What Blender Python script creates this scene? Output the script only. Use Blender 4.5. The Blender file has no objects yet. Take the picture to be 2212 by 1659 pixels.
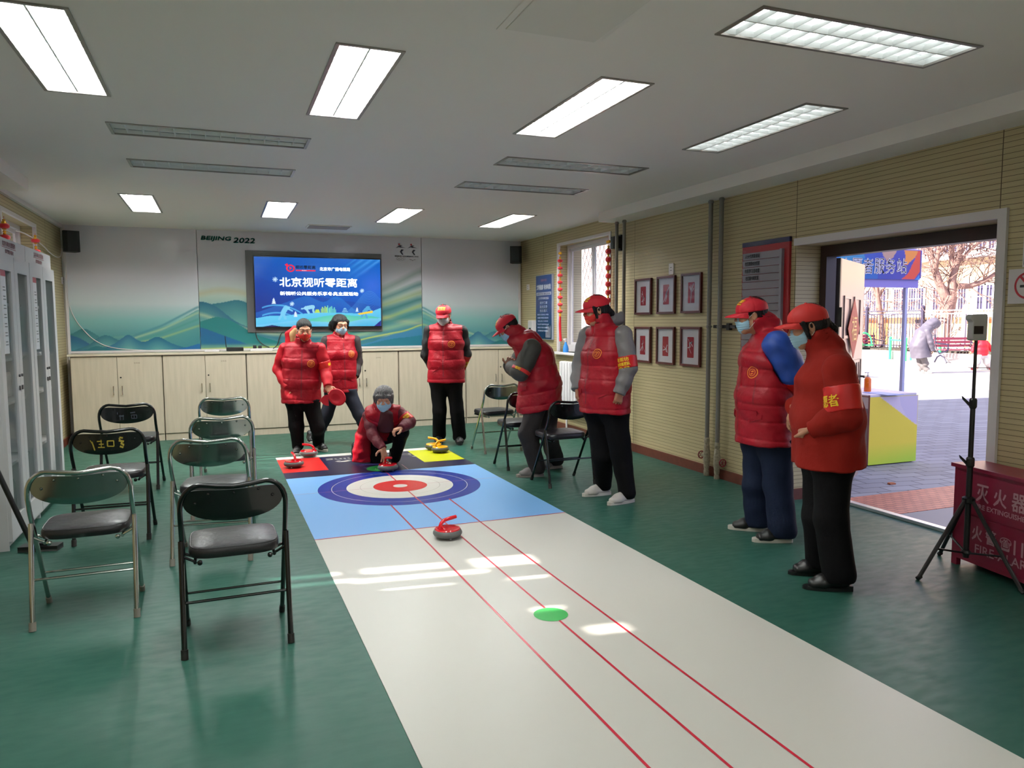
import bpy, bmesh, math, random
import numpy as np
from mathutils import Vector, Matrix
from mathutils.bvhtree import BVHTree
SC = bpy.context.scene
COL = SC.collection
PI = math.pi
rnd = random.Random(7)

# ------------------------------------------------------------ camera
YAW, PITCH, ROLL, FPX = 0.37154665, -0.08414375, -0.00462251, 1611.517
CAMH = 1.48
def cam_axes():
    cy, sy = math.cos(YAW), math.sin(YAW); cp, sp = math.cos(PITCH), math.sin(PITCH)
    f = Vector((sy*cp, cy*cp, sp)); r = Vector((cy, -sy, 0)); u = r.cross(f)
    c, s = math.cos(ROLL), math.sin(ROLL)
    return c*r+s*u, -s*r+c*u, f
CR, CU, CF = cam_axes()
cd = bpy.data.cameras.new('camera'); cam = bpy.data.objects.new('camera', cd); COL.objects.link(cam)
cd.sensor_width = 36; cd.lens = FPX/2212*36; cd.clip_start = .05; cd.clip_end = 300
M = Matrix((CR, CU, -CF)).transposed().to_4x4(); M.translation = Vector((0, 0, CAMH))
cam.matrix_world = M
SC.camera = cam

# ------------------------------------------------------------ world, sun, exposure
SC.view_settings.view_transform = 'Standard'; SC.view_settings.look = 'None'
SC.view_settings.gamma = 1; SC.view_settings.use_curve_mapping = False
SC.view_settings.exposure = 1.1
W = bpy.data.worlds.new('World'); SC.world = W; W.use_nodes = True
bg = W.node_tree.nodes['Background']; bg.inputs[0].default_value = (.62, .68, 1, 1); bg.inputs[1].default_value = .95
sd = bpy.data.lights.new('sun', 'SUN'); sd.energy = 9; sd.angle = math.radians(.6); sd.color = (1, .93, .84)
sun = bpy.data.objects.new('sun', sd); COL.objects.link(sun)
SUNDIR = Vector((.84, -.11, -.54)).normalized()
sun.rotation_euler = SUNDIR.to_track_quat('-Z', 'Y').to_euler(); sun.location = (-12, 6, 12)
LAMP = 72.0      # radiance of the fluorescent tubes
SC.cycles.sample_clamp_indirect = 3.0

# ------------------------------------------------------------ pixel helpers (2212x1659 frame)
def ray(x, y): return CF+(x-1106)/FPX*CR-(y-829.5)/FPX*CU
C0 = Vector((0, 0, CAMH))
def onz(x, y, z=0.0): d = ray(x, y); return C0+d*((z-CAMH)/d.z)
def onx(x, y, X): d = ray(x, y); return C0+d*(X/d.x)
def ony(x, y, Y): d = ray(x, y); return C0+d*(Y/d.y)
FH = Vector((math.sin(YAW), math.cos(YAW), 0)); RH = Vector((math.cos(YAW), -math.sin(YAW), 0)); UZ = Vector((0, 0, 1))
def atd(x, y, D): d = ray(x, y); return C0+d*(D/d.dot(FH))

# ------------------------------------------------------------ colours and materials
def lin(c): return c/12.92 if c <= .04045 else ((c+.055)/1.055)**2.4
def srgb(r, g, b): return (lin(r/255), lin(g/255), lin(b/255), 1)
_m = {}
def mat(name, rgb=(200, 200, 200), rough=.6, metal=0, noise=0, nscale=8, bump=0, bscale=60, emit=0, alpha=None, coat=0, trans=0, spec=.5, stretch=None, sheen=0):
    if name in _m: return _m[name]
    m = bpy.data.materials.new(name); m.use_nodes = True; nt = m.node_tree; b = nt.nodes['Principled BSDF']
    c = srgb(*rgb); b.inputs['Base Color'].default_value = c; b.inputs['Roughness'].default_value = rough
    b.inputs['Metallic'].default_value = metal; b.inputs['Coat Weight'].default_value = coat
    b.inputs['Transmission Weight'].default_value = trans; b.inputs['Specular IOR Level'].default_value = spec
    if sheen: b.inputs['Sheen Weight'].default_value = sheen
    if alpha is not None: b.inputs['Alpha'].default_value = alpha
    if emit: b.inputs['Emission Color'].default_value = c; b.inputs['Emission Strength'].default_value = emit
    tc = nt.nodes.new('ShaderNodeTexCoord'); src = tc.outputs['Object']
    if stretch:
        mp = nt.nodes.new('ShaderNodeMapping'); mp.inputs['Scale'].default_value = stretch; nt.links.new(src, mp.inputs[0]); src = mp.outputs[0]
    if noise:
        n = nt.nodes.new('ShaderNodeTexNoise'); n.inputs['Scale'].default_value = nscale; n.inputs['Detail'].default_value = 5
        nt.links.new(src, n.inputs['Vector'])
        r = nt.nodes.new('ShaderNodeValToRGB'); nt.links.new(n.outputs['Fac'], r.inputs[0])
        r.color_ramp.elements[0].position = .3; r.color_ramp.elements[1].position = .7
        r.color_ramp.elements[0].color = tuple(x*(1-noise) for x in c[:3])+(1,)
        r.color_ramp.elements[1].color = tuple(min(1, x*(1+noise)) for x in c[:3])+(1,)
        nt.links.new(r.outputs[0], b.inputs['Base Color'])
    if bump:
        n = nt.nodes.new('ShaderNodeTexNoise'); n.inputs['Scale'].default_value = bscale; n.inputs['Detail'].default_value = 3
        nt.links.new(src, n.inputs['Vector'])
        bp = nt.nodes.new('ShaderNodeBump'); bp.inputs['Strength'].default_value = bump; bp.inputs['Distance'].default_value = .02
        nt.links.new(n.outputs['Fac'], bp.inputs['Height']); nt.links.new(bp.outputs[0], b.inputs['Normal'])
    _m[name] = m; return m
def vcmat(name, rough=.4, emit=0, coat=0):
    """material whose colour is the printed picture stored in the mesh"""
    if name in _m: return _m[name]
    m = bpy.data.materials.new(name); m.use_nodes = True; nt = m.node_tree; b = nt.nodes['Principled BSDF']
    a = nt.nodes.new('ShaderNodeAttribute'); a.attribute_name = 'print'
    b.inputs['Roughness'].default_value = rough; b.inputs['Coat Weight'].default_value = coat
    if emit:
        nt.links.new(a.outputs['Color'], b.inputs['Emission Color']); b.inputs['Emission Strength'].default_value = emit
        b.inputs['Base Color'].default_value = (.01, .01, .01, 1)
    else: nt.links.new(a.outputs['Color'], b.inputs['Base Color'])
    _m[name] = m; return m

# ------------------------------------------------------------ objects
def tag(o, label=None, cat=None, group=None, kind=None):
    if label: o['label'] = label
    if cat: o['category'] = cat
    if group: o['group'] = group
    if kind: o['kind'] = kind
    return o
def empty(name, label, cat, loc=(0, 0, 0), rz=0, group=None):
    o = bpy.data.objects.new(name, None); COL.objects.link(o); o.location = loc; o.rotation_euler = (0, 0, rz); o.empty_display_size = .1
    return tag(o, label, cat, group)
def copy_tree(o, parent=None):
    c = o.copy(); COL.objects.link(c); c.parent = parent
    for ch in o.children: copy_tree(ch, c)
    return c
def nbasis(d):
    d = Vector(d).normalized(); a = Vector((0, 0, 1)) if abs(d.z) < .9 else Vector((1, 0, 0))
    u = d.cross(a).normalized(); return u, d.cross(u).normalized(), d
class MB:
    def __init__(s): s.v = []; s.f = []; s.m = []
    def add(s, vs, fs, mi=0):
        k = len(s.v); s.v += [tuple(v) for v in vs]; s.f += [tuple(i+k for i in f) for f in fs]; s.m += [mi]*len(fs); return s
    def box(s, x0, x1, y0, y1, z0, z1, mi=0, bev=0):
        if bev:
            b = bmesh.new(); bmesh.ops.create_cube(b, size=1)
            for v in b.verts: v.co = Vector(((x0+x1)/2+v.co.x*(x1-x0), (y0+y1)/2+v.co.y*(y1-y0), (z0+z1)/2+v.co.z*(z1-z0)))
            bmesh.ops.bevel(b, geom=b.edges[:], offset=bev, segments=2, profile=.6, affect='EDGES')
            b.verts.index_update(); s.add([v.co for v in b.verts], [[v.index for v in f.verts] for f in b.faces], mi); b.free(); return s
        v = [(x, y, z) for z in (z0, z1) for y in (y0, y1) for x in (x0, x1)]
        return s.add(v, [(0, 2, 3, 1), (4, 5, 7, 6), (0, 1, 5, 4), (2, 6, 7, 3), (0, 4, 6, 2), (1, 3, 7, 5)], mi)
    def tube(s, path, r, n=10, mi=0, closed=False, cap=True):
        P = [Vector(p) for p in path]; N = len(P); rs = r if isinstance(r, (list, tuple)) else [r]*N
        vs = []; u0 = None
        for i in range(N):
            if closed: t = P[(i+1) % N]-P[i-1]
            else: t = P[min(i+1, N-1)]-P[max(i-1, 0)]
            t.normalize()
            if u0 is None: u0 = nbasis(t)[0]
            u0 = (u0-t*u0.dot(t)).normalized(); w = t.cross(u0)
            for j in range(n):
                a = 2*PI*j/n; vs.append(P[i]+(u0*math.cos(a)+w*math.sin(a))*rs[i])
        fs = []
        for i in range(N if closed else N-1):
            k, l = i*n, ((i+1) % N)*n
            for j in range(n): fs.append((k+j, k+(j+1) % n, l+(j+1) % n, l+j))
        if cap and not closed: fs += [tuple(range(n))[::-1], tuple((N-1)*n+j for j in range(n))]
        return s.add(vs, fs, mi)
    def cyl(s, a, b, r, r2=None, n=20, mi=0): return s.tube([a, b], [r, r if r2 is None else r2], n, mi)
    def lathe(s, prof, c=(0, 0, 0), n=32, mi=0, axis='z'):
        vs = []; fs = []
        for r, z in prof:
            for j in range(n):
                a = 2*PI*j/n; x, y = r*math.cos(a), r*math.sin(a)
                vs.append((c[0]+x, c[1]+y, c[2]+z) if axis == 'z' else ((c[0]+z, c[1]+x, c[2]+y) if axis == 'x' else (c[0]+x, c[1]+z, c[2]+y)))
        for i in range(len(prof)-1):
            for j in range(n): fs.append((i*n+j, i*n+(j+1) % n, (i+1)*n+(j+1) % n, (i+1)*n+j))
        fs += [tuple(range(n))[::-1], tuple((len(prof)-1)*n+j for j in range(n))]
        return s.add(vs, fs, mi)
    def poly(s, pts, mi=0): return s.add(pts, [tuple(range(len(pts)))], mi)
    def prism(s, pts, off, mi=0):
        n = len(pts); off = Vector(off); vs = [Vector(p) for p in pts]; vs += [p+off for p in vs]
        return s.add(vs, [tuple(range(n))[::-1], tuple(range(n, 2*n))]+[(i, (i+1) % n, n+(i+1) % n, n+i) for i in range(n)], mi)
    def xf(s, Mx, start=0):
        for i in range(start, len(s.v)): s.v[i] = tuple(Mx @ Vector(s.v[i]))
        return s
    def build(s, name, mats, parent=None, smooth=False, sub=0):
        me = bpy.data.meshes.new(name); me.from_pydata(s.v, [], s.f)
        for m in (mats if isinstance(mats, (list, tuple)) else [mats]): me.materials.append(m)
        me.polygons.foreach_set('material_index', s.m)
        bm = bmesh.new(); bm.from_mesh(me); bmesh.ops.recalc_face_normals(bm, faces=bm.faces)
        if smooth:
            for f in bm.faces: f.smooth = True
            for e in bm.edges:
                if len(e.link_faces) == 2 and e.calc_face_angle(0) > .7: e.smooth = False
        bm.to_mesh(me); bm.free()
        o = bpy.data.objects.new(name, me); COL.objects.link(o)
        if parent: o.parent = parent
        if sub: md = o.modifiers.new('s', 'SUBSURF'); md.levels = md.render_levels = sub
        return o
def struct(o): o['kind'] = 'structure'; return o

def text_mesh(s, size, align='CENTER', extrude=0.0, res=2):
    """returns (vertices, faces) of a line of lettering, baseline at y=0"""
    cu = bpy.data.curves.new('t', 'FONT'); cu.body = s; cu.size = size; cu.align_x = align; cu.extrude = extrude; cu.resolution_u = res
    o = bpy.data.objects.new('t', cu); COL.objects.link(o); dg = bpy.context.evaluated_depsgraph_get()
    me = bpy.data.meshes.new_from_object(o.evaluated_get(dg))
    v = [v.co.copy() for v in me.vertices]; f = [tuple(p.vertices) for p in me.polygons]
    bpy.data.objects.remove(o); bpy.data.curves.remove(cu); bpy.data.meshes.remove(me); return v, f
def text_fit(s, w, h, bold=0.0):
    """lettering scaled to exactly w x h, centred on the origin"""
    v, f = text_mesh(s, 1.0)
    if not v: return v, f
    x0, x1 = min(p.x for p in v), max(p.x for p in v); y0, y1 = min(p.y for p in v), max(p.y for p in v)
    V = [Vector(((p.x-(x0+x1)/2)*w/(x1-x0), (p.y-(y0+y1)/2)*h/(y1-y0), 0)) for p in v]
    if bold:
        V2 = []; F2 = []
        for dx, dy in ((-bold, 0), (bold, 0), (0, bold), (0, -bold)):
            k = len(V2); V2 += [q+Vector((dx, dy, (dx+dy)*.01)) for q in V]; F2 += [tuple(i+k for i in t) for t in f]
        return V2, F2
    return V, f
def place_text(s, w, h, origin, ux, uy, mb, mi=0, bold=0.0):
    v, f = text_fit(s, w, h, bold); o = Vector(origin); ux = Vector(ux).normalized(); uy = Vector(uy).normalized(); n = ux.cross(uy)
    mb.add([o+ux*p.x+uy*p.y+n*p.z for p in v], f, mi); return mb

# ------------------------------------------------------------ printed pictures as coloured meshes
class Canvas:
    def __init__(s, w, h, px):
        s.w, s.h = w, h; s.nx, s.ny = max(2, int(w/px)), max(2, int(h/px))
        s.X, s.Y = np.meshgrid(np.linspace(0, 1, s.nx), np.linspace(0, 1, s.ny)); s.C = np.zeros((s.ny, s.nx, 3))
    def grad(s, stops, t=None):
        t = s.Y if t is None else t
        for k in range(3): s.C[..., k] = np.interp(t, [a for a, _ in stops], [c[k] for _, c in stops])
    def blend(s, mask, col, a=1.0):
        w = (mask*a)[..., None]; s.C = s.C*(1-w)+np.array(col, float)*w
    def poly(s, pts, col, a=1.0):
        m = np.zeros(s.X.shape, bool); n = len(pts)
        for i in range(n):
            (x1, y1), (x2, y2) = pts[i], pts[(i+1) % n]
            if y1 == y2: continue
            c = ((y1 > s.Y) != (y2 > s.Y)) & (s.X < (x2-x1)*(s.Y-y1)/(y2-y1)+x1); m ^= c
        s.blend(m.astype(float), col, a)
    def below(s, fx, top, bot=None, depth=.3, a=1.0):
        """hill: fill below the curve fx(x); colour fades from top to bot over depth"""
        y = fx(s.X); m = (s.Y < y).astype(float); bot = top if bot is None else bot
        t = np.clip((y-s.Y)/depth, 0, 1)[..., None]; c = np.array(top, float)*(1-t)+np.array(bot, float)*t
        w = (m*a)[..., None]; s.C = s.C*(1-w)+c*w
    def band(s, fx, wid, col, a=.5):
        d = np.abs(s.Y-fx(s.X)); s.blend(np.clip(1-d/wid, 0, 1), col, a)
    def circ(s, x, y, r, col, a=1.0, ar=None):
        ar = s.w/s.h if ar is None else ar
        d = np.hypot(s.X-x, (s.Y-y)/ar); s.blend((d < r).astype(float), col, a)
    def line(s, x1, y1, x2, y2, w, col, a=1.0):
        ar = s.h/s.w; px, py = s.X-x1, (s.Y-y1)*ar; dx, dy = x2-x1, (y2-y1)*ar; L = dx*dx+dy*dy+1e-9
        t = np.clip((px*dx+py*dy)/L, 0, 1); d = np.hypot(px-t*dx, py-t*dy); s.blend((d < w).astype(float), col, a)
    def mesh(s, name, origin, ux, uy, m, parent=None, back=0.0):
        o = np.array(origin); ux = np.array(ux, float); uy = np.array(uy, float); nx, ny = s.nx, s.ny
        P = o+s.X[..., None]*s.w*ux+s.Y[..., None]*s.h*uy; P = P.reshape(-1, 3)
        i = np.arange((nx-1)*(ny-1)); r, c = i//(nx-1), i % (nx-1); a = r*nx+c
        F = np.stack([a, a+1, a+nx+1, a+nx], 1).tolist(); V = P.tolist()
        C = np.clip(s.C.reshape(-1, 3)/255, 0, 1); L = np.where(C <= .04045, C/12.92, ((C+.055)/1.055)**2.4)
        if back:
            n = np.cross(ux, uy); k = len(V); q = [o, o+ux*s.w, o+ux*s.w+uy*s.h, o+uy*s.h]
            V += [list(p) for p in q]+[list(p-n*back) for p in q]; L = np.vstack([L, np.full((8, 3), .35)])
            F += [[k+4, k+7, k+6, k+5]]+[[k+j, k+4+j, k+4+(j+1) % 4, k+(j+1) % 4] for j in range(4)]
        me = bpy.data.meshes.new(name); me.from_pydata(V, [], F); me.materials.append(m)
        at = me.attributes.new('print', 'FLOAT_COLOR', 'POINT')
        at.data.foreach_set('color', np.hstack([L, np.ones((len(L), 1))]).astype(np.float32).ravel())
        ob = bpy.data.objects.new(name, me); COL.objects.link(ob)
        if parent: ob.parent = parent
        return ob
# ============================================================ the room
XL, XR, YB, YF, ZC = -1.8, 4.33, 10.72, -1.8, 2.69
def slat_material():
    m = bpy.data.materials.new('slatted_wall_panel'); m.use_nodes = True; nt = m.node_tree; b = nt.nodes['Principled BSDF']; L = nt.links.new
    g = nt.nodes.new('ShaderNodeNewGeometry'); s = nt.nodes.new('ShaderNodeSeparateXYZ'); L(g.outputs['Position'], s.inputs[0])
    def mth(op, a, v=None, c=None):
        n = nt.nodes.new('ShaderNodeMath'); n.operation = op
        for i, q in enumerate((a, v, c)):
            if q is None: continue
            if isinstance(q, (int, float)): n.inputs[i].default_value = q
            else: L(q, n.inputs[i])
        return n.outputs[0]
    fr = mth('FRACT', mth('DIVIDE', s.outputs['Z'], .033))
    groove = mth('LESS_THAN', fr, .085)
    for yj in (3.133, 4.8185, 7.33, 9.85): groove = mth('MAXIMUM', groove, mth('LESS_THAN', mth('ABSOLUTE', mth('SUBTRACT', s.outputs['Y'], yj)), .003))
    n = nt.nodes.new('ShaderNodeTexNoise'); mp = nt.nodes.new('ShaderNodeMapping'); mp.inputs['Scale'].default_value = (1.2, 1.2, 30)
    L(g.outputs['Position'], mp.inputs[0]); L(mp.outputs[0], n.inputs['Vector']); n.inputs['Scale'].default_value = 1.5
    r = nt.nodes.new('ShaderNodeValToRGB'); L(n.outputs['Fac'], r.inputs[0])
    r.color_ramp.elements[0].color = srgb(170, 155, 116); r.color_ramp.elements[1].color = srgb(194, 180, 140)
    mx = nt.nodes.new('ShaderNodeMixRGB'); L(groove, mx.inputs[0]); L(r.outputs[0], mx.inputs[1]); mx.inputs[2].default_value = srgb(78, 62, 40)
    L(mx.outputs[0], b.inputs['Base Color']); b.inputs['Roughness'].default_value = .55
    return m
M_SLAT = slat_material()
M_CEIL = mat('ceiling_paint', (238, 233, 229), .6, bump=.02, bscale=40)
M_WHITE = mat('white_paint', (214, 208, 208), .4)
M_DARKWOOD = mat('brown_baseboard', (98, 48, 34), .45, noise=.15, nscale=20)
def floor_material():
    m = bpy.data.materials.new('green_vinyl_floor'); m.use_nodes = True; nt = m.node_tree; b = nt.nodes['Principled BSDF']; b.inputs['Specular IOR Level'].default_value = .26; L = nt.links.new
    tc = nt.nodes.new('ShaderNodeTexCoord')
    def noise(sc, det, scale):
        mp = nt.nodes.new('ShaderNodeMapping'); mp.inputs['Scale'].default_value = scale; L(tc.outputs['Object'], mp.inputs[0])
        n = nt.nodes.new('ShaderNodeTexNoise'); n.inputs['Scale'].default_value = sc; n.inputs['Detail'].default_value = det; L(mp.outputs[0], n.inputs['Vector']); return n.outputs['Fac']
    r = nt.nodes.new('ShaderNodeValToRGB'); L(noise(2.2, 10, (1, 1.6, 1)), r.inputs[0])
    r.color_ramp.elements[0].position = .2; r.color_ramp.elements[1].position = .8
    r.color_ramp.elements[0].color = srgb(34, 76, 65); r.color_ramp.elements[1].color = srgb(44, 86, 74); L(r.outputs[0], b.inputs['Base Color'])
    q = nt.nodes.new('ShaderNodeMapRange'); q.inputs['From Min'].default_value = .35; q.inputs['From Max'].default_value = .7
    q.inputs['To Min'].default_value = .36; q.inputs['To Max'].default_value = .48; L(noise(9, 8, (1, 2.6, 1)), q.inputs[0]); L(q.outputs[0], b.inputs['Roughness'])
    bp = nt.nodes.new('ShaderNodeBump'); bp.inputs['Strength'].default_value = .05; bp.inputs['Distance'].default_value = .01; L(noise(9, 4, (1, 2, 1)), bp.inputs['Height']); L(bp.outputs[0], b.inputs['Normal'])
    return m
M_FLOOR = floor_material()
M_BLACK = mat('black_plastic', (14, 14, 15), .4)
M_CHROME = mat('chrome', (205, 208, 208), .16, metal=1)
M_GLASS = mat('clear_glass', (255, 255, 255), .03, alpha=.10, spec=.8)
M_ALU = mat('white_window_frame', (222, 218, 220), .35)

b = MB(); b.box(XL, XR, YF, YB, -.12, 0); b.box(XR, 4.68, 3.13, 4.81, -.12, 0); struct(b.build('floor', M_FLOOR))
def wall_with_holes(name, x0, x1, y0, y1, z0, z1, holes, m):
    ys = sorted({y0, y1, *[h[0] for h in holes], *[h[1] for h in holes]}); zs = sorted({z0, z1, *[h[2] for h in holes], *[h[3] for h in holes]})
    b = MB()
    for i in range(len(ys)-1):
        for j in range(len(zs)-1):
            yc, zc = (ys[i]+ys[i+1])/2, (zs[j]+zs[j+1])/2
            if any(h[0] < yc < h[1] and h[2] < zc < h[3] for h in holes): continue
            b.box(x0, x1, ys[i], ys[i+1], zs[j], zs[j+1])
    return struct(b.build(name, m))
WIN_R = (7.90, 9.34, 1.06, 2.50); DOOR = (3.13, 4.81, -.12, 2.075)
WIN_L = (7.98, 9.32, 1.06, 2.50); WIN_UNSEEN = (3.4, 5.4, 1.06, 2.50)
wall_with_holes('wall_right', XR, 4.68, YF, YB+.3, -.12, 2.9, [WIN_R, DOOR], M_SLAT)
wall_with_holes('wall_left', XL-.3, XL, YF, YB+.3, -.12, 2.9, [WIN_L, WIN_UNSEEN], M_SLAT)
b = MB(); b.box(XL, XR, YB, YB+.25, -.12, 2.9); struct(b.build('wall_back', M_CEIL))
b = MB(); b.box(XL, XR, YF-.25, YF, -.12, 2.9); struct(b.build('wall_front', M_CEIL))
# baseboards
b = MB(); b.box(XR-.018, XR, 4.79, YB, 0, .09); b.box(XR-.018, XR+.24, 4.792, 4.81, 0, .09); struct(b.build('baseboard_right', M_DARKWOOD))
b = MB(); b.box(XR-.018, XR, YF, 3.07, 0, .09); struct(b.build('baseboard_right_near', M_DARKWOOD))
b = MB(); b.box(XL, XL+.018, YF, YB, 0, .09); struct(b.build('baseboard_left', M_DARKWOOD))
# beams
b = MB(); b.box(4.018, XR, YF, 7.6, 2.587, ZC); struct(b.build('trim_1', M_CEIL))
b = MB(); b.box(XL, -1.456, YF, 7.40, 2.587, ZC); struct(b.build('trim_2', M_CEIL))
b = MB(); b.box(XL, XL+.035, 7.4, YB, 2.645, ZC); struct(b.build('trim_3', M_WHITE))

# ------------------------------------------------------------ ceiling and its recessed lights
LIGHTS = []   # x0,x1,y0,y1, along, lit, label
def Lt(x, y, along, lit, label, grp=None):
    hx, hy = (.15, .6) if along == 'y' else (.6, .15); LIGHTS.append((x-hx, x+hx, y-hy, y+hy, along, lit, label, grp))
Lt(-.655, 4.0, 'y', .6, 'bright recessed louvre light cut by the top left corner of the photo')
Lt(.665, 4.0, 'y', .7, 'bright recessed louvre light upper centre left, straight above the TV')
Lt(1.96, 4.0, 'y', .35, 'lit recessed louvre light slanting right of centre, between the ceiling hatch and the beam row')
Lt(3.25, 4.0, 'y', .02, 'dimly lit recessed louvre light nearest the right ceiling beam')
Lt(2.60, 2.585, 'x', .02, 'large lit louvre light at the top right of the photo, its cells clearly visible')
Lt(0.0, 5.34, 'x', 0, 'unlit long louvre light crosswise at left, the nearer of the pair')
Lt(0.0, 6.43, 'x', 0, 'unlit long louvre light crosswise at left, the farther of the pair')
Lt(2.62, 5.40, 'x', 0, 'unlit long louvre light crosswise at right, the nearer of the pair')
Lt(2.62, 6.44, 'x', 0, 'unlit long louvre light crosswise at right, the farther of the pair')
Lt(-.70, 8.57, 'y', 1.7, 'small far bright ceiling light, leftmost of the far row')
Lt(.63, 8.57, 'y', 1.7, 'small far bright ceiling light above the TV, second from left of the far row')
Lt(1.95, 8.58, 'y', 1.7, 'small far bright ceiling light, third from left of the far row')
Lt(3.28, 8.60, 'y', 1.7, 'small far bright ceiling light, rightmost of the far row near the window')
for k_, (x_, y_) in enumerate(((.0, 2.585), (-.655, -.4), (.665, -.4), (1.96, -.4), (3.25, -.4))): Lt(x_, y_, 'y' if y_ < 0 else 'x', .33, ('bright ceiling light just above the top edge of the photo', 'unseen ceiling light added behind the camera, farthest left', 'unseen ceiling light added behind the camera, left of centre', 'unseen ceiling light added behind the camera, right of centre', 'unseen ceiling light added behind the camera, farthest right')[k_])  # the row behind the camera is added, unseen, to brighten the foreground
xs = sorted({XL, XR, *[l[0] for l in LIGHTS], *[l[1] for l in LIGHTS]}); ys = sorted({YF, YB, *[l[2] for l in LIGHTS], *[l[3] for l in LIGHTS]})
b = MB()
for i in range(len(xs)-1):
    for j in range(len(ys)-1):
        xc, yc = (xs[i]+xs[i+1])/2, (ys[j]+ys[j+1])/2
        if any(l[0] < xc < l[1] and l[2] < yc < l[3] for l in LIGHTS): continue
        b.poly([(xs[i], ys[j], ZC), (xs[i], ys[j+1], ZC), (xs[i+1], ys[j+1], ZC), (xs[i+1], ys[j], ZC)])
b.box(XL, XR, YF, YB, 2.88, 2.95)
struct(b.build('ceiling', M_CEIL))
M_FRAME = mat('lamp_frame', (150, 145, 140), .35, metal=.6)
M_REFL = mat('lamp_reflector', (222, 226, 226), .3, metal=.1)
M_LOUV = mat('lamp_louvre', (232, 236, 236), .28, metal=.05)
M_TUBEOFF = mat('glass_tube_unlit', (225, 228, 228), .25)
tubemats = {}
def tube_mat(lit):
    if lit not in tubemats:
        m = bpy.data.materials.new('glowing_tube'); m.use_nodes = True; q = m.node_tree.nodes['Principled BSDF']
        q.inputs['Emission Color'].default_value = (.98, 1, .97, 1); q.inputs['Emission Strength'].default_value = LAMP*lit; tubemats[lit] = m
    return tubemats[lit]
_tmpl = {}
def make_light(x0, x1, y0, y1, along, lit, label, grp):
    cx, cy = (x0+x1)/2, (y0+y1)/2; key = lit
    if key not in _tmpl:
        r = empty('ceiling_light', label, 'ceiling light', (cx, cy, ZC)); _tmpl[key] = r
        w, l = .15, .6   # half sizes; long axis = local y
        f = MB()
        for a in ((-w-.004, -w+.014, -l-.004, l+.004), (w-.014, w+.004, -l-.004, l+.004), (-w+.014, w-.014, -l-.004, -l+.014), (-w+.014, w-.014, l-.014, l+.004)): f.box(*a, -.006, .004)
        f.build('frame', M_FRAME, r)
        f = MB(); h = .085
        f.poly([(-w+.012, -l+.012, h), (w-.012, -l+.012, h), (w-.012, l-.012, h), (-w+.012, l-.012, h)])
        for sx in (-1, 1): f.poly([(sx*(w-.012), -l+.01, 0), (sx*(w-.012), l-.01, 0), (sx*(w-.012), l-.01, h), (sx*(w-.012), -l+.01, h)])
        for sy in (-1, 1): f.poly([(-w+.01, sy*(l-.012), 0), (w-.01, sy*(l-.012), 0), (w-.01, sy*(l-.012), h), (-w+.01, sy*(l-.012), h)])
        f.build('reflector', M_REFL, r)
        f = MB()
        f.prism([(-.004, -l+.01, .002), (.004, -l+.01, .002), (.012, -l+.01, .024), (-.012, -l+.01, .024)], (0, 2*l-.02, 0))
        for sx in (-1, 1): f.prism([(sx*(w-.012), -l+.01, .002), (sx*(w-.014), -l+.01, .002), (sx*(w-.022), -l+.01, .024), (sx*(w-.012), -l+.01, .024)], (0, 2*l-.02, 0))
        n = 13
        for i in range(1, n):
            y = -l+2*l*i/n; f.prism([(-w+.012, y-.0012, .002), (-w+.012, y+.0012, .002), (-w+.012, y+.004, .022), (-w+.012, y-.004, .022)], (2*w-.024, 0, 0))
        f.build('louver', M_LOUV, r)
        for sx in (-1, 1):
            f = MB(); f.cyl((sx*.072, -l+.03, .040), (sx*.072, l-.03, .040), .017, n=12); f.build('tube', tube_mat(lit) if lit else M_TUBEOFF, r, smooth=True)
    else:
        r = copy_tree(_tmpl[key]); r.location = (cx, cy, ZC); r['label'] = label
    if along == 'x': r.rotation_euler = (0, 0, PI/2)
    else: r.rotation_euler = (0, 0, 0)
    r['group'] = 'recessed louvre lights in the ceiling'
for l in LIGHTS: make_light(*l)

# ceiling hatch and far vent
t = empty('ceiling_hatch', 'square off-white ceiling access hatch at the top edge, left of the large louvre light', 'hatch', (1.345, 2.72, ZC))
b = MB(); b.box(-.235, .235, -.29, .29, -.006, 0, bev=.002); b.build('frame', M_CEIL, t)
b = MB(); b.box(-.205, .205, -.26, .26, -.012, -.006, bev=.002); b.build('panel', mat('hatch_panel', (226, 222, 216), .5), t)
t = empty('ceiling_vent', 'flat grey ceiling vent far off between the TV wall and the far lights', 'vent', (1.33, 9.83, ZC))
b = MB(); b.box(-.27, .27, -.17, .17, -.012, 0); b.build('frame', M_CEIL, t)
b = MB()
for i in range(9): b.box(-.25, .25, -.15+i*.034, -.13+i*.034, -.018, -.012)
b.build('grille', mat('vent_grey', (165, 158, 156), .5), t)

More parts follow.
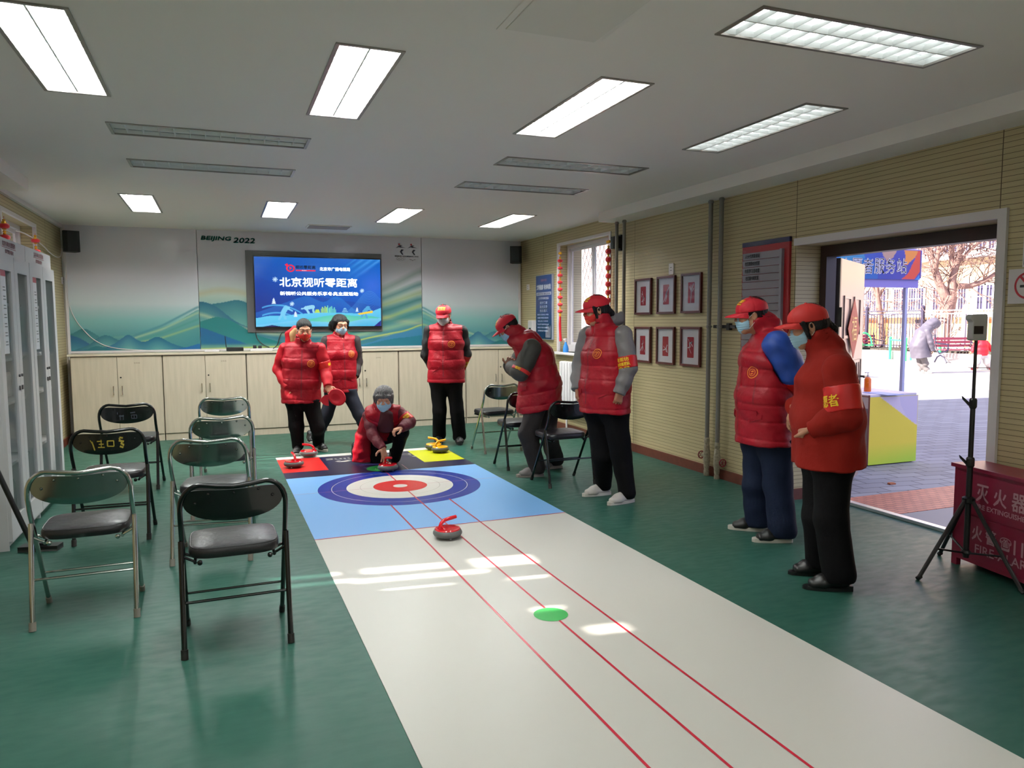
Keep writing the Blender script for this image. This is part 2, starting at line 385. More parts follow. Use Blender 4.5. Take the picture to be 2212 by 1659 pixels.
# ------------------------------------------------------------ windows
def sliding_window(name, X, out, y0, y1, z0, z1, label=None):
    """X: plane of the inner wall face, out: +1 if outdoors is at larger x"""
    r = empty(name, label, None); r['kind'] = 'structure'; xf = X+out*.13
    def bx(a, c, d, e, f, g): q = MB(); q.box(min(a, c), max(a, c), d, e, f, g); return q
    q = MB(); T = .045
    for a in ((y0, y0+T, z0, z1), (y1-T, y1, z0, z1), (y0+T, y1-T, z0, z0+T+.05), (y0+T, y1-T, z1-T, z1)): q.box(min(xf, xf+out*.06), max(xf, xf+out*.06), *a)
    q.build('frame', M_ALU, r)
    ym = (y0+y1)/2
    for k, (a, c) in enumerate(((y0+T, ym+.03), (ym-.03, y1-T))):
        q = MB(); xo = xf+out*(.012+.022*k); S = .038
        for e in ((a, a+S, z0+.09, z1-T), (c-S, c, z0+.09, z1-T), (a+S, c-S, z0+.09, z0+.09+S), (a+S, c-S, z1-T-S, z1-T)): q.box(min(xo, xo+out*.02), max(xo, xo+out*.02), *e)
        sa = q.build('sash', M_ALU, r)
        q = MB(); q.box(min(xo+out*.008, xo+out*.013), max(xo+out*.008, xo+out*.013), a+S, c-S, z0+.09+S, z1-T-S); q.build('pane', M_GLASS, sa)
    q = MB()
    q.box(min(X-out*.012, X+out*.02), max(X-out*.012, X+out*.02), y0-.035, y0+.012, z0, z1-.005); q.box(min(X-out*.012, X+out*.02), max(X-out*.012, X+out*.02), y1-.012, y1+.035, z0, z1-.005)
    q.box(min(X-out*.012, X+out*.02), max(X-out*.012, X+out*.02), y0-.035, y1+.035, z1-.005, z1+.03); q.build('casing', M_WHITE, r)
    q = MB(); q.box(min(X-out*.10, xf), max(X-out*.10, xf), y0-.06, y1+.06, z0-.03, z0, bev=.004); q.build('window_sill', M_WHITE, r)
    return r
w1 = sliding_window('window_1', XR, 1, *WIN_R)
w2 = sliding_window('window_2', XL, -1, *WIN_L)
w3 = sliding_window('window_unseen', XL, -1, *WIN_UNSEEN)  # out-of-view window, added where the sun patches on the floor need one
g = MB(); X = 4.695; sp = .11   # diamond security grille outside the right window
y0, y1, z0, z1 = WIN_R
n = int((y1-y0+z1-z0)/sp)
for s_ in (1, -1):
    for i in range(-n, n):
        pts = []
        # line y = c + s*(z-z0)*.6
        c = y0+i*sp
        za, zb = z0, z1; ya, yb = c+s_*0, c+s_*(z1-z0)*.6
        lo, hi = (0, 1)
        d = yb-ya
        ta, tb = sorted(((y0-ya)/d, (y1-ya)/d)); lo, hi = max(0, ta), min(1, tb)
        if hi-lo < .02: continue
        g.tube([(X, ya+d*lo, za+(zb-za)*lo), (X, ya+d*hi, za+(zb-za)*hi)], .004, 5)
o = g.build('security_grille', mat('grille_paint', (200, 190, 190), .5)); tag(o, 'diamond-mesh metal security grille outside the window with the lantern strings', 'grille')

# ------------------------------------------------------------ door opening
t = empty('door_1', None, None); t['kind'] = 'structure'
b = MB(); b.box(XR-.022, XR+.01, 3.13, 4.82, 2.072, 2.128); b.box(XR-.022, XR+.01, 3.075, 3.13, 0, 2.128); b.build('casing', M_WHITE, t)
b = MB(); b.box(4.575, 4.678, 4.74, 4.808, 0, 2.073); b.box(4.575, 4.678, 3.17, 4.74, 1.985, 2.073); b.box(4.575, 4.678, 3.132, 3.17, 0, 2.073)
b.build('frame', mat('dark_brown_steel', (52, 34, 32), .45), t)
b = MB(); b.box(4.64, 4.70, 3.17, 4.74, 0, .025, bev=.004); b.build('threshold', mat('steel_strip', (215, 215, 220), .3, metal=.7), t)
# the open leaf
M_LEAF = mat('door_leaf_beige', (158, 136, 128), .3, metal=.25)
P0 = Vector((4.715, 4.775, 0)); P1 = Vector((5.53, 5.30, 0)); d = (P1-P0).normalized(); nrm = Vector((d.y, -d.x, 0)); LW = (P1-P0).length
leaf = empty('door_2', None, None, P0, math.atan2(d.y, d.x)); leaf['kind'] = 'structure'
b = MB(); b.box(0, LW, -.03, .03, .03, 1.98)
b.build('panel', M_LEAF, leaf)
b = MB(); b.box(-.012, .03, -.034, .034, .03, 1.98); b.build('hinge_edge', mat('door_edge_dark', (48, 42, 44), .4), leaf)
b = MB()
for (x0, x1, z0, z1) in ((.16, .42, 1.32, 1.68), (.55, .82, 1.32, 1.68), (.14, .84, .35, 1.12)):
    for e in ((x0+.03, x1-.03, z0, z0+.025), (x0+.03, x1-.03, z1-.025, z1), (x0, x0+.03, z0, z1), (x1-.03, x1, z0, z1)): b.box(e[0], e[1], -.04, -.03, e[2], e[3])
for x in (.26, .38, .50, .62, .74): b.box(x, x+.03, -.038, -.03, .376, 1.094)
b.build('moulding', M_LEAF, leaf)
b = MB(); b.box(LW-.12, LW-.07, -.045, -.03, .78, 1.12, bev=.004); b.tube([(LW-.095, -.045, .96), (LW-.095, -.085, .96), (LW-.20, -.09, .96)], .009); b.tube([(LW-.095, .03, .96), (LW-.095, .085, .96), (LW-.20, .09, .96)], .009)
b.build('door_handle', mat('handle_bronze', (70, 60, 60), .35, metal=.6), leaf)
b = MB(); b.box(-.02, .03, -.055, -.03, 1.42, 1.58); b.box(-.02, .03, -.055, -.03, .25, .4); b.build('hinge', M_BLACK, leaf)
# fu paper, its own thing, stuck on the leaf
b = MB(); zc = 1.40; w_, h_ = .23, .26
pts = []
for k, (u, v) in enumerate(((0, -h_), (w_, 0), (0, h_), (-w_, 0))): pts.append(P0+d*(.50+u)+nrm*(.045)+UZ*(zc+v))
b.prism(pts, nrm*.004); place_text('福', .2, .22, P0+d*.50+nrm*.051+UZ*zc, d, UZ, b, 1)
tag(b.build('paper_diamond', [mat('faded_orange_paper', (196, 92, 70), .6), mat('gold_print', (226, 170, 60), .4)]), 'faded orange paper diamond with a golden character stuck on the open door leaf', 'paper decoration')

# ------------------------------------------------------------ building above and beyond, so the sun and shade fall as in the yard
b = MB(); b.box(XL-.3, 4.68, -9, YF-.25, -.1, 7.5); b.box(XL-.3, 4.68, YF-.25, YB+.3, 2.96, 7.5); b.box(XL-.3, XL, YB+.25, YB+.3, 0, 3)
struct(b.build('wall_upper_storey', mat('outer_render', (190, 180, 170), .8)))
# unseen screen added left of the room; its slots shape the sun into streaks
XS = -2.7; KY, KZ = -SUNDIR.y/SUNDIR.x, -SUNDIR.z/SUNDIR.x
def slot(x0, x1, y0, y1, z=0.0):
    """slot in the added sun screen whose sunlight lands on x0..x1, y0..y1 at height z"""
    ym = (x0+x1)/2-XS
    return (y0+KY*ym, y1+KY*ym, z+KZ*(x0-XS), z+KZ*(x1-XS))
HOLES = [slot(.15, .62, 4.36, 4.42), slot(.12, .70, 4.22, 4.28), slot(.16, .5, 4.06, 4.12), slot(.75, 1.25, 4.26, 4.36), slot(.66, 1.45, 4.10, 4.17), slot(.8, 1.2, 3.96, 4.02), slot(1.4, 1.84, 4.12, 4.30), slot(1.5, 1.75, 3.86, 3.92),
         slot(1.45, 1.62, 3.38, 3.44), slot(1.60, 1.86, 3.02, 3.12), slot(.36, .95, 8.68, 8.73), slot(.25, 1.15, 8.52, 8.56), slot(.30, 1.0, 8.38, 8.42), slot(.2, .7, 8.20, 8.23), slot(.15, .6, 7.9, 7.93), slot(.1, .55, 7.72, 7.75),
         (8.12, 8.42, 2.56, 3.06), (8.90, 9.02, 2.82, 2.96)]
wall_with_holes('wall_sun_screen', XS-.02, XS, 1.0, 12.0, 0, 4.0, HOLES, mat('sun_screen', (200, 190, 178), .8))
# ============================================================ back wall: mural boards, TV, cabinets
M_PRINT = vcmat('printed_board', .22, coat=.3)
GREY, GREY2, MID, TEAL, DTEAL = (222, 220, 230), (150, 152, 160), (128, 158, 158), (64, 128, 134), (30, 92, 108)
def smooth_curve(pts):
    xs_, ys_ = zip(*pts); X = np.array(xs_); Y = np.array(ys_)
    xx = np.linspace(0, 1, 200); yy = np.interp(xx, X, Y); k = np.ones(15)/15; yp = np.pad(yy, 7, mode='edge'); yy = np.convolve(yp, k, 'valid')
    return lambda x: np.interp(x, xx, yy)
MZ0, MZ1 = 1.13, ZC
def mural_side(w, flip):
    c = Canvas(w, MZ1-MZ0, .008); f = (lambda pts: smooth_curve([(1-x, y) for x, y in pts][::-1])) if flip else smooth_curve
    c.grad([(0, (52, 112, 126)), (.10, (66, 130, 132)), (.24, (120, 172, 170)), (.38, (196, 208, 210)), (.6, GREY), (1, (214, 212, 222))])
    c.below(f([(0, .10), (.3, .11), (.55, .14), (.8, .22), (1, .34)]), (88, 146, 138), (60, 124, 130), .25, .75)
    for a, col in ((0, (150, 176, 120)), (.035, (70, 136, 130)), (.07, (166, 188, 150)), (.10, (60, 120, 134))):
        c.band(f([(0, .03+a*.4), (.4, .04+a*.5), (.7, .10+a), (1, .20+a*1.6)]), .016, col, .7)
    c.below(f([(0, .13), (.1, .19), (.18, .14), (.3, .05), (.5, .02), (1, .0)]), (42, 108, 116), (80, 140, 140), .14)
    c.below(f([(0, .13), (.08, .10), (.16, .04), (.3, .0), (1, 0)]), (24, 84, 124), (60, 128, 140), .12)
    c.below(f([(0, 0), (.14, .05), (.22, .12), (.28, .13), (.36, .08), (.44, .06), (.54, .03), (.6, 0), (1, 0)]), (34, 100, 116), (92, 150, 146), .1)
    c.below(f([(0, 0), (.28, .03), (.38, .09), (.43, .145), (.5, .08), (.56, .06), (.62, .10), (.67, .115), (.75, .06), (.85, .02), (1, 0)]), (32, 96, 126), (96, 156, 150), .12)
    c.below(f([(0, 0), (.1, 0), (.18, .045), (.24, .03), (.3, 0), (1, 0)]), (20, 100, 110), (20, 100, 110), .1)
    c.below(f([(0, 0), (.8, 0), (.9, .02), (1, .05)]), (30, 94, 150), (40, 110, 150), .1)
    return c
def mural_mid(w):
    c = Canvas(w, MZ1-MZ0, .008); f = smooth_curve
    c.grad([(0, (60, 118, 130)), (.3, (100, 148, 146)), (.45, (176, 196, 184)), (.62, (208, 210, 218)), (1, (214, 212, 222))])
    c.band(f([(0, .46), (0.075, .50), (0.15, .49), (0.3, .42), (1, .2)]), .04, (186, 178, 140), .6)
    c.below(f([(0, .36), (0.045, .38), (0.12, .40), (0.165, .43), (0.225, .36), (0.3, .26), (0.45, .18), (1, .1)]), (44, 108, 124), (92, 150, 142), .2)
    c.below(f([(0, .40), (0.038, .40), (0.09, .33), (0.15, .22), (0.24, .16), (0.375, .12), (1, .1)]), (36, 96, 120), (104, 158, 146), .2)
    c.band(f([(0, .30), (0.09, .23), (0.18, .17), (0.3, .12), (0.6, .10), (1, .1)]), .03, (178, 188, 150), .7)
    c.below(f([(0, .22), (0.045, .27), (0.09, .275), (0.15, .22), (0.225, .12), (0.33, .05), (0.45, .01), (1, 0)]), (30, 112, 112), (44, 120, 124), .25)
    c.below(f([(0, .19), (0.06, .14), (0.15, .07), (0.24, 0), (1, 0)]), (26, 88, 134), (30, 96, 130), .15)
    # right-hand slopes: long diagonal streaks falling to the left
    for y0, y1, wd, col, a in ((.44, .70, .05, (128, 152, 146), .6), (.38, .58, .045, (74, 122, 122), .7), (.33, .50, .04, (150, 168, 120), .7), (.27, .44, .05, (50, 108, 112), .8), (.20, .38, .03, (160, 180, 110), .7), (.17, .32, .04, (56, 120, 120), .8), (.12, .25, .035, (140, 176, 140), .7), (.08, .19, .03, (64, 124, 140), .8)):
        c.band(f([(0, 0), (.5, 0), (.72, y0), (.86, (y0+y1)/2-.01), (1, y1)]), wd, col, a)
    c.below(f([(0, 0), (.65, 0), (.74, .03), (.84, .10), (.92, .13), (1, .17)]), (60, 120, 156), (44, 110, 138), .15)
    c.band(f([(0, 0), (.62, .02), (.72, .07), (.84, .115), (.92, .14), (1, .20)]), .012, (206, 206, 90), .8)
    c.below(f([(0, 0), (.70, 0), (.78, .04), (.86, .07), (.94, .08), (1, .10)]), (38, 110, 130), (34, 104, 120), .15)
    return c
for (x0, x1, cv, lb) in ((-1.745, -.252, mural_side(1.493, 0), 'left mural board, grey sky over small teal hills, behind the black chairs'),
                         (-.246, 2.757, mural_mid(3.003), 'wide central mural board with big teal mountains behind the TV'),
                         (2.763, 4.275, mural_side(1.512, 1), 'right mural board, grey sky over teal hills, beside the right wall speaker')):
    y = YB-.03 if x0 != -.246 else YB-.026
    o = cv.mesh('mural_board', (x0, y, MZ0), (1, 0, 0), (0, 0, 1), M_PRINT, back=.02)
    tag(o, lb, 'mural', 'printed mural boards on the back wall')
b = MB(); b.box(-1.775, -1.745, YB-.04, YB, .02, ZC); b.box(4.275, 4.31, YB-.04, YB, 1.1, ZC); b.box(-1.745, 4.275, YB-.045, YB, 1.105, 1.13); struct(b.build('trim_4', M_WHITE))
# lettering on the mural
M_GREENINK = mat('dark_green_ink', (24, 118, 108), .4)
yl = YB-.034
def brush_word(s, x0, x1, z0, z1, mb, slant=.25, tilt=0.0, bold=.004):
    v, f = text_fit(s, x1-x0, z1-z0, bold); mb.add([((x0+x1)/2+p.x+slant*p.y, yl, (z0+z1)/2+p.y+tilt*p.x) for p in v], f)
b = MB(); brush_word('BEIJING', -.19, .17, 2.545, 2.61, b); brush_word('2022', .21, .475, 2.535, 2.60, b)
tag(b.build('wall_lettering', M_GREENINK), 'dark green brush lettering BEIJING 2022 above the left end of the TV', 'lettering')
def winter_logo(name, cx, cz, label, rings):
    r = MB(); M = 0
    # dancing brush figure: a slanted stroke, a swept arm and a bent leg
    r.add([(cx-.075, yl, cz+.03), (cx-.01, yl, cz+.075), (cx+.03, yl, cz+.07), (cx-.02, yl, cz+.05)], [(0, 1, 2, 3)], 0)
    r.add([(cx-.01, yl, cz+.06), (cx+.075, yl, cz+.035), (cx+.03, yl, cz+.04), (cx-.02, yl, cz+.04)], [(0, 1, 2, 3)], 0)
    r.add([(cx+.01, yl, cz+.015), (cx+.045, yl, cz+.01), (cx+.015, yl, cz-.02), (cx+.04, yl, cz-.06), (cx+.02, yl, cz-.062), (cx-.012, yl, cz-.02)], [(0, 1, 2, 5), (2, 3, 4, 5)], 0)
    for k in range(8): pass
    r.add([(cx-.02+.014*math.cos(a), yl-.001, cz+.085+.014*math.sin(a)) for a in [i*PI/4 for i in range(8)]], [tuple(range(8))], 1)
    place_text('BEIJING 2022', .17, .022, (cx, yl, cz-.085), (1, 0, 0), UZ, r, 0, .001)
    if rings:
        for i in range(5):
            x, z = cx-.05+i*.025, cz-.118-(i % 2)*.012
            r.tube([(x+.014*math.cos(a), yl, z+.014*math.sin(a)) for a in [j*PI/8 for j in range(16)]], .0016, 4, mi=2, closed=True)
    else:
        for i in range(3):
            x, z = cx-.03+i*.03, cz-.122-(i == 1)*.012
            r.tube([(x-.014, yl, z), (x-.004, yl, z-.008), (x+.012, yl, z-.004)], .0025, 4, mi=2)
    tag(r.build(name, [mat('logo_navy', (38, 34, 52), .5), mat('logo_red', (170, 40, 50), .5), mat('logo_grey', (96, 96, 104), .5)]), label, 'logo')
winter_logo('wall_logo', 2.455, 2.50, 'left one of two small dark brush figure logos on the mural right of the TV', 1)
winter_logo('wall_logo', 2.63, 2.50, 'right one of two small dark brush figure logos on the mural right of the TV', 0)
# mounting board + TV
b = MB(); b.box(.344, 2.172, YB-.05, YB-.028, 1.345, 2.438, bev=.004); tag(b.build('mounting_board', mat('grey_glossy_board', (92, 92, 92), .3)), 'grey glossy backing board behind the wall TV', 'board')
tv = empty('television', 'big flat wall television showing a blue winter event slide in Chinese', 'television', (0, 0, 0))
b = MB(); b.box(.438, 2.155, YB-.105, YB-.05, 1.396, 2.372, bev=.006); b.build('housing', mat('tv_black', (12, 12, 14), .3), tv)
def slide():
    c = Canvas(1.69, .935, .005); X, Y = c.X, c.Y
    c.grad([(0, (4, 60, 170)), (.5, (0, 92, 200)), (1, (0, 96, 196))])
    t = np.clip(1-X/.55, 0, 1)[..., None]*np.clip(1.2-Y, 0, 1)[..., None]; c.C = c.C*(1-.55*t)+np.array((0, 20, 110))*.55*t
    c.below(smooth_curve([(0, .74), (.1, .66), (.25, .60), (.4, .56), (.44, .45), (1, .3)]), (0, 62, 170), (0, 40, 140), .4, .55)
    for k, (a, w_) in enumerate(((.86, .03), (.93, .04), (1.0, .03), (.80, .015))):   # light rays, top right
        d = np.abs((X-a)*.8+(Y-1)*-.62); c.blend(np.clip(1-d/w_, 0, 1)*np.clip((Y-.45)*2, 0, 1)*np.clip((X-.6)*4, 0, 1), (120, 190, 255), .55)
    c.blend(np.clip(1-np.hypot(X-.93, (Y-.62)*.6)/.2, 0, 1), (96, 120, 240), .6)
    c.below(smooth_curve([(0, .2), (.40, .46), (.46, .40), (.54, .34), (.6, .44), (.66, .44), (.72, .34), (.78, .24), (1, .1)]), (40, 150, 235), (10, 100, 215), .25, .45)
    for k in range(16):   # contour lines at right
        c.band(smooth_curve([(0, -.5), (.70+.004*k, .18-.006*k), (.80, .36-.014*k), (.86, .50-.022*k), (.93, .54-.027*k), (1, .38-.024*k)]), .006, (130, 200, 250), .55)
    c.below(smooth_curve([(0, .12), (.1, .16), (.2, .155), (.32, .18), (.45, .20), (.7, .20), (.8, .19), (.9, .2), (1, .28)]), (96, 205, 245), (90, 190, 240), .2)
    c.below(smooth_curve([(0, 0), (.45, .12), (.55, .16), (.7, .17), (.8, .15), (.9, .16), (1, .12)]), (80, 205, 170), (150, 225, 170), .15, .8)
    c.below(smooth_curve([(0, .02), (.3, .09), (.5, .07), (.7, .05), (.85, .11), (1, .12)]), (120, 205, 250), (70, 180, 240), .1, .85)
    c.poly([(.94, 0), (1, .09), (1, 0)], (10, 40, 140)); c.poly([(.05, 0), (.12, .025), (.2, 0)], (0, 30, 100))
    for (y, a, b_) in ((.30, .06, .20), (.19, .07, .2)):     # two curved bands at left
        c.band(lambda x, y=y: np.where((x > .05) & (x < .40), y+.012-(x-.16)**2*3.2, -9), .018, (96, 200, 250), .95)
    for x, y, s_ in ((.14, .33, .08), (.305, .14, .08), (.80, .22, .06)):    # fir trees
        for k in range(3): c.poly([(x-s_*.22*(1-k*.2), y+s_*k*.3), (x+s_*.22*(1-k*.2), y+s_*k*.3), (x, y+s_*(k*.3+.5))], (225, 242, 255))
    def flake(x, y, r):
        for k in range(4):
            a = k*PI/4; c.line(x-r*math.cos(a), y-r*math.sin(a)*c.w/c.h, x+r*math.cos(a), y+r*math.sin(a)*c.w/c.h, .0026, (200, 232, 255))
    flake(.155, .68, .019); flake(.28, .33, .016); flake(.845, .53, .016)
    for k in range(12): h_ = (.06, .09, .07, .10, .08, .11, .07, .09, .10, .06, .08, .05)[k]; c.poly([(.505+k*.0105, .2), (.505+k*.0105, .2+h_), (.513+k*.0105, .2+h_), (.513+k*.0105, .2)], (110, 215, 200) if k > 4 else (170, 225, 110))
    for k in range(3): wk = .03-.008*k; c.poly([(.70-wk, .21+k*.022), (.70+wk, .21+k*.022), (.70+wk*.6, .225+k*.022), (.70-wk*.6, .225+k*.022)], (150, 215, 245))
    # generic athletes: bent skater left, sprinter crouching, skier right
    def man(x, y, s_, col, segs):
        for (x1, y1, x2, y2, w_) in segs: c.line(x+x1*s_, y+y1*s_*1.8, x+x2*s_, y+y2*s_*1.8, w_*s_, col)
        return
    man(.22, .10, .12, (120, 205, 245), ((.1, .8, -.1, .45, .16), (-.1, .45, .05, .1, .09), (-.1, .45, -.35, .05, .08), (.1, .8, .5, .6, .05))); c.circ(.25, .27, .014, (130, 210, 245))
    man(.42, .20, .11, (150, 215, 245), ((.2, .45, -.3, .35, .14), (-.3, .35, -.1, 0, .08), (.2, .45, .25, .05, .07), (-.3, .35, -.6, .3, .05))); c.circ(.445, .285, .014, (150, 215, 245))
    man(.87, .12, .11, (80, 170, 225), ((.2, .8, -.1, .5, .14), (-.1, .5, .1, .05, .08), (-.1, .5, -.3, .1, .08), (.2, .8, .45, .55, .05))); c.circ(.895, .26, .012, (80, 170, 225))
    c.poly([(.80, .19), (.93, .235), (.93, .20), (.82, .17)], (246, 214, 70)); c.poly([(.455, .2), (.465, .25), (.49, .25), (.50, .2)], (190, 225, 90))
    return c
M_SCREEN = vcmat('lit_screen', .12, emit=.46)
slide().mesh('screen', (.450, YB-.1065, 1.4185), (1, 0, 0), (0, 0, 1), M_SCREEN, tv)
ys_ = YB-.1085; M_INK = mat('screen_white_text', (250, 252, 255), .4, emit=.47); M_RED = mat('screen_red', (220, 30, 60), .4, emit=.42); M_NAVY = mat('screen_dark_text', (10, 36, 70), .5, emit=.15)
def tvp(px, py): p = ony(px, py, ys_); return p
def tvtext(s, x0, y0, x1, y1, mb, mi, bold):
    a, c_ = tvp(x0, y0), tvp(x1, y1); place_text(s, abs(c_.x-a.x), abs(a.z-c_.z), ((a.x+c_.x)/2, ys_, (a.z+c_.z)/2), (1, 0, 0), UZ, mb, mi, bold)
for nm_, args_, mi_, bo_ in (('slide_title', ('北京视听零距离', 603.5, 599, 771.5, 621), 0, .003), ('slide_subtitle', ('新视听公共服务乐享冬奥主题活动', 605, 629.5, 773.5, 639), 0, .0018), ('slide_organiser', ('北京市广播电视局', 690.5, 577, 756, 586), 0, .0015), ('slide_logo_name', ('视听零距离', 638, 573, 681.5, 581.5), 2, .0015)):
    b = MB(); tvtext(*args_, b, mi_, bo_); b.build(nm_, [M_INK, M_RED, M_NAVY], tv)
b = MB()
a = tvp(639, 582.8); c_ = tvp(681.5, 586.3); b.box(a.x, c_.x, ys_-.0004, ys_, c_.z, a.z, 1)
place_text('BEI JING', .06, .012, ((a.x+c_.x)/2-.02, ys_-.001, (a.z+c_.z)/2), (1, 0, 0), UZ, b, 0)
b.build('slide_logo_bar', [M_INK, M_RED, M_NAVY], tv); b = MB()
o_ = tvp(627.5, 579.5)    # round play logo
N = 28; ring = [(math.cos(i*2*PI/N), math.sin(i*2*PI/N)) for i in range(N)]
b.add([(o_.x+.058*x, ys_, o_.z+.05*y) for x, y in ring]+[(o_.x+.038*x, ys_, o_.z+.033*y) for x, y in ring], [(i, (i+1) % N, N+(i+1) % N, N+i) for i in range(N)], 1)
b.poly([(o_.x-.014, ys_, o_.z-.02), (o_.x-.014, ys_, o_.z+.02), (o_.x+.022, ys_, o_.z)], 1); b.poly([(o_.x-.075, ys_, o_.z+.045), (o_.x-.04, ys_, o_.z+.07), (o_.x-.03, ys_, o_.z+.04), (o_.x-.045, ys_, o_.z+.02)], 1)
b.build('slide_logo', [M_INK, M_RED, M_NAVY], tv)

# ------------------------------------------------------------ storage cabinets under the mural
def cab_material():
    m = mat('bleached_wood', (184, 172, 152), .42, noise=.08, nscale=3, stretch=(9, 9, .8)); return m
M_CAB = cab_material(); M_GAP = mat('dark_gap', (30, 24, 20), .7)
XC = [-1.70, -.69, .30, 1.30, 2.303, 3.288, 4.29]; YC = 10.27
names = ['leftmost pale wood cabinet, beside the left wall', 'second pale wood cabinet from the left, behind the chairs', 'third pale wood cabinet from the left, behind the woman in the red mask', 'fourth pale wood cabinet, behind the kneeling woman', 'fifth pale wood cabinet, behind the man in the black sleeves', 'rightmost pale wood cabinet, behind the silver chair']
for i in range(6):
    x0, x1 = XC[i]+.004, XC[i+1]-.004; r = empty('storage_cabinet', names[i], 'cabinet', ((x0+x1)/2, YC, 0), 0, 'pale wood cabinets along the back wall'); hw = (x1-x0)/2
    b = MB(); b.box(-hw, hw, .02, .40, .085, 1.075); b.build('body', M_GAP if 0 else M_CAB, r)
    b = MB(); b.box(-hw+.002, hw-.002, .012, .38, 0, .083); b.build('plinth', M_CAB, r)
    for s in (-1, 1):
        b = MB(); xa, xb = sorted((s*.0025, s*(hw-.006))); b.box(xa, xb, 0, .018, .09, 1.07, bev=.002); dr = b.build('door', M_CAB, r)
        b = MB(); x = s*.048; b.tube([(x, 0, .60), (x, -.022, .60), (x, -.026, .65), (x, -.022, .705), (x, 0, .705)], .0055, 8); b.build('handle', M_CHROME, dr, smooth=True)
        if s > 0:
            b = MB(); b.cyl((.035, -.004, .81), (.035, .002, .81), .010, n=14); b.build('lock', M_BLACK, dr)
            b = MB(); place_text('文件柜', .07, .018, (.22, -.001, .985), (1, 0, 0), UZ, b); b.build('label_text', mat('faint_ink', (110, 96, 84), .6), dr)
b = MB(); b.box(-1.72, 4.31, YC-.022, YB, 1.078, 1.103, bev=.003); tag(b.build('cabinet_worktop', mat('pale_wood_top', (196, 184, 162), .4, noise=.06, nscale=3, stretch=(1, 9, 9))), 'long pale wooden top running over all the storage cabinets', 'worktop')
# small electronics on the worktop
wz = 1.103
t = empty('wifi_router', 'flat black router with one tall antenna on the worktop left of the TV', 'router', (.17, 10.45, wz))
b = MB(); b.box(-.105, .105, -.07, .07, .004, .052, bev=.004); b.build('case', M_BLACK, t)
b = MB(); b.cyl((-.105, .05, .05), (-.115, .055, .20), .006, .004, n=8); b.build('antenna', M_BLACK, t)
b = MB(); b.box(-.09, .09, -.04, .04, 0, .026, bev=.006); o = b.build('set_top_box', M_WHITE); o.location = (-.11, 10.42, wz); tag(o, 'small white box on the worktop left of the black router', 'box')
t = empty('power_strip', 'white power strip with black adaptors on the worktop below the TV corner', 'power strip', (.50, 10.45, wz))
b = MB(); b.box(-.14, .14, -.03, .03, 0, .032, bev=.004); b.build('case', M_WHITE, t)
for x in (-.085, -.02): b = MB(); b.box(x-.02, x+.025, -.02, .02, .032, .075 if x < -.05 else .068, bev=.003); b.build('adaptor', M_BLACK, t)
def cable(name, pts, r, m, label, cat='cable'):
    P = [Vector(p) for p in pts]; out = []
    for i in range(len(P)-1):
        p0, p1, p2, p3 = P[max(i-1, 0)], P[i], P[i+1], P[min(i+2, len(P)-1)]
        for k in range(8):
            t_ = k/8; out.append(.5*((2*p1)+(p2-p0)*t_+(2*p0-5*p1+4*p2-p3)*t_*t_+(3*p1-p0-3*p2+p3)*t_**3))
    out.append(P[-1]); b = MB(); b.tube(out, r, 6); return tag(b.build(name, m, smooth=True), label, cat)
Yk = YB-.045
cable('television_cable', [ony(x, y, Yk+.0) for x, y in ((553, 708), (553, 722), (557, 733), (566, 742), (574, 747), (582, 750))], .006, M_BLACK, 'black cable hanging from the left bottom corner of the TV')
cable('television_cable', [ony(x, y, Yk) for x, y in ((622, 716), (609, 719), (603, 732), (599, 745), (590, 753))], .006, M_BLACK, 'black cable looping down behind the woman in the red mask')
cable('television_cable', [ony(x, y, Yk) for x, y in ((752, 715), (770, 714), (782, 710), (790, 706))], .006, M_BLACK, 'short black cable sagging under the right half of the TV')
cable('speaker_cable', [ony(x, y, YB-.04) for x, y in ((141, 565), (143, 620), (150, 660), (163, 690), (180, 712), (205, 735), (240, 750), (300, 756), (428, 758))], .005, M_WHITE, 'thin white cable curving down the left mural board to the worktop')
cable('window_cable', [onx(x, y, XL+.03) for x, y in ((32, 498), (50, 503), (72, 515), (92, 530), (108, 546), (122, 555), (131, 553))]+[ony(134, 535, 10.45)], .006, M_WHITE, 'white cable running from the left window to the left corner speaker')

# ------------------------------------------------------------ speakers
def speaker(loc, rz, label, s=1.0, wallx=None):
    r = empty('wall_speaker', label, 'speaker', loc, rz, 'black wall speakers'); M_SP = mat('speaker_black', (10, 10, 11), .55)
    b = MB(); w = .085*s; h = .125*s
    b.prism([(-w, .07*s, -h), (w, .07*s, -h), (w*.72, .16*s, -h), (-w*.72, .16*s, -h)], (0, 0, 2*h)); b.prism([(-w, .07*s, -h), (w, .07*s, -h), (w, 0, -h), (-w, 0, -h)], (0, 0, 2*h)); b.build('case', M_SP, r)
    b = MB(); b.prism([(-w, 0, -h*.96), (-w*.6, -.025*s, -h*.96), (w*.6, -.025*s, -h*.96), (w, 0, -h*.96)], (0, 0, 2*h*.96)); b.build('grille', mat('speaker_grille', (16, 16, 17), .7, bump=.3, bscale=600), r)
    b = MB(); b.box(-.03, .03, .15*s, .20*s, -.09, .09); b.build('bracket', M_SP, r)
speaker((-1.625, 10.38, 2.462), math.radians(20), 'black speaker in the left back corner above the mural')
speaker((4.13, 10.42, 2.465), math.radians(-25), 'black speaker in the right back corner next to the mural')
speaker((4.215, 7.62, 2.37), math.radians(-90), 'black speaker partly behind the twin pipes right of the window', .55)
# ============================================================ things on the right wall
def ring_y(x, y): return onx(x, y, XR).y
YV, ZV = Vector((0, -1, 0)), UZ     # on the right wall the picture runs towards -Y
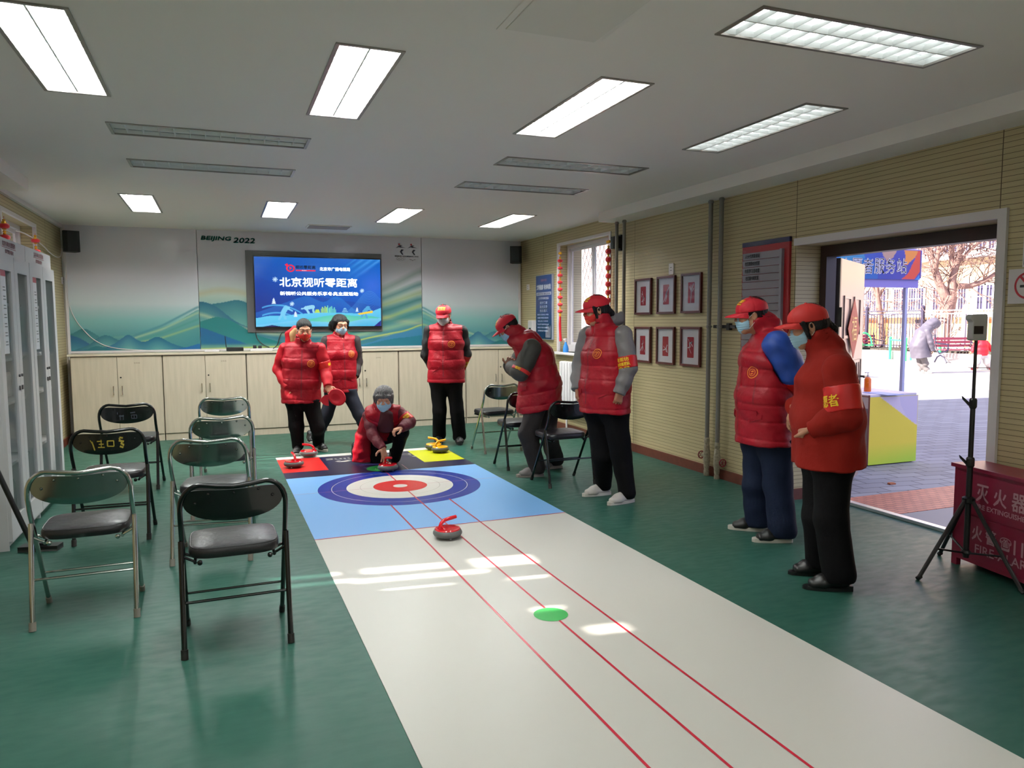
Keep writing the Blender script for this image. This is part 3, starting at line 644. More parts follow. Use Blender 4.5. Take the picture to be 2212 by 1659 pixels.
# pictures
M_PFRAME = mat('mahogany_frame', (82, 30, 26), .35, noise=.15, nscale=12); M_PAPER = mat('white_art_paper', (212, 210, 216), .3); M_SEAL = mat('seal_red', (158, 24, 40), .4)
M_PGLASS = mat('picture_glass', (10, 10, 12), .03, alpha=.08, spec=.8)
figs = {   # white brush figures (u,v in units of the red seal, strokes with widths)
 0: [((-.6, .25), (-.1, .12), .1), ((-.35, .5), (-.2, .1), .1), ((-.5, .1), (-.55, -.1), .08), ((-.05, -.1), (.5, -.25), .16), ((.1, -.2), (-.1, -.55), .16), ((-.1, -.5), (-.6, -.6), .1), ((-.05, -.55), (0, -.85), .12), ((.4, -.2), (.35, -.5), .1), ((.05, .0), (.2, -.15), .12)],
 1: [((.9, .7), (.2, .1), .13), ((.2, .1), (-.1, -.2), .2), ((-.1, -.2), (-.8, -.75), .13), ((.25, -.1), (-.1, -.7), .12), ((.3, .3), (-.15, -.05), .16)],
 2: [((-.5, .6), (-.05, .15), .14), ((.6, .8), (.05, .2), .16), ((0, .2), (0, -.3), .17), ((-.02, -.3), (-.2, -1.05), .14), ((-.1, .75), (-.05, .3), .1), ((.75, .4), (.3, .1), .1)],
 3: [((.1, .45), (.12, .4), .2), ((.2, .25), (-.3, .1), .17), ((0, .2), (-.1, -.1), .16), ((-.05, -.1), (-.9, -.6), .15), ((.1, -.1), (-.2, -.6), .12), ((.15, -.2), (.9, -.75), .05)],
 4: [((.55, .1), (.57, .05), .2), ((.4, -.05), (.1, -.3), .2), ((.1, -.3), (-.8, -.4), .15), ((.3, -.2), (.6, -.5), .15), ((.2, -.45), (.7, -.6), .12), ((-.6, 0), (.1, -.3), .06)],
 5: [((.45, .5), (.47, .45), .2), ((.3, .45), (-.35, .4), .2), ((-.3, .35), (-.1, .05), .2), ((-.1, .05), (-.8, -.05), .14), ((.2, .4), (.6, .1), .14), ((-.7, .8), (-.3, .45), .05), ((-.5, 0), (.2, -.55), .07)]}
plab = ['upper left framed print, two small white skaters on a red seal', 'upper middle framed print, a white airborne figure on a red seal', 'upper right framed print, a tall white figure with raised arms on a red seal',
        'lower left framed print, white striding skier on red, beside the woman in grey sleeves', 'lower middle framed print, a white low crouching figure on a red seal', 'lower right framed print, white ski jumper on red, next to the twin pipes']
for k, (yc, zc) in enumerate(((7.116, 1.74), (6.667, 1.742), (6.222, 1.745), (7.118, 1.217), (6.667, 1.218), (6.221, 1.22))):
    r = empty('framed_print', plab[k], 'framed picture', (XR-.002, yc, zc), 0, 'six framed prints beside the pipes'); w, h = .168, .195
    if k == 0: b = MB()
    b = MB()
    for a in ((-w+.0215, w-.0215, -h+.0004, -h+.022), (-w+.0215, w-.0215, h-.022, h-.0004), (-w, -w+.022, -h, h), (w-.022, w, -h, h)): b.box(-.026 if a[1]-a[0] < .1 else -.0257, 0, a[0], a[1], a[2], a[3], bev=.003 if a[1]-a[0] < .1 else 0)
    b.build('frame', M_PFRAME, r)
    b = MB(); b.box(-.012, -.002, -w+.02, w-.02, -h+.02, h-.02)
    sw, sh, sz = .055, .102, -.012*(k > 2)+.005; n = 6; pts = []
    for cx_, cy_, a0 in ((1, 1, 0), (-1, 1, 90), (-1, -1, 180), (1, -1, 270)):
        for q in range(n): a = math.radians(a0+90*q/(n-1)); pts.append((-.0128, -(cx_*(sw-.008)+.008*math.cos(a)), sz+cy_*(sh-.008)+.008*math.sin(a)))
    b.poly(pts, 1)
    for (p, q, wd) in figs[k]:
        p, q = Vector((p[0]*sw, p[1]*sh)), Vector((q[0]*sw, q[1]*sh)); d_ = (q-p); d_ = d_.normalized() if d_.length > 1e-6 else Vector((0, -1)); nn = Vector((-d_.y, d_.x))*wd*.045; e_ = d_*wd*.02
        P4 = [p+nn-e_, q+nn*.7+e_, q-nn*.7+e_, p-nn-e_]; b.poly([(-.0134, -c.x, sz+c.y) for c in P4], 0)
        b.poly([(-.0134, -(p.x+wd*.045*math.cos(a)), sz+p.y+wd*.045*math.sin(a)) for a in [i*PI/4 for i in range(8)]], 0)
    b.build('print', [M_PAPER, M_SEAL], r)
    b = MB(); b.box(-.016, -.015, -w+.02, w-.02, -h+.02, h-.02); b.build('glass', M_PGLASS, r)
# electrical plates
def plate(y, z, w, h, label, X=XR, s=-1, cat='wall plate', name='wall_socket'):
    b = MB(); x0, x1 = sorted((X+s*.012, X)); b.box(x0, x1, y-w/2, y+w/2, z-h/2, z+h/2, bev=.003); xx = X+s*.013
    for dz in (-.015, .015): b.box(min(xx, X+s*.012), max(xx, X+s*.012), y-.015, y+.015, z+dz-.004, z+dz+.004, 1)
    tag(b.build(name, [M_WHITE, mat('slot_grey', (120, 118, 118), .5)]), label, cat)
p = onx(1451.5, 581, XR); plate(p.y, p.z, .085, .115, 'white plate on the slatted wall above the upper middle framed print')
p = onx(1141.5, 620.5, XR); plate(p.y, p.z, .09, .085, 'small white switch plate on the slatted wall left of the blue poster', name='light_switch', cat='switch')
p = onx(134, 606, XL); plate(p.y, p.z, .09, .085, 'small white switch plate on the left wall below the corner speaker', XL, 1, name='light_switch', cat='switch')
# hand gel dispenser
r = empty('soap_dispenser', 'slim white wall dispenser with a dark window, left of the blue poster', 'dispenser', (XR, onx(1154, 700, XR).y, 1.32))
b = MB(); b.box(-.07, 0, -.085, .085, -.17, .17, bev=.012); b.build('case', M_WHITE, r)
b = MB(); b.box(-.073, -.07, -.035, .035, -.10, .06); b.build('window', M_BLACK, r)
# blue poster
r = empty('notice_board', 'tall dark blue health notice board with white Chinese text left of the window', 'notice board', (XR-.004, 9.77, 1.675))
b = MB(); b.box(-.03, 0, -.285, .285, -.458, .458, bev=.003); b.build('board', mat('poster_edge', (150, 156, 170), .4), r)
c = Canvas(.55, .90, .008); c.grad([(0, (14, 28, 66)), (.3, (12, 36, 92)), (.8, (18, 56, 120)), (1, (24, 66, 132))])
c.poly([(.03, .685), (.97, .685), (.97, .735), (.03, .735)], (200, 206, 220))
for k in range(9): x = .62+.035*k; c.poly([(x, .02), (x+.03, .02), (x+.028, .10+.11*abs(math.sin(k*1.7))), (x+.004, .12+.11*abs(math.sin(k*1.7)))], ((170, 150, 150), (110, 130, 150), (190, 180, 170))[k % 3], .8)
o = c.mesh('printed_sheet', (-.031, .275, -.45), (0, -1, 0), (0, 0, 1), M_PRINT, r)
def pline(s, u, v, w, h, mb, mi=0, bold=0.0): place_text(s, w, h, (-.0325, .275-u, -.45+v), (0, -1, 0), UZ, mb, mi, bold)
b = MB(); pline('文明健康 有你有我', .275, .735, .49, .072, b, 0, .003); pline('疫情防控不放松 健康生活有保障', .275, .639, .47, .026, b, 1, .001); pline('公共场所疫情防控倡议', .275, .575, .37, .034, b)
for k, s in enumerate(('戴好口罩', '勤洗双手', '常态通风')): pline(s, .275, .512-.056*k, .26, .038, b, 0, .001)
for k, s in enumerate(('保持社交距离减少聚集', '咳嗽打喷嚏注意遮挡', '使用公筷公勺文明用餐', '不信谣不传谣保持良好心态', '积极配合体温检测健康登记', '及时接种疫苗共筑健康防线')): pline(s, .05+.2, .345-.046*k, .40-.02*(k % 3), .022, b)
pline('健康中国', .275, .83, .2, .035, b, 2)
b.build('notice_text', [mat('poster_white_ink', (206, 212, 226), .5), mat('poster_navy_ink', (24, 40, 96), .5), mat('poster_red_ink', (120, 70, 110), .5)], r)
# directory
r = empty('directory_board', 'red framed directory board with grey slats and a navy top strip, left of the door', 'directory board', (XR-.003, 5.155, 1.70))
b = MB(); b.box(-.022, 0, -.292, .292, -.55, .45, bev=.002); b.build('board', mat('directory_red', (150, 18, 26), .4), r)
b = MB(); b.box(-.0245, .0005, -.2935, .2935, .412, .4515); b.build('header', mat('directory_navy', (26, 18, 64), .4), r)
b = MB(); M_SLGREY = mat('directory_grey', (142, 138, 146), .35, metal=.2)
for k in range(15):
    z = .326-k*.0625; b.prism([(-.036, -.21, z-.029), (-.030, -.21, z-.0295), (-.030, -.21, z+.030), (-.041, -.21, z+.028)], (0, .475, 0))
b.box(-.05, -.022, -.235, -.21, -.55, .36); b.build('slat_panel', M_SLGREY, r)
b = MB()
for k, s in enumerate(('人大代表联络站', '社区居委会主任室', '市民学习活动室', '社区图书阅览室')): place_text(s, (.19, .19, .19, .165)[k], .034, (-.0425, .135, .326-.0625*k), (0, -1, 0), UZ, b, 0, .0012)
b.build('directory_text', mat('black_ink', (32, 28, 32), .5), r)
# signs right of the door, cut by the frame
r = empty('no_smoking_sign', 'white no smoking sign right of the door, cut by the photo edge', 'sign', (XR-.002, 2.95, 1.672))
b = MB(); b.box(-.012, 0, -.115, .10, -.105, .095); b.build('plate', M_WHITE, r)
b = MB(); N = 32; cy_, R1, R2 = -.015, .078, .066
b.add([(-.0135, cy_-R*math.cos(2*PI*i/N), -.002+R*math.sin(2*PI*i/N)) for R in (R1, R2) for i in range(N)], [(i, (i+1) % N, N+(i+1) % N, N+i) for i in range(N)], 0)
b.prism([(-.0136, cy_+.052, .05), (-.0136, cy_+.042, .06), (-.0136, cy_-.052, -.05), (-.0136, cy_-.042, -.06)], (-.0005, 0, 0), 0)
b.box(-.0134, -.0125, cy_-.045, cy_+.045, -.012, .002, 1); b.build('symbol', [mat('sign_red', (170, 22, 40), .4), M_BLACK], r)
r = empty('wifi_sign', 'white sign with a big blue letter above the no smoking sign', 'sign', (XR-.002, 2.88, 1.905))
b = MB(); b.box(-.012, 0, -.20, .093, -.13, .14); b.build('plate', M_WHITE, r)
b = MB(); place_text('WiFi', .25, .09, (-.0135, -.06, .0), (0, -1, 0), UZ, b, 0, .004); b.box(-.0135, -.012, -.19, .085, -.115, -.07, 1); b.build('symbol', [mat('sign_blue', (40, 120, 180), .4), M_BLACK], r)
# radiator under the window
r = empty('radiator', 'white column radiator under the window, behind the woman in grey sleeves', 'radiator', (4.22, 8.45, 0))
for k in range(12):
    y = .50-k*.085; b = MB(); b.box(-.05, .05, y-.034, y+.034, .30, .95, bev=.02); b.build('column', M_ALU, r)
b = MB()
for z in (.36, .89): b.cyl((0, .52, z), (0, -.5, z), .018)
b.cyl((0, .40, 0), (0, .40, .32), .012); b.cyl((0, -.34, 0), (0, -.34, .32), .012); b.build('pipe', M_ALU, r)
# risers
M_PIPE = mat('painted_grey_pipe', (118, 114, 108), .45, bump=.05, bscale=90); M_PIPE_L = mat('dirty_brass', (150, 140, 120), .5, noise=.3, nscale=60); M_VALVE = mat('valve_red', (120, 16, 30), .45)
def riser(y, x, label, z0=0, valve=None, r0=.0205):
    r = empty('heating_pipe', label, 'pipe', (x, y, 0)); b = MB()
    b.cyl((0, 0, z0), (0, 0, 2.587), r0, n=16); b.build('pipe', M_PIPE, r, smooth=True)
    b = MB()
    for z in ([2.57] if valve is None else [1.42, 2.57]): b.lathe([(r0, -.012), (r0*1.3, -.008), (r0*1.3, .008), (r0, .012)], (0, 0, z), 16)
    b.build('collar', M_PIPE, r, smooth=True)
    if valve is not None:
        zv, s = valve; b = MB(); b.lathe([(r0, -.2), (r0*1.25, -.19), (r0*1.25, -.14), (r0, -.13), (r0*1.3, -.10), (r0*1.3, -.075), (r0*1.6, -.04), (r0*1.6, .04), (r0*1.3, .075), (r0*1.3, .10), (r0, .12), (r0*1.3, .13), (r0*1.3, .17), (r0, .18)], (0, 0, zv), 18)
        b.cyl((0, 0, zv), (0, -s*.075, zv), .012); b.build('valve', M_PIPE_L, r, smooth=True)
        b = MB(); c_ = Vector((0, -s*.085, zv)); pts = [c_+Vector((.034*math.cos(a)*1.0, 0, .034*math.sin(a))) for a in [i*2*PI/20 for i in range(20)]]
        b.tube([p_+Vector((0, 0, 0)) for p_ in pts], .006, 6, closed=True)
        for i in range(5): a = i*2*PI/5; b.cyl(c_, c_+Vector((.032*math.cos(a), 0, .032*math.sin(a))), .0035, n=5)
        b.build('hand_wheel', M_VALVE, r, smooth=True)
riser(5.88, 4.28, 'left pipe of the thick pair by the directory board, red valve on its left', 0, (.19, -1))
riser(5.72, 4.28, 'right pipe of the thick pair by the directory board, red valve on its right', 0, (.075+.09, 1))
riser(7.505, 4.20, 'left pipe of the thin pair between the window and the framed prints', 0, None, .019)
riser(7.338, 4.20, 'right pipe of the thin pair between the window and the framed prints', 0, None, .019)
b = MB(); b.box(4.295, XR, 5.60, 5.64, 1.39, 1.45); b.box(4.30, 4.315, 5.52, 5.84, 1.405, 1.435); tag(b.build('pipe_bracket', mat('black_iron', (28, 26, 26), .6)), 'small black iron bracket holding the thick pipe pair to the wall', 'bracket')

# ------------------------------------------------------------ lantern strings
M_LANT = mat('lantern_red_flock', (205, 8, 30), .7, bump=.2, bscale=300, sheen=.5); M_GOLD = mat('gold_foil', (228, 172, 50), .3, metal=.6); M_TASSEL = mat('red_tassel', (196, 12, 30), .8)
def lantern_string(label, X, ytop, ys_px, xpx, R, hz, tassel=True, topz=2.46, ends=None):
    zs = [onx(xpx, q, X) for q in ys_px]; y = zs[0].y; r = empty('lantern_string', label, 'lantern string', (X, y, topz), 0, 'hanging lantern strings')
    b = MB(); b.cyl((0, 0, 0), (0, 0, zs[-1].z-topz-.1), .0022, n=5); b.build('cord', M_LANT, r)
    b = MB()
    for s in (-1, 1): b.lathe([(.002, -.02), (.016, -.012), (.018, 0), (.016, .012), (.002, .02)], (0, s*.018, -.06), 10)
    b.build('bow', M_GOLD, r, smooth=True)
    for p_ in zs:
        z = p_.z-topz; b = MB(); prof = [(R*.35, -hz), (R*.72, -hz*.86), (R*.95, -hz*.45), (R, 0), (R*.95, hz*.45), (R*.72, hz*.86), (R*.35, hz)]
        b.lathe(prof, (0, 0, z), 24); la = b.build('lantern', M_LANT, r, smooth=True)
        b = MB(); b.lathe([(.011, -.018), (.016, -.012), (.009, 0), (.016, .012), (.011, .018)], (0, 0, z+hz+.016), 10); b.lathe([(.013, -.006), (.02, 0), (.013, .006)], (0, 0, z-hz-.004), 10); b.build('cap', M_GOLD, la, smooth=True)
    if tassel:
        z = zs[-1].z-topz-hz; b = MB(); b.lathe([(.012, -.04), (.017, -.03), (.017, -.01), (.01, 0)], (0, 0, z-.01), 10); b.build('tassel_cap', M_GOLD, r, smooth=True)
        b = MB(); b.tube([(0, 0, z-.04), (0, .004, z-.15), (0, -.006, z-.28), (0, -.02, z-.38)], [.013, .017, .016, .02], 10); b.build('tassel', M_TASSEL, r, smooth=True)
lantern_string('red lantern string hanging left of the window, beside the blue notice board', XR-.06, 0, (563.5, 579, 594.6, 609.8, 625, 642.2, 657.6, 672.6), 1210, .037, .021, topz=2.44)
lantern_string('red lantern string at the right side of the window, above the grey-sleeved woman cap', XR-.06, 0, (543, 560.6, 578.5, 596.3, 614, 631.5, 649, 667), 1314, .034, .031, topz=2.46)
lantern_string('red lantern string at the right side of the left window, above the glass cabinets', XL+.06, 0, (520, 543, 566, 589), 76.5, .042, .022, topz=2.40)
lantern_string('red lantern string at the left photo edge, hanging before the left window', XL+.06, 0, (488, 512, 537, 562), 9, .042, .024, topz=2.42)
# spray bottle on the sill
r = empty('spray_bottle', 'blue spray bottle standing on the window sill', 'spray bottle', (XR-.03, onx(1222, 750, XR-.03).y, 1.06))
b = MB(); b.lathe([(.036, 0), (.038, .01), (.038, .05), (.030, .085), (.014, .125), (.012, .14)], n=20); b.build('bottle', mat('blue_plastic', (60, 140, 220), .25), r, smooth=True)
b = MB(); b.lathe([(.014, .138), (.014, .155)], n=14); b.prism([(-.012, -.02, .155), (-.012, .055, .165), (-.012, .055, .18), (-.012, -.03, .19)], (.024, 0, 0)); b.prism([(-.004, .04, .165), (-.004, .05, .125), (-.004, .058, .13), (-.004, .052, .168)], (.008, 0, 0)); b.build('trigger_head', M_WHITE, r)

# ============================================================ fire extinguisher box
ang = math.radians(9.5); r = empty('fire_extinguisher_box', 'dark red metal fire extinguisher box against the wall at the right photo edge', 'extinguisher box', (4.105, 3.17, 0), -ang)
M_BOX = mat('box_crimson', (132, 22, 52), .35, noise=.06, nscale=6); M_BOXINK = mat('box_pale_print', (205, 160, 170), .5)
BL = .86
b = MB(); b.box(0, .20, -BL, 0, .045, .595); b.box(.0, .03, -.04, 0, 0, .05); b.box(.17, .20, -.04, 0, 0, .05); b.box(0, .03, -BL, -BL+.04, 0, .05); b.box(.17, .20, -BL, -BL+.04, 0, .05); b.build('body', M_BOX, r)
b = MB(); b.box(-.018, .215, -BL-.01, .015, .595, .618, bev=.003); b.build('lid', M_BOX, r)
b = MB(); b.box(-.006, 0, -BL+.03, -.03, .335, .575, bev=.002); b.box(-.006, 0, -BL+.03, -.03, .07, .325, bev=.002); b.build('front_panel', M_BOX, r)
b = MB(); nx = (0, -1, 0)
for k, (s, u) in enumerate(zip('灭火器', (.215, .335, .455))): place_text(s, .085, .10, (-.008, -u, .475), nx, UZ, b, 0, .002)
place_text('FIRE EXTINGUISHER', .36, .028, (-.008, -.345, .395), nx, UZ, b, 0, .001)
b.build('upper_lettering', M_BOXINK, r); b = MB()
for k, (s, u) in enumerate(zip('火警', (.19, .285))): place_text(s, .07, .085, (-.008, -u, .235), nx, UZ, b, 0, .002)
place_text('☎', .075, .075, (-.008, -.385, .225), nx, UZ, b, 0, .001); place_text('119', .12, .082, (-.008, -.50, .225), nx, UZ, b, 0, .0015); place_text('FIRE-ALARM', .40, .05, (-.008, -.38, .145), nx, UZ, b, 0, .001)
b.build('lower_lettering', M_BOXINK, r)

# ============================================================ thermometer on tripod
r = empty('thermometer_stand', 'black tripod stand carrying a white infrared thermometer in front of the door', 'thermometer stand', (3.99, 2.99, 0))
M_TRI = mat('tripod_black', (16, 16, 18), .35)
ft = [Vector((3.647-3.99, 3.02-2.99, 0)), Vector((4.165-3.99, 3.30-2.99, 0)), Vector((3.98-3.99, 2.64-2.99, 0))]
for f_ in ft:
    u = f_.normalized(); b = MB(); b.tube([u*.028+UZ*.435, f_*.97+UZ*.012], .011, 8); b.tube([f_*.93+UZ*.022, f_+UZ*.008], .013, 8); lg = b.build('leg', M_TRI, r, smooth=True)
    b = MB(); m_ = f_*.62+UZ*.17; b.tube([u*.02+UZ*.13, m_], .006, 6); b.build('brace', M_TRI, r, smooth=True)
b = MB(); b.cyl((0, 0, .10), (0, 0, .66), .016, n=14); b.cyl((0, 0, .66), (0, 0, 1.02), .0135, n=14); b.cyl((0, 0, 1.02), (0, 0, 1.36), .009, n=12); b.build('pole', M_TRI, r, smooth=True)
b = MB(); b.lathe([(.02, -.02), (.034, -.012), (.034, .012), (.02, .02)], (0, 0, .44), 16); b.build('leg_collar', M_TRI, r)
b = MB(); b.lathe([(.02, -.012), (.028, 0), (.02, .012)], (0, 0, .13), 16); b.build('brace_collar', M_TRI, r)
for z, q in ((.66, .017), (1.0, .015)):
    b = MB(); b.lathe([(q, -.03), (q+.005, -.02), (q+.005, .02), (q, .03)], (0, 0, z), 14); cl_ = b.build('clamp', M_TRI, r)
    b = MB(); b.prism([RH*-.015+UZ*(z), RH*-.06+UZ*(z+.04), RH*-.055+UZ*(z+.022), RH*-.02+UZ*(z-.015)], FH*.012); b.build('clamp_lever', M_TRI, cl_)
hd = MB(); a0 = -math.atan2(RH.y, RH.x)
def loc(u, v, z): return RH*u+FH*v+UZ*z
prof = [(-.035, 1.358), (.038, 1.358), (.043, 1.365), (.043, 1.50), (.036, 1.508), (-.042, 1.505), (-.052, 1.498), (-.052, 1.478), (-.045, 1.472), (-.038, 1.462), (-.040, 1.366)]
hd.prism([loc(u, -.03, z) for u, z in prof], FH*.055); o = hd.build('sensor_head', mat('warm_white_plastic', (178, 176, 172), .35), r)
mdf = o.modifiers.new('b', 'BEVEL'); mdf.width = .005; mdf.segments = 2
hd = MB(); hd.prism([loc(-.034, -.031, 1.395), loc(.018, -.031, 1.395), loc(.018, -.031, 1.44), loc(-.034, -.031, 1.44)], FH*-.002); hd.build('display', mat('dark_display', (24, 14, 18), .15), r)

# ============================================================ glass cabinets on the left
M_CABW = mat('grey_white_steel', (192, 192, 194), .4); M_CGL = mat('cabinet_glass', (150, 170, 170), .03, alpha=.14, spec=.6); M_REDINK = mat('cabinet_red_ink', (140, 70, 78), .6)
def glass_cabinet(y0, y1, label, items):
    r = empty('glass_cabinet', label, 'cabinet', (XL+.01, (y0+y1)/2, 0), 0, 'tall glass cabinets'); w = (y1-y0)/2-.003; D = .46; H = CABH
    b = MB(); wi = w-.012; b.box(0, D, -w, -wi, 0, H); b.box(0, D, wi, w, 0, H); b.box(0, .01, -wi, wi, 0, H); b.box(.01, D-.02, -wi, wi, H-.02, H); b.box(.01, D, -wi, wi, .03, .055); b.box(D-.02, D, -wi, wi, 1.935, H); b.box(D-.05, D-.03, -wi, wi, 0, .03); b.build('body', M_CABW, r)
    for z in (.5, .92, 1.22, 1.60): b = MB(); b.box(.01, D-.04, -w+.012, w-.012, z, z+.02); b.build('shelf', M_CABW, r)
    for s in (-1, 1):
        ya, yb = sorted((s*.003, s*(w-.004))); b = MB(); f = .085
        for a in ((ya, ya+f, .06, 1.928), (yb-f, yb, .06, 1.928), (ya+f, yb-f, .06, .20), (ya+f, yb-f, 1.83, 1.928)): b.box(D, D+.022, *a)
        dr = b.build('door', M_CABW, r); b = MB(); b.box(D+.008, D+.012, ya+f, yb-f, .20, 1.83); b.build('pane', M_CGL, dr)
        b = MB(); yy = s*.035; b.box(D+.022, D+.03, yy-.012, yy+.012, 1.02, 1.05); b.cyl((D+.022, yy, 1.12), (D+.032, yy, 1.12), .01, n=10); b.build('latch', mat('latch_grey', (90, 88, 90), .4, metal=.5), dr)
    b = MB(); place_text('北京冬奥会志愿服务', .34, .036, (D+.001, 0, 2.016), (0, 1, 0), UZ, b, 0, .001); b.box(D+.0005, D+.0012, -.18, .18, 1.989, 1.993); place_text('体育健身器材', .22, .030, (D+.001, 0, 1.966), (0, 1, 0), UZ, b, 0, .001); b.build('lettering', M_REDINK, r)
    b = MB(); b.box(D+.0125, D+.014, -w+.075, -w+.245, 1.28, 1.83, 0); b.box(D+.014, D+.0145, -w+.075, -w+.245, 1.79, 1.83, 1)
    for k in range(7): b.box(D+.014, D+.0145, -w+.10, -w+.15, 1.33+k*.06, 1.365+k*.06, 2); b.box(D+.014, D+.0145, -w+.165, -w+.23, 1.335+k*.06, 1.342+k*.06, 3); b.box(D+.014, D+.0145, -w+.165, -w+.22, 1.355+k*.06, 1.362+k*.06, 3)
    b.build('notice_sheet', [M_PAPER, M_SEAL, M_WHITE, mat('grey_print', (120, 120, 120), .6)], r)
    for (x, y, z, sx, sy, sz, col, lb) in items:
        b = MB(); b.box(-sx/2, sx/2, -sy/2, sy/2, 0, sz, bev=min(sx, sy, sz)*.18); o = b.build('stored_bundle', mat('bundle_%d_%d_%d' % col, col, .7, noise=.2, nscale=15)); o.location = (XL+.01+x, (y0+y1)/2+y, z); tag(o, lb, 'bundle', 'bundles stored in the glass cabinets')
CABH = 2.052
glass_cabinet(5.62, 6.52, 'near glass-doored steel cabinet on the left wall, cut by the photo edge', [(.22, -.22, 1.24, .28, .30, .30, (80, 110, 150), 'blue wrapped bundle on the upper shelf of the near glass cabinet'), (.22, .2, .94, .28, .3, .2, (150, 150, 150), 'grey bundle at middle height in the near glass cabinet'), (.22, -.2, .52, .28, .3, .32, (110, 130, 165), 'pale blue bundle low in the near glass cabinet'), (.2, .2, .055, .3, .3, .3, (90, 96, 92), 'dark grey bundle at the bottom of the near glass cabinet')])
glass_cabinet(6.52, 7.42, 'far glass-doored steel cabinet on the left wall, next to the small chairs', [(.22, -.2, 1.24, .28, .3, .25, (110, 124, 120), 'green grey bundle on the upper shelf of the far glass cabinet'), (.22, .1, .94, .25, .35, .2, (176, 158, 140), 'tan bundle at middle height in the far glass cabinet'), (.22, .05, .52, .28, .5, .3, (190, 130, 100), 'orange brown bundle low in the far glass cabinet')])
# floor squeegee leaning at the left photo edge
r = empty('floor_mop', 'black long-handled floor mop leaning at the left photo edge behind the silver chair', 'mop', (0, 0, 0))
a = onz(100, 1196); q = atd(57, 1150, a.dot(FH)-.02); p2 = atd(0, 1030, a.dot(FH)-.08)
dh = (p2-q).normalized(); b = MB(); b.tube([q-dh*.12, q+dh*.9], .016, 10); b.build('handle', M_BLACK, r, smooth=True)
b = MB(); c1, c2 = onz(38, 1194), onz(124, 1190); dd = (c2-c1).normalized(); nn = Vector((-dd.y, dd.x, 0)); b.prism([c1+UZ*.012, c2+UZ*.012, c2+nn*.09+UZ*.012, c1+nn*.09+UZ*.012], UZ*.022); b.prism([c1+dd*.1+nn*.02+UZ*.03, c2-dd*.06+nn*.02+UZ*.03, c2-dd*.06+nn*.07+UZ*.03, c1+dd*.1+nn*.07+UZ*.03], UZ*.02); b.build('head', M_BLACK, r)
b = MB(); b.prism([c1, c2, c2+nn*.09, c1+nn*.09], UZ*.014); b.build('pad', mat('mop_pad', (60, 62, 60), .9), r)

# ============================================================ curling mat
MR = -0.0098
mt = empty('curling_mat', 'long glossy printed curling mat with blue target rings and red lines on the floor', 'mat', (.598, 0, 0), -MR)
M_MW = mat('mat_white', (202, 200, 192), .36, spec=.3, bump=.015, bscale=5); M_MB = mat('mat_light_blue', (120, 172, 224), .36, spec=.3); M_MN = mat('mat_navy', (20, 20, 52), .36, spec=.3); M_MBL = mat('mat_blue', (8, 40, 132), .36, spec=.3)
M_MR = mat('mat_red', (188, 34, 32), .36, spec=.3); M_ML = mat('mat_line_red', (184, 30, 52), .3); M_MY = mat('mat_yellow', (182, 184, 20), .36, spec=.3); M_MG = mat('mat_green', (48, 160, 74), .36, spec=.3); M_MDG = mat('mat_dark_green', (30, 110, 50), .36, spec=.3); M_MGR = mat('mat_grey_line', (160, 158, 146), .4)
b = MB(); MW_, T = 1.886, .004
b.box(0, MW_, -1.0, 8.43, 0, T, 0)
def rect(u0, u1, v0, v1, mi, lv): b.poly([(u0, v0, T+lv*.0002), (u1, v0, T+lv*.0002), (u1, v1, T+lv*.0002), (u0, v1, T+lv*.0002)], mi)
def disc(cu, cv, R, mi, lv, N=96): b.poly([(cu+R*math.cos(2*PI*i/N), cv+R*math.sin(2*PI*i/N), T+lv*.0002) for i in range(N)], mi)
def ring(cu, cv, R1, R2, mi, lv, N=96): b.add([(cu+R*math.cos(2*PI*i/N), cv+R*math.sin(2*PI*i/N), T+lv*.0002) for R in (R1, R2) for i in range(N)], [(i, (i+1) % N, N+(i+1) % N, N+i) for i in range(N)], mi)
rect(0, MW_, 5.11, 7.24, 1, 1); rect(0, MW_, 7.24, 8.29, 2, 1); rect(0, MW_, 8.29, 8.43, 0, 1)
HC = (.93, 6.535); disc(*HC, .722, 3, 2); ring(*HC, .606, .600, 0, 3); disc(*HC, .475, 0, 3); ring(*HC, .357, .353, 9, 4); disc(*HC, .24, 4, 4); ring(*HC, .15, .147, 5, 5); disc(*HC, .064, 0, 5)
rect(0, MW_, 5.105, 5.118, 5, 6)
for u, va, vb in ((.693, -1, 5.87), (.945, -1, 6.30), (.945, 6.76, 7.24), (1.191, -1, 5.89)): rect(u-.006, u+.006, va, vb, 5, 6)
rect(0, .69, 6.533, 6.539, 10, 6); rect(1.17, MW_, 6.533, 6.539, 10, 6); rect(1.175, 1.183, 7.24, 7.52, 10, 6)
rect(0, .44, 7.53, 8.29, 4, 3); rect(1.43, MW_-.01, 7.55, 8.29, 6, 3); disc(.95, 7.40, .155, 8, 3); disc(.938, 3.325, .087, 7, 7)
place_text('Dry Curling', .92, .12, (.95, 8.10, T+.001), (-1, 0, 0), (0, -1, 0), b, 0, .003); place_text('START', .17, .045, (.95, 7.385, T+.001), (-1, 0, 0), (0, -1, 0), b, 0, .002)
for k, (cu, w_, h_, s_) in enumerate(((.66, .17, .05, .0), (.70, .08, .03, .05), (.60, .07, .03, .04), (1.42, .07, .035, 0), (1.39, .04, .015, .05))):
    b.poly([(cu-w_/2, 7.93+s_, T+.001), (cu, 7.93+s_-h_/2, T+.001), (cu+w_/2, 7.94+s_, T+.001), (cu, 7.93+s_+h_/2, T+.001)], 0)
b.build('printed_surface', [M_MW, M_MB, M_MN, M_MBL, M_MR, M_ML, M_MY, M_MG, M_MDG, M_MGR, mat('mat_faint_red', (180, 110, 130), .3)], mt)

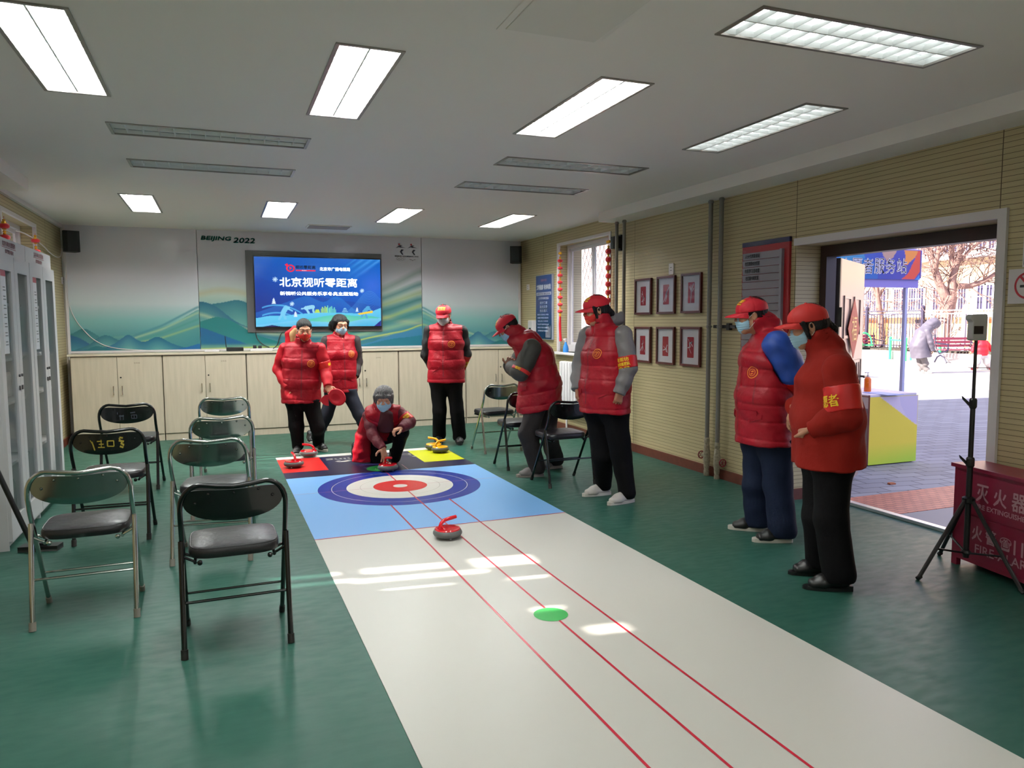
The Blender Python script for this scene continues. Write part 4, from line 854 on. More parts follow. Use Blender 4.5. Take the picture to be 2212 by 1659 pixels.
# ------------------------------------------------------------ curling stones
M_GRAN = mat('stone_grey', (96, 96, 94), .4, noise=.08, nscale=40); M_SR = mat('stone_red', (206, 14, 30), .18, coat=.6); M_SY = mat('stone_yellow', (240, 170, 20), .25, coat=.5); M_SG2 = mat('stone_dark_olive', (72, 72, 58), .45)
def stone(kind, loc, rz, label):
    r = empty('curling_stone', label, 'curling stone', loc, rz, 'toy curling stones'); m1, m2 = (M_SR, M_GRAN) if kind == 'r' else (M_SY, M_SG2)
    b = MB(); b.lathe([(.05, .012), (.078, .013), (.092, .020), (.100, .033), (.100, .042), (.093, .056), (.088, .060), (.05, .061)], n=48); b.build('body', m2, r, smooth=True)
    b = MB(); b.lathe([(.088, .058), (.0885, .064), (.084, .069), (.06, .072), (.02, .072), (.001, .072)], n=48); b.build('cover', m1, r, smooth=True)
    b = MB(); b.tube([(-.060, 0, .066), (-.056, 0, .085), (-.046, 0, .108), (-.028, 0, .124), (0, 0, .130), (.03, 0, .134), (.066, 0, .138)], [.017, .013, .0125, .0125, .0125, .013, .012], 14)
    for sy in (-1, 1): b.tube([(-.05, sy*.006, .09), (-.045, sy*.026, .078), (-.038, sy*.036, .068)], [.006, .006, .005], 8)
    b.build('handle', m1, r, smooth=True)
    for k in range(3): a = 2*PI*k/3+.4; b = MB(); b.lathe([(.006, 0), (.009, .006), (.006, .016)], (.06*math.cos(a), .06*math.sin(a), 0), 10); b.build('roller', M_ALU, r)
ZT = T+.0015
stone('r', tuple(onz(967, 1163)[:2])+(ZT,), math.radians(10), 'red curling stone nearest the camera, alone on the white part of the mat')
stone('r', tuple(onz(838, 1018)[:2])+(ZT,), math.radians(-70), 'red curling stone just released in front of the kneeling woman')
stone('r', tuple(onz(635, 1010)[:2])+(ZT,), math.radians(100), 'front left red curling stone at the corner of the red square')
stone('r', tuple(onz(667, 987)[:2])+(ZT,), math.radians(172), 'rear red curling stone on the red square, by the red-masked woman and her shoes')
stone('y', tuple(onz(937, 972)[:2])+(ZT,), math.radians(150), 'rear yellow curling stone on the yellow square')
stone('y', tuple(onz(951, 978)[:2])+(ZT,), math.radians(8), 'front yellow curling stone on the yellow square')

# ============================================================ folding chairs
M_SEAT = mat('black_vinyl', (30, 29, 31), .35, bump=.15, bscale=25); M_BLK = mat('black_enamel', (10, 10, 11), .22, coat=.3); M_CHB = mat('chrome_back_plate', (150, 158, 156), .14, metal=1); M_CHT = mat('chrome_tube', (196, 198, 194), .16, metal=1); M_RUB = mat('grey_rubber', (128, 122, 112), .7); M_RUBK = mat('black_rubber', (30, 28, 26), .6)
def chair_parts(silver):
    tube, plate_, foot = (M_CHT, M_CHB, M_RUB) if silver else (M_BLK, M_BLK, M_RUBK)
    r = empty('folding_chair', None, None); W2 = .222
    def back(t):   # t in -1..1 across the top bow
        return t
    # main hoop: front foot -> hinge -> top -> mirror.  profile y from rear(0) to front(.41)
    def side(z): return .405-(.405-.035)*min(z, .62)/.62 if z < .62 else .035-.05*(z-.62)
    pts = []
    for s in (-1, 1):
        leg = [(s*W2, side(z), z) for z in (.02, .15, .3, .42, .5, .58, .64)]
        arc = []
        for k in range(7):
            a = PI/2*k/6; arc.append((s*(W2-.085+.085*math.cos(a)), side(.70)-.012*math.sin(a), .668+.10*math.sin(a)))
        arc.append((s*.07, side(.75)-.026, .762))
        pts = leg+arc if s < 0 else pts+(leg+arc)[::-1]
    # leg + hoop as separate parts: two front legs below the hinge, one back hoop above
    n = 7+8; L, Rr = pts[:n], pts[n:]
    b = MB(); b.tube(L[3:]+[(0, side(.75)-.03, .756)]+Rr[:-3], .0115, 12); b.build('back_frame', tube, r, smooth=True)
    for P in (L[:5], Rr[-5:][::-1]):
        b = MB(); b.tube(P, .0112, 10); lg = b.build('leg', tube, r, smooth=True); q = Vector(P[0]); d_ = (Vector(P[1])-q).normalized(); b = MB(); b.tube([q-d_*.018, q+d_*.022], .0145, 10); b.build('foot_cap', foot, lg, smooth=True)
    for s in (-1, 1):
        x = s*(W2+.004); b = MB(); b.tube([(x, .004, .02), (x, .05, .26), (x, .098, .505)], .0125, 10); lg = b.build('leg', tube, r, smooth=True); b = MB(); b.tube([(x, 0, 0), (x, .008, .042)], .016, 10); b.build('foot_cap', foot, lg, smooth=True)
    b = MB(); b.tube([(-W2, .052, .235), (W2, .052, .235)], .007, 8); b.build('stretcher', tube, r, smooth=True)
    b = MB(); b.tube([(-W2, side(.2), .20), (W2, side(.2), .20)], .006, 8); b.build('stretcher', tube, r, smooth=True)
    # kidney shaped back plate
    vs = []; fs = []; NX, NZ = 24, 8
    for j in range(NZ+1):
        for i in range(NX+1):
            t = math.sin(PI/2*(-1+2*i/NX)); e = math.sqrt(max(0, 1-t*t)); mid = .695; top = mid+(.056-.009*math.cos(PI*t*.9))*e**.42; bot = mid-.095*e**.85
            z = bot+(top-bot)*j/NZ; x = t*(W2-.012); y = side(z)-.028*(1-t*t)-.002
            vs.append((x, y, z))
    k = len(vs); vs += [(x, y+.008, z) for x, y, z in vs]; w_ = NX+1
    for j in range(NZ):
        for i in range(NX): a = j*w_+i; fs += [(a, a+1, a+w_+1, a+w_), (k+a, k+a+w_, k+a+w_+1, k+a+1)]
    for i in range(NX): a = NZ*w_+i; fs += [(i, k+i, k+i+1, i+1), (a, a+1, k+a+1, k+a)]
    for j in range(NZ): a = j*w_; c_ = a+NX; fs += [(a, a+w_, k+a+w_, k+a), (c_, k+c_, k+c_+w_, c_+w_)]
    b = MB(); b.add(vs, fs)
    for x, z in ((-.16, .688), (-.105, .728), (0, .728), (.105, .735), (.165, .70)): yy = side(z)-.028*(1-(x/W2)**2)-.003; b.lathe([(.001, -.003), (.005, -.002), (.007, .001), (.007, .004)], (x, z, yy) if 0 else (x, yy, z), 10, 0, axis='y')
    b.build('backrest', plate_, r, smooth=True)
    b = MB(); N = 48; rings = []
    for sc, z in ((.0, .414), (.90, .414), (.975, .420), (1.0, .434), (.995, .452), (.96, .464), (.90, .468), (.6, .474), (.3, .477), (.0, .478)):
        rings.append([(sc*.200*math.copysign(abs(math.cos(a_))**.42, math.cos(a_)), .258+sc*.188*math.copysign(abs(math.sin(a_))**.42, math.sin(a_)), z) for a_ in [2*PI*i/N for i in range(N)]])
    b.add([p for q in rings for p in q], [(i*N+j, i*N+(j+1) % N, (i+1)*N+(j+1) % N, (i+1)*N+j) for i in range(len(rings)-1) for j in range(N)]); st_ = b.build('seat', M_SEAT, r, smooth=True)
    b = MB(); b.tube([(p[0]*1.0, .258+(p[1]-.258)*1.0, .463) for p in rings[5]], .003, 5, closed=True); b.build('piping', M_SEAT, st_, smooth=True)
    b = MB(); b.tube([(-.17, .08, .406), (-.17, .42, .406)], .008, 8); b.tube([(.17, .08, .406), (.17, .42, .406)], .008, 8); b.box(-.175, .175, .24, .27, .400, .414)
    for s in (-1, 1): b.lathe([(.004, 0), (.011, .003), (.012, .012)], (s*.15, .062, .406), 10, axis='y'); b.tube([(s*.17, .16, .408), (s*.222, .17, .43)], .006, 6); b.tube([(s*.17, .09, .408), (s*.226, .086, .44)], .006, 6)
    b.build('seat_rail', tube, r)
    return r
CH = {}
def chair(silver, x, y, rz, label, flip=0):
    if silver not in CH: c_ = chair_parts(silver); CH[silver] = c_
    else: c_ = copy_tree(CH[silver])
    c_.location = (x, y, 0); c_.rotation_euler = (0, 0, rz); tag(c_, label, 'folding chair', 'folding chairs left of the mat' if x < 1 else 'folding chairs right of the mat'); return c_
chair(1, -.667, 4.09, math.radians(1), 'silver folding chair nearest the left photo edge, in the front left corner')
chair(0, -.73, 5.575, math.radians(-2), 'black folding chair with worn yellow marks on its back, second in the left column')
cL3 = chair(0, -.79, 7.26, math.radians(-4), 'farthest black folding chair of the left column, faint grey marks on its back')
chair(0, .03, 3.486, math.radians(1), 'big black folding chair nearest the camera, beside the white mat')
chair(1, -.098, 4.86, math.radians(-8), 'silver folding chair right behind the nearest black chair')
chair(1, -.014, 5.967, math.radians(0), 'middle silver folding chair of the column by the mat, third from the camera')
chair(1, .008, 7.50, math.radians(-4), 'small silver folding chair at the far end of the column by the mat')
chair(1, 2.935, 7.80, math.radians(5), 'silver folding chair right of the mat, farthest of the three')
chair(0, 2.84, 6.82, math.radians(1), 'black folding chair half hidden behind the bending man, middle of the right three')
chair(0, 2.90, 5.95, math.radians(2), 'black folding chair right of the mat nearest the camera, before the bending man')
# scratched marks on two chair backs
def marks(cx, cy, rz, strokes, m, z0):
    b = MB()
    for (x1, y1, x2, y2, w_) in strokes:
        p, q = Vector((x1, 0, y1)), Vector((x2, 0, y2)); d_ = (q-p).normalized(); n_ = Vector((-d_.z, 0, d_.x))*w_
        P4 = [p+n_, q+n_, q-n_, p-n_]
        def yy(v): return .035-.05*(z0+v.z-.62)-.028*(1-((v.x)/.222)**2)-.0055 if z0+v.z > .62 else .405-.37*(z0+v.z)/.62-.028*(1-(v.x/.222)**2)-.0055
        b.poly([(v.x, yy(v), z0+v.z) for v in P4])
    return b
kids = [c_ for c_ in COL.objects if c_.name.startswith('folding_chair') and c_.get('label', '').startswith('black folding chair with worn')]
b = marks(0, 0, 0, [(-.10, .03, -.08, -.01, .003), (-.09, .02, -.075, -.04, .004), (-.06, .02, -.03, .02, .004), (-.05, .0, -.02, .0, .004), (-.055, -.02, -.015, -.022, .004), (-.035, .03, -.035, -.025, .003), (0, .02, .04, .02, .004), (0, -.015, .04, -.018, .004), (.002, .02, .002, -.015, .004), (.04, .02, .04, -.018, .003), (.075, .04, .095, .035, .006), (.07, .02, .1, .01, .007), (.08, 0, .1, -.012, .006), (.075, -.02, .095, -.03, .006), (.072, .035, .098, -.02, .004)], None, .675)
b.build('worn_marking', mat('worn_yellow_paint', (150, 132, 40), .6), kids[0])
b = marks(0, 0, 0, [(-.07, .03, -.07, .01, .004), (-.06, -.005, -.02, -.005, .006), (-.05, .005, -.05, -.04, .004), (-.025, .005, -.025, -.04, .003), (.03, .02, .07, .025, .005), (.035, 0, .08, 0, .005), (.038, -.03, .08, -.03, .004), (.04, 0, .04, -.03, .003), (.06, .01, .06, -.03, .003), (.08, 0, .08, -.03, .003)], None, .675)
b.build('worn_marking', mat('worn_grey_paint', (70, 72, 84), .6), cL3)
# ============================================================ the yard outside the door
def paver_material():
    m = bpy.data.materials.new('grey_block_paving'); m.use_nodes = True; nt = m.node_tree; b = nt.nodes['Principled BSDF']; L = nt.links.new
    tc = nt.nodes.new('ShaderNodeTexCoord'); mp = nt.nodes.new('ShaderNodeMapping'); mp.inputs['Rotation'].default_value = (0, 0, math.radians(8)); L(tc.outputs['Object'], mp.inputs[0])
    br = nt.nodes.new('ShaderNodeTexBrick'); L(mp.outputs[0], br.inputs['Vector']); br.inputs['Scale'].default_value = 3.2; br.inputs['Mortar Size'].default_value = .022; br.inputs['Row Height'].default_value = .5; br.inputs['Brick Width'].default_value = 1.0
    br.inputs['Color1'].default_value = srgb(150, 150, 158); br.inputs['Color2'].default_value = srgb(134, 134, 142); br.inputs['Mortar'].default_value = srgb(92, 92, 98)
    L(br.outputs['Color'], b.inputs['Base Color']); b.inputs['Roughness'].default_value = .75; return m
M_PAVE = paver_material()
b = MB(); b.box(4.68, 15, -12, 60, -.3, -.012); struct(b.build('ground_paving', M_PAVE))
b = MB(); b.box(15, 80, -12, 90, -.3, -.012); struct(b.build('ground_far_yard', mat('pale_concrete', (176, 170, 166), .8, noise=.1, nscale=.6)))
m = bpy.data.materials.new('red_block_paving'); m.use_nodes = True; nt = m.node_tree; br = nt.nodes.new('ShaderNodeTexBrick'); tc = nt.nodes.new('ShaderNodeTexCoord'); nt.links.new(tc.outputs['Object'], br.inputs['Vector'])
br.inputs['Scale'].default_value = 5; br.inputs['Mortar Size'].default_value = .02; br.inputs['Color1'].default_value = srgb(196, 122, 100); br.inputs['Color2'].default_value = srgb(178, 104, 86); br.inputs['Mortar'].default_value = srgb(110, 60, 56); nt.links.new(br.outputs['Color'], nt.nodes['Principled BSDF'].inputs['Base Color'])
b = MB(); b.box(4.72, 9.5, 4.16, 4.70, -.05, -.006); struct(b.build('ground_red_strip', m))
b = MB(); b.box(4.70, 9.5, 2.0, 4.15, -.05, -.007); struct(b.build('ground_slab', mat('grey_slab', (140, 138, 142), .6)))
b = MB(); P = onz(1925, 1043); b.prism([(P.x-.03, P.y-.02, -.012), (P.x+.03, P.y-.025, -.012), (P.x+.04, P.y+.01, -.012), (P.x, P.y+.03, -.012), (P.x-.035, P.y+.01, -.012)], (0, 0, .012)); tag(b.build('fallen_leaf', mat('dry_leaf', (170, 96, 60), .7)), 'small dry brown leaf lying on the grey paving outside the door', 'leaf')

# ------------------------------------------------------------ service table
r = empty('service_table', 'white boxy outdoor table with a yellow end panel, under the tent banner', 'table', (6.09, 5.67, 0)); TH = .715; TW = .66; TL = 1.25
M_TBL = mat('table_white', (214, 206, 222), .45); M_YEL = mat('table_yellow', (232, 214, 60), .45)
c = Canvas(TW, TH-.02, .008); c.grad([(0, (190, 214, 60)), (.12, (208, 214, 62)), (.3, (230, 212, 66)), (1, (232, 212, 64))]); c.poly([(.2, 1), (1, .54), (1, 1)], (216, 204, 226)); c.poly([(.60, 1), (.64, .86), (.74, .72), (.88, .60), (1, .57), (1, 1)], (200, 192, 224), .7)
t = np.clip((c.X-.2)*1.2, 0, 1)*np.clip(1-c.Y/.3, 0, 1); c.blend(t, (160, 210, 60), .6)
c.mesh('end_panel', (0, -.002, .0), (1, 0, 0), (0, 0, 1), vcmat('printed_table_panel', .4), r, back=.02)
b = MB(); b.box(0, TW, .02, TL, TH-.02, TH); b.box(0, .02, .02, TL, TH-.14, TH-.02); b.box(0, .02, .02, TL, 0, .10); b.box(TW-.02, TW, .02, TL, 0, TH-.02); b.box(0, TW, TL-.02, TL, 0, TH-.02); b.box(.02, TW-.02, .02, TL, .02, .04); b.build('carcass', M_TBL, r)
b = MB(); b.box(-.002, 0, -.002, .018, 0, TH); b.box(-.003, .001, .0, TL, TH-.022, TH-.012); b.build('edge_strip', mat('edge_brown', (140, 92, 96), .5), r)
p = ony(1874, 838, 6.0); r = empty('sanitizer_bottle', 'orange pump bottle on the outdoor table', 'bottle', (p.x, 6.0, TH))
b = MB(); b.lathe([(.034, 0), (.036, .01), (.036, .13), (.024, .15), (.012, .155)], n=20); b.build('bottle', mat('orange_liquid', (236, 110, 20), .2, spec=.6), r, smooth=True)
b = MB(); b.lathe([(.013, .155), (.013, .175), (.005, .178), (.005, .20)], n=12); b.box(-.04, .012, -.007, .007, .198, .208); b.build('pump', M_WHITE, r)
b = MB(); b.box(-.11, .11, -.16, .16, 0, .004); o = b.build('paper_sheet', mat('pale_blue_paper', (150, 170, 230), .5)); o.location = (6.36, 5.98-.22, TH); tag(o, 'pale blue paper lying flat on the outdoor table', 'paper')
b = MB(); b.box(-.07, .07, -.05, .05, 0, .035, bev=.005); o = b.build('small_box', mat('pale_blue_box', (140, 160, 220), .5)); o.location = (6.12, 6.18, TH); tag(o, 'small pale blue box on the outdoor table left of the orange bottle', 'box')

# ------------------------------------------------------------ tent with the volunteer banner
r = empty('canopy_tent', 'purple canopy tent with a blue volunteer service banner on its eave', 'tent', (0, 0, 0))
yB = 7.0; bx0, bx1, z0, z1 = 5.45, 8.28, 1.975, 2.345; M_CANV = mat('tent_purple', (150, 138, 214), .6)
c = Canvas(bx1-bx0, z1-z0, .012); X, Y = c.X, c.Y
c.grad([(0, (70, 180, 220)), (.35, (30, 140, 205)), (.62, (30, 92, 190)), (.8, (60, 66, 170)), (1, (84, 70, 170))], X)
c.circ(.60, .55, .075, (60, 168, 190), .6, ar=(bx1-bx0)/(z1-z0)); c.circ(.68, .15, .07, (24, 110, 190), .7, ar=(bx1-bx0)/(z1-z0)); c.poly([(.38, 1), (.45, 1), (.52, .4), (.58, .1), (.46, .3)], (90, 200, 220), .5)
c.poly([(.765, 1), (.86, 1), (.835, .72), (.80, .60), (.78, .75)], (226, 176, 130), .8); c.poly([(.90, 1), (.99, 1), (.965, .75), (.92, .50), (.895, .48), (.91, .75)], (244, 150, 60), 1)
c.poly([(.985, 1), (1, 1), (1, .30), (.985, .18), (.965, .02), (.885, .0), (.93, .22), (.945, .45), (.965, .68)], (232, 78, 50), 1); c.poly([(.97, 0), (1, 0), (1, .2)], (60, 140, 220)); c.poly([(0, 0), (.1, 0), (.05, .6), (0, .8)], (230, 210, 60))
c.mesh('banner', (bx0, yB, z0), (1, 0, 0), (0, 0, 1), vcmat('printed_banner', .5), r, back=.006)
b = MB(); chars = [(1837, '愿'), (1875, '者'), (1899.5, '服'), (1923, '务'), (1947.7, '站')]
for px_, ch in chars[1:]: p = ony(px_, 573, yB); place_text(ch, .165, .185, (p.x, yB-.004, p.z-.01), (1, 0, 0), UZ, b, 0, .005)
for k, ch in enumerate('愿志'): p = ony(1875-24*(k+1), 573, yB); place_text(ch, .165, .185, (p.x, yB-.004, p.z-.01), (1, 0, 0), UZ, b, 0, .005)
b.build('banner_text', mat('banner_white', (240, 232, 244), .5), r)
b = MB(); yE = 9.8; zt = 3.0; mx, my = (bx0+bx1)/2, (yB+yE)/2
b.add([(bx0, yB, z1), (bx1, yB, z1), (bx1, yE, z1), (bx0, yE, z1), (mx, my, zt)], [(0, 1, 4), (1, 2, 4), (2, 3, 4), (3, 0, 4)])
b.box(bx1+.01, bx1+.02, yB, yE, z0+.02, z1); b.box(bx0-.02, bx0-.01, yB, yE, z0+.02, z1); b.box(bx0, bx1, yE, yE+.01, z0+.02, z1); b.box(bx0, bx1, yB+.02, yB+.03, z0-.10, z0+.03); b.build('canopy', M_CANV, r)
for x, y in ((8.10, 7.05), (5.55, 7.05), (8.10, 9.75), (5.55, 9.75)): b = MB(); b.box(x-.02, x+.02, y-.02, y+.02, 0, z0+.2); b.build('pole', mat('tent_pole', (176, 178, 210), .4, metal=.3), r)

# ------------------------------------------------------------ planter wall, fence, rails, benches, block of flats
struct(MB().box(23.3, 25.5, 8, 40, -.1, .30).build('wall_planter', mat('pale_kerb', (205, 196, 190), .8)))
struct(MB().box(23.7, 25.3, 8, 40, .28, .36).build('ground_planter_soil', mat('dark_hedge_soil', (70, 62, 54), .9, noise=.5, nscale=12)))
def fence(y0, y1, label, m, X=24.6, top=1.78):
    r = empty('yard_fence', label, 'fence', (X, y0, .3)); b = MB()
    for z in (top-.3, top-.42, .15): b.box(-.02, .02, 0, y1-y0, z, z+.035)
    b.build('rail', m, r); b = MB(); n = int((y1-y0)/.14)
    for k in range(n+1): b.box(-.01, .01, k*.14-.01, k*.14+.01, .05, top-.42)
    o = b.build('pickets', m, r); o['kind'] = 'stuff'
    for k in range(int((y1-y0)/2.6)+1): b = MB(); b.box(-.05, .05, k*2.6-.05, k*2.6+.05, 0, top-.2); b.lathe([(.07, 0), (.08, .06), (.03, .12), (.001, .13)], (0, k*2.6, top-.2), 10); b.build('post', m, r)
M_FBLK = mat('fence_dark', (58, 50, 72), .5); M_FWHT = mat('fence_white', (216, 206, 222), .5)
fence(20.6, 32, 'dark metal picket fence beyond the yard, behind the red bench', M_FBLK); fence(8.5, 20.5, 'pale metal picket fence beyond the yard, behind the person in the grey coat', M_FWHT)
# hedge behind the fence
b = MB(); hr = random.Random(3)
for k in range(900):
    y = hr.uniform(9, 32); x = hr.uniform(23.75, 24.4); z = hr.uniform(.32, .75)*(.7+.3*hr.random()); s_ = .05; a, e = hr.uniform(0, 6.3), hr.uniform(-1, 1)
    u = Vector((math.cos(a), math.sin(a), e))*s_; v = Vector((-math.sin(a), math.cos(a), .4))*s_*.5; b.poly([Vector((x, y, z))+u, Vector((x, y, z))+v, Vector((x, y, z))-u, Vector((x, y, z))-v], k % 2)
tag(b.build('low_hedge', [mat('hedge_dark', (48, 52, 50), .8), mat('hedge_dry', (120, 104, 70), .8)]), 'low straggly hedge growing along the planter at the fence', 'hedge', kind='stuff')
M_GP = mat('green_pipe', (60, 190, 120), .35)
def rail(pts, label, r_=.05):
    r = empty('green_rail', label, 'rail', (0, 0, 0), 0, 'green exercise rails in the yard'); (xa, ya), (xb, yb), h_ = pts
    for (x, y) in ((xa, ya), (xb, yb)): b = MB(); b.cyl((x, y, 0), (x, y, h_), r_, n=12); b.lathe([(r_, 0), (r_*1.15, .03), (r_*.7, .07), (.002, .08)], (x, y, h_-.01), 12); b.build('post', M_GP, r, smooth=True)
    b = MB(); b.cyl((xa, ya, h_-.06), (xb, yb, h_-.06), .035, n=10); b.build('bar', M_GP, r, smooth=True)
a_, b_ = onz(1922, 776), onz(1955, 780); rail(((a_.x, a_.y), (b_.x, b_.y), .78), 'green pipe exercise rail with two posts, left of the tent pole')
a_, b_ = onz(1968, 778), onz(2029, 781); rail(((a_.x, a_.y), (b_.x, b_.y), .62), 'lower green pipe rail passing behind the person in the grey coat')
a_, b_ = onz(2143, 787), onz(2190, 789); rail(((a_.x, a_.y), (b_.x, b_.y), .62), 'green pipe rail at the right, behind the child in red')
a_ = onz(1859, 772); r = empty('exercise_machine', 'green arched exercise machine on a post beside the red bench', 'exercise machine', (a_.x, a_.y, 0))
b = MB(); b.cyl((0, 0, 0), (0, 0, .55), .055); b.build('post', M_GP, r); b = MB()
b.prism([RH*(-.25+.33*math.cos(q))+UZ*(.50+.30*math.sin(q)) for q in [i*PI/12 for i in range(13)]], FH*.5); b.prism([RH*.2+UZ*.5, RH*.5+UZ*.5, RH*.5+UZ*.45, RH*.2+UZ*.45], FH*.3); b.build('hood', M_GP, r)
b = MB(); b.tube([RH*(.12+.3*math.cos(q))+UZ*(.50+.46*math.sin(q)) for q in [i*PI/12 for i in range(13)]], .03, 8); b.build('arch', M_GP, r, smooth=True)
def bench(px_, py_, label):
    a_ = onz(px_, py_); r = empty('park_bench', label, 'bench', (a_.x, a_.y, 0), -YAW*.6, 'park benches in the yard'); m1, m2 = mat('bench_red_slat', (150, 62, 84), .5), mat('bench_iron', (40, 36, 60), .5)
    for k in range(4): b = MB(); b.box(-1.5, -.05, -.25+k*.12, -.16+k*.12, .42, .45); b.build('seat_slat', m1, r)
    for k in range(3): b = MB(); b.box(-1.5, -.05, .28+k*.02, .30+k*.02, .52+k*.12, .61+k*.12); b.build('back_slat', m1, r)
    for x in (-1.45, -.1):
        b = MB(); b.tube([(x, -.25, 0), (x, -.12, .18), (x, .05, .25), (x, .2, .18), (x, .32, 0)], .028, 6); b.tube([(x, -.28, .42), (x, .1, .30), (x, .28, .45), (x, .36, .95)], .028, 6); b.tube([(x, -.3, .42), (x, -.3, .62), (x, .3, .66)], .022, 6); b.build('side_frame', m2, r, smooth=True)
bench(1902, 769, 'red slatted park bench with dark iron arms at the far fence')
bench(2115, 782, 'park bench half hidden behind the child in red')

r = empty('apartment_building', 'pale apartment block with rows of white barred windows beyond the yard trees', 'building', (36, 0, 0))
M_FAC = mat('cream_facade', (216, 188, 148), .8, noise=.08, nscale=.5); M_WBAND = mat('white_band', (226, 222, 226), .7); M_WDARK = mat('far_window_glass', (70, 64, 92), .3); M_BARS = mat('white_bars', (225, 215, 215), .5)
b = MB(); b.box(0, 8, 5, 75, -.1, 16); b.build('wall', M_FAC, r)
floors = [(1.9, 3.25), (4.9, 6.3), (7.9, 9.3), (10.9, 12.3)]
for fi, (za, zb) in enumerate(floors):
    b = MB(); b.box(-.55, 0, 5, 75, za-.32, za-.08); b.build('balcony_ledge', M_WBAND, r)
    for k in range(20):
        y = 12.5+k*2.5
        b = MB(); b.box(-.06, .02, y, y+2.1, za, zb); w_ = b.build('window', M_WDARK, r)
        b = MB()
        for q in range(5): b.box(-.12, -.06, y+q*.5, y+q*.5+.09, za, zb)
        b.box(-.12, -.06, y, y+2.1, za, za+.08); b.box(-.12, -.06, y, y+2.1, zb-.08, zb); b.build('frame', M_WBAND, w_)
        b = MB()
        for q in range(15): b.box(-.50, -.47, y-.1+q*.16, y-.07+q*.16, za-.1, zb+.02)
        for z in (za-.1, (za+zb)/2, zb): b.box(-.50, -.47, y-.1, y+2.2, z, z+.04)
        b.box(-.5, -.05, y-.1, y-.06, zb-.02, zb+.02); b.box(-.5, -.05, y+2.16, y+2.2, zb-.02, zb+.02); b.build('window_bars', M_BARS, w_)
for k in range(14): b = MB(); b.box(-.05, .0, 12+k*3.4, 13.6+k*3.4, 0, 1.45); b.build('ground_floor_door', (mat('shop_orange', (196, 130, 70), .6), mat('shop_dark', (80, 66, 72), .6))[k % 2], r)
struct(MB().box(9, 9.4, 15.3, 22, -.1, 4.2).build('wall_neighbour', mat('pink_brick', (206, 176, 164), .85, noise=.12, nscale=3)))

# ------------------------------------------------------------ bare trees
M_BARK = mat('pale_bark', (150, 118, 108), .85, noise=.25, nscale=5, bump=.4, bscale=8)
def tree(D, limbs, seeds, label, twr=.022, tw=6):
    base = atd(limbs[0][0][0], limbs[0][0][1], D); base.z = .2
    r = empty('bare_tree', label, 'tree', (base.x, base.y, .2), 0, 'bare trees beyond the fence'); tr = random.Random(seeds); b = MB(); tips = []
    for i, L_ in enumerate(limbs):
        pts = [atd(x, y, D+dd)-Vector((base.x, base.y, .2)) for x, y, w_, dd in L_]; rs = [w_/2*D/FPX for x, y, w_, dd in L_]
        if i == 0: pts = [Vector((0, 0, -.2))]+pts; rs = [rs[0]*1.15]+rs
        b.tube(pts, rs, 10); tips += [(pts[k], (pts[k]-pts[k-1]).normalized(), rs[k]) for k in range(1, len(pts))]
    b.build('trunk', M_BARK, r, smooth=True); b = MB()
    def grow(p, d, L_, rad, lv):
        q = p; pts = [p]; 
        for k in range(4):
            d = (d+Vector((tr.gauss(0, .25), tr.gauss(0, .25), tr.gauss(.05, .2)))).normalized(); q = q+d*L_/4; pts.append(q)
        b.tube(pts, [rad*(1-.18*k) for k in range(5)], 4, cap=False)
        if lv < 2:
            for k in range(3 if lv == 0 else 3): grow(pts[tr.randint(1, 4)], (d+Vector((tr.gauss(0, .7), tr.gauss(0, .7), tr.gauss(.2, .5)))).normalized(), L_*.62, rad*.6, lv+1)
    for p, d, rad in tips:
        for k in range(tw): grow(p, (d+Vector((tr.gauss(0, .8), tr.gauss(0, .8), tr.gauss(.2, .6)))).normalized(), tr.uniform(.9, 1.9), min(twr, rad*.5), 0)
    b.build('twigs', M_BARK, r)
tree(28, [[(2038, 745, 26, 0), (2040, 700, 27, 0), (2046, 665, 30, 0), (2052, 640, 30, 0)], [(2048, 655, 22, 0), (2030, 615, 17, 0), (2018, 580, 15, 0), (2008, 540, 13, .5), (1998, 500, 10, 1)], [(2020, 590, 10, 0), (2026, 550, 8, -.4), (2030, 500, 6, -.6)], [(2056, 640, 20, 0), (2058, 600, 15, 0), (2066, 570, 14, 0), (2078, 530, 11, 0), (2090, 480, 8, .5)], [(2060, 585, 11, 0), (2054, 550, 10, 0), (2060, 510, 7, -.5), (2068, 480, 5, -.5)], [(2066, 618, 14, 0), (2095, 618, 12, 0), (2125, 608, 10, 0), (2155, 588, 8, 0)], [(2068, 570, 8, 0), (2095, 540, 6, 0), (2120, 520, 5, 0), (2150, 505, 4, 0)]], 5, 'big bare tree with thick forked limbs behind the person in the grey coat', tw=7)
tree(31, [[(1906, 745, 12, 0), (1903, 690, 13, 0), (1897, 650, 11, 0), (1893, 620, 9, 0)], [(1899, 640, 7, 0), (1915, 612, 5, 0), (1930, 600, 4, 0)], [(1896, 640, 6, 0), (1880, 610, 4, 0), (1868, 590, 3, 0)]], 9, 'slim bare tree behind the fence, between the open door leaf and tent pole', tw=5)
tree(33, [[(1868, 745, 6, 0), (1866, 690, 6, 0), (1862, 640, 5, 0)]], 12, 'thin young tree close to the open door leaf', tw=5)
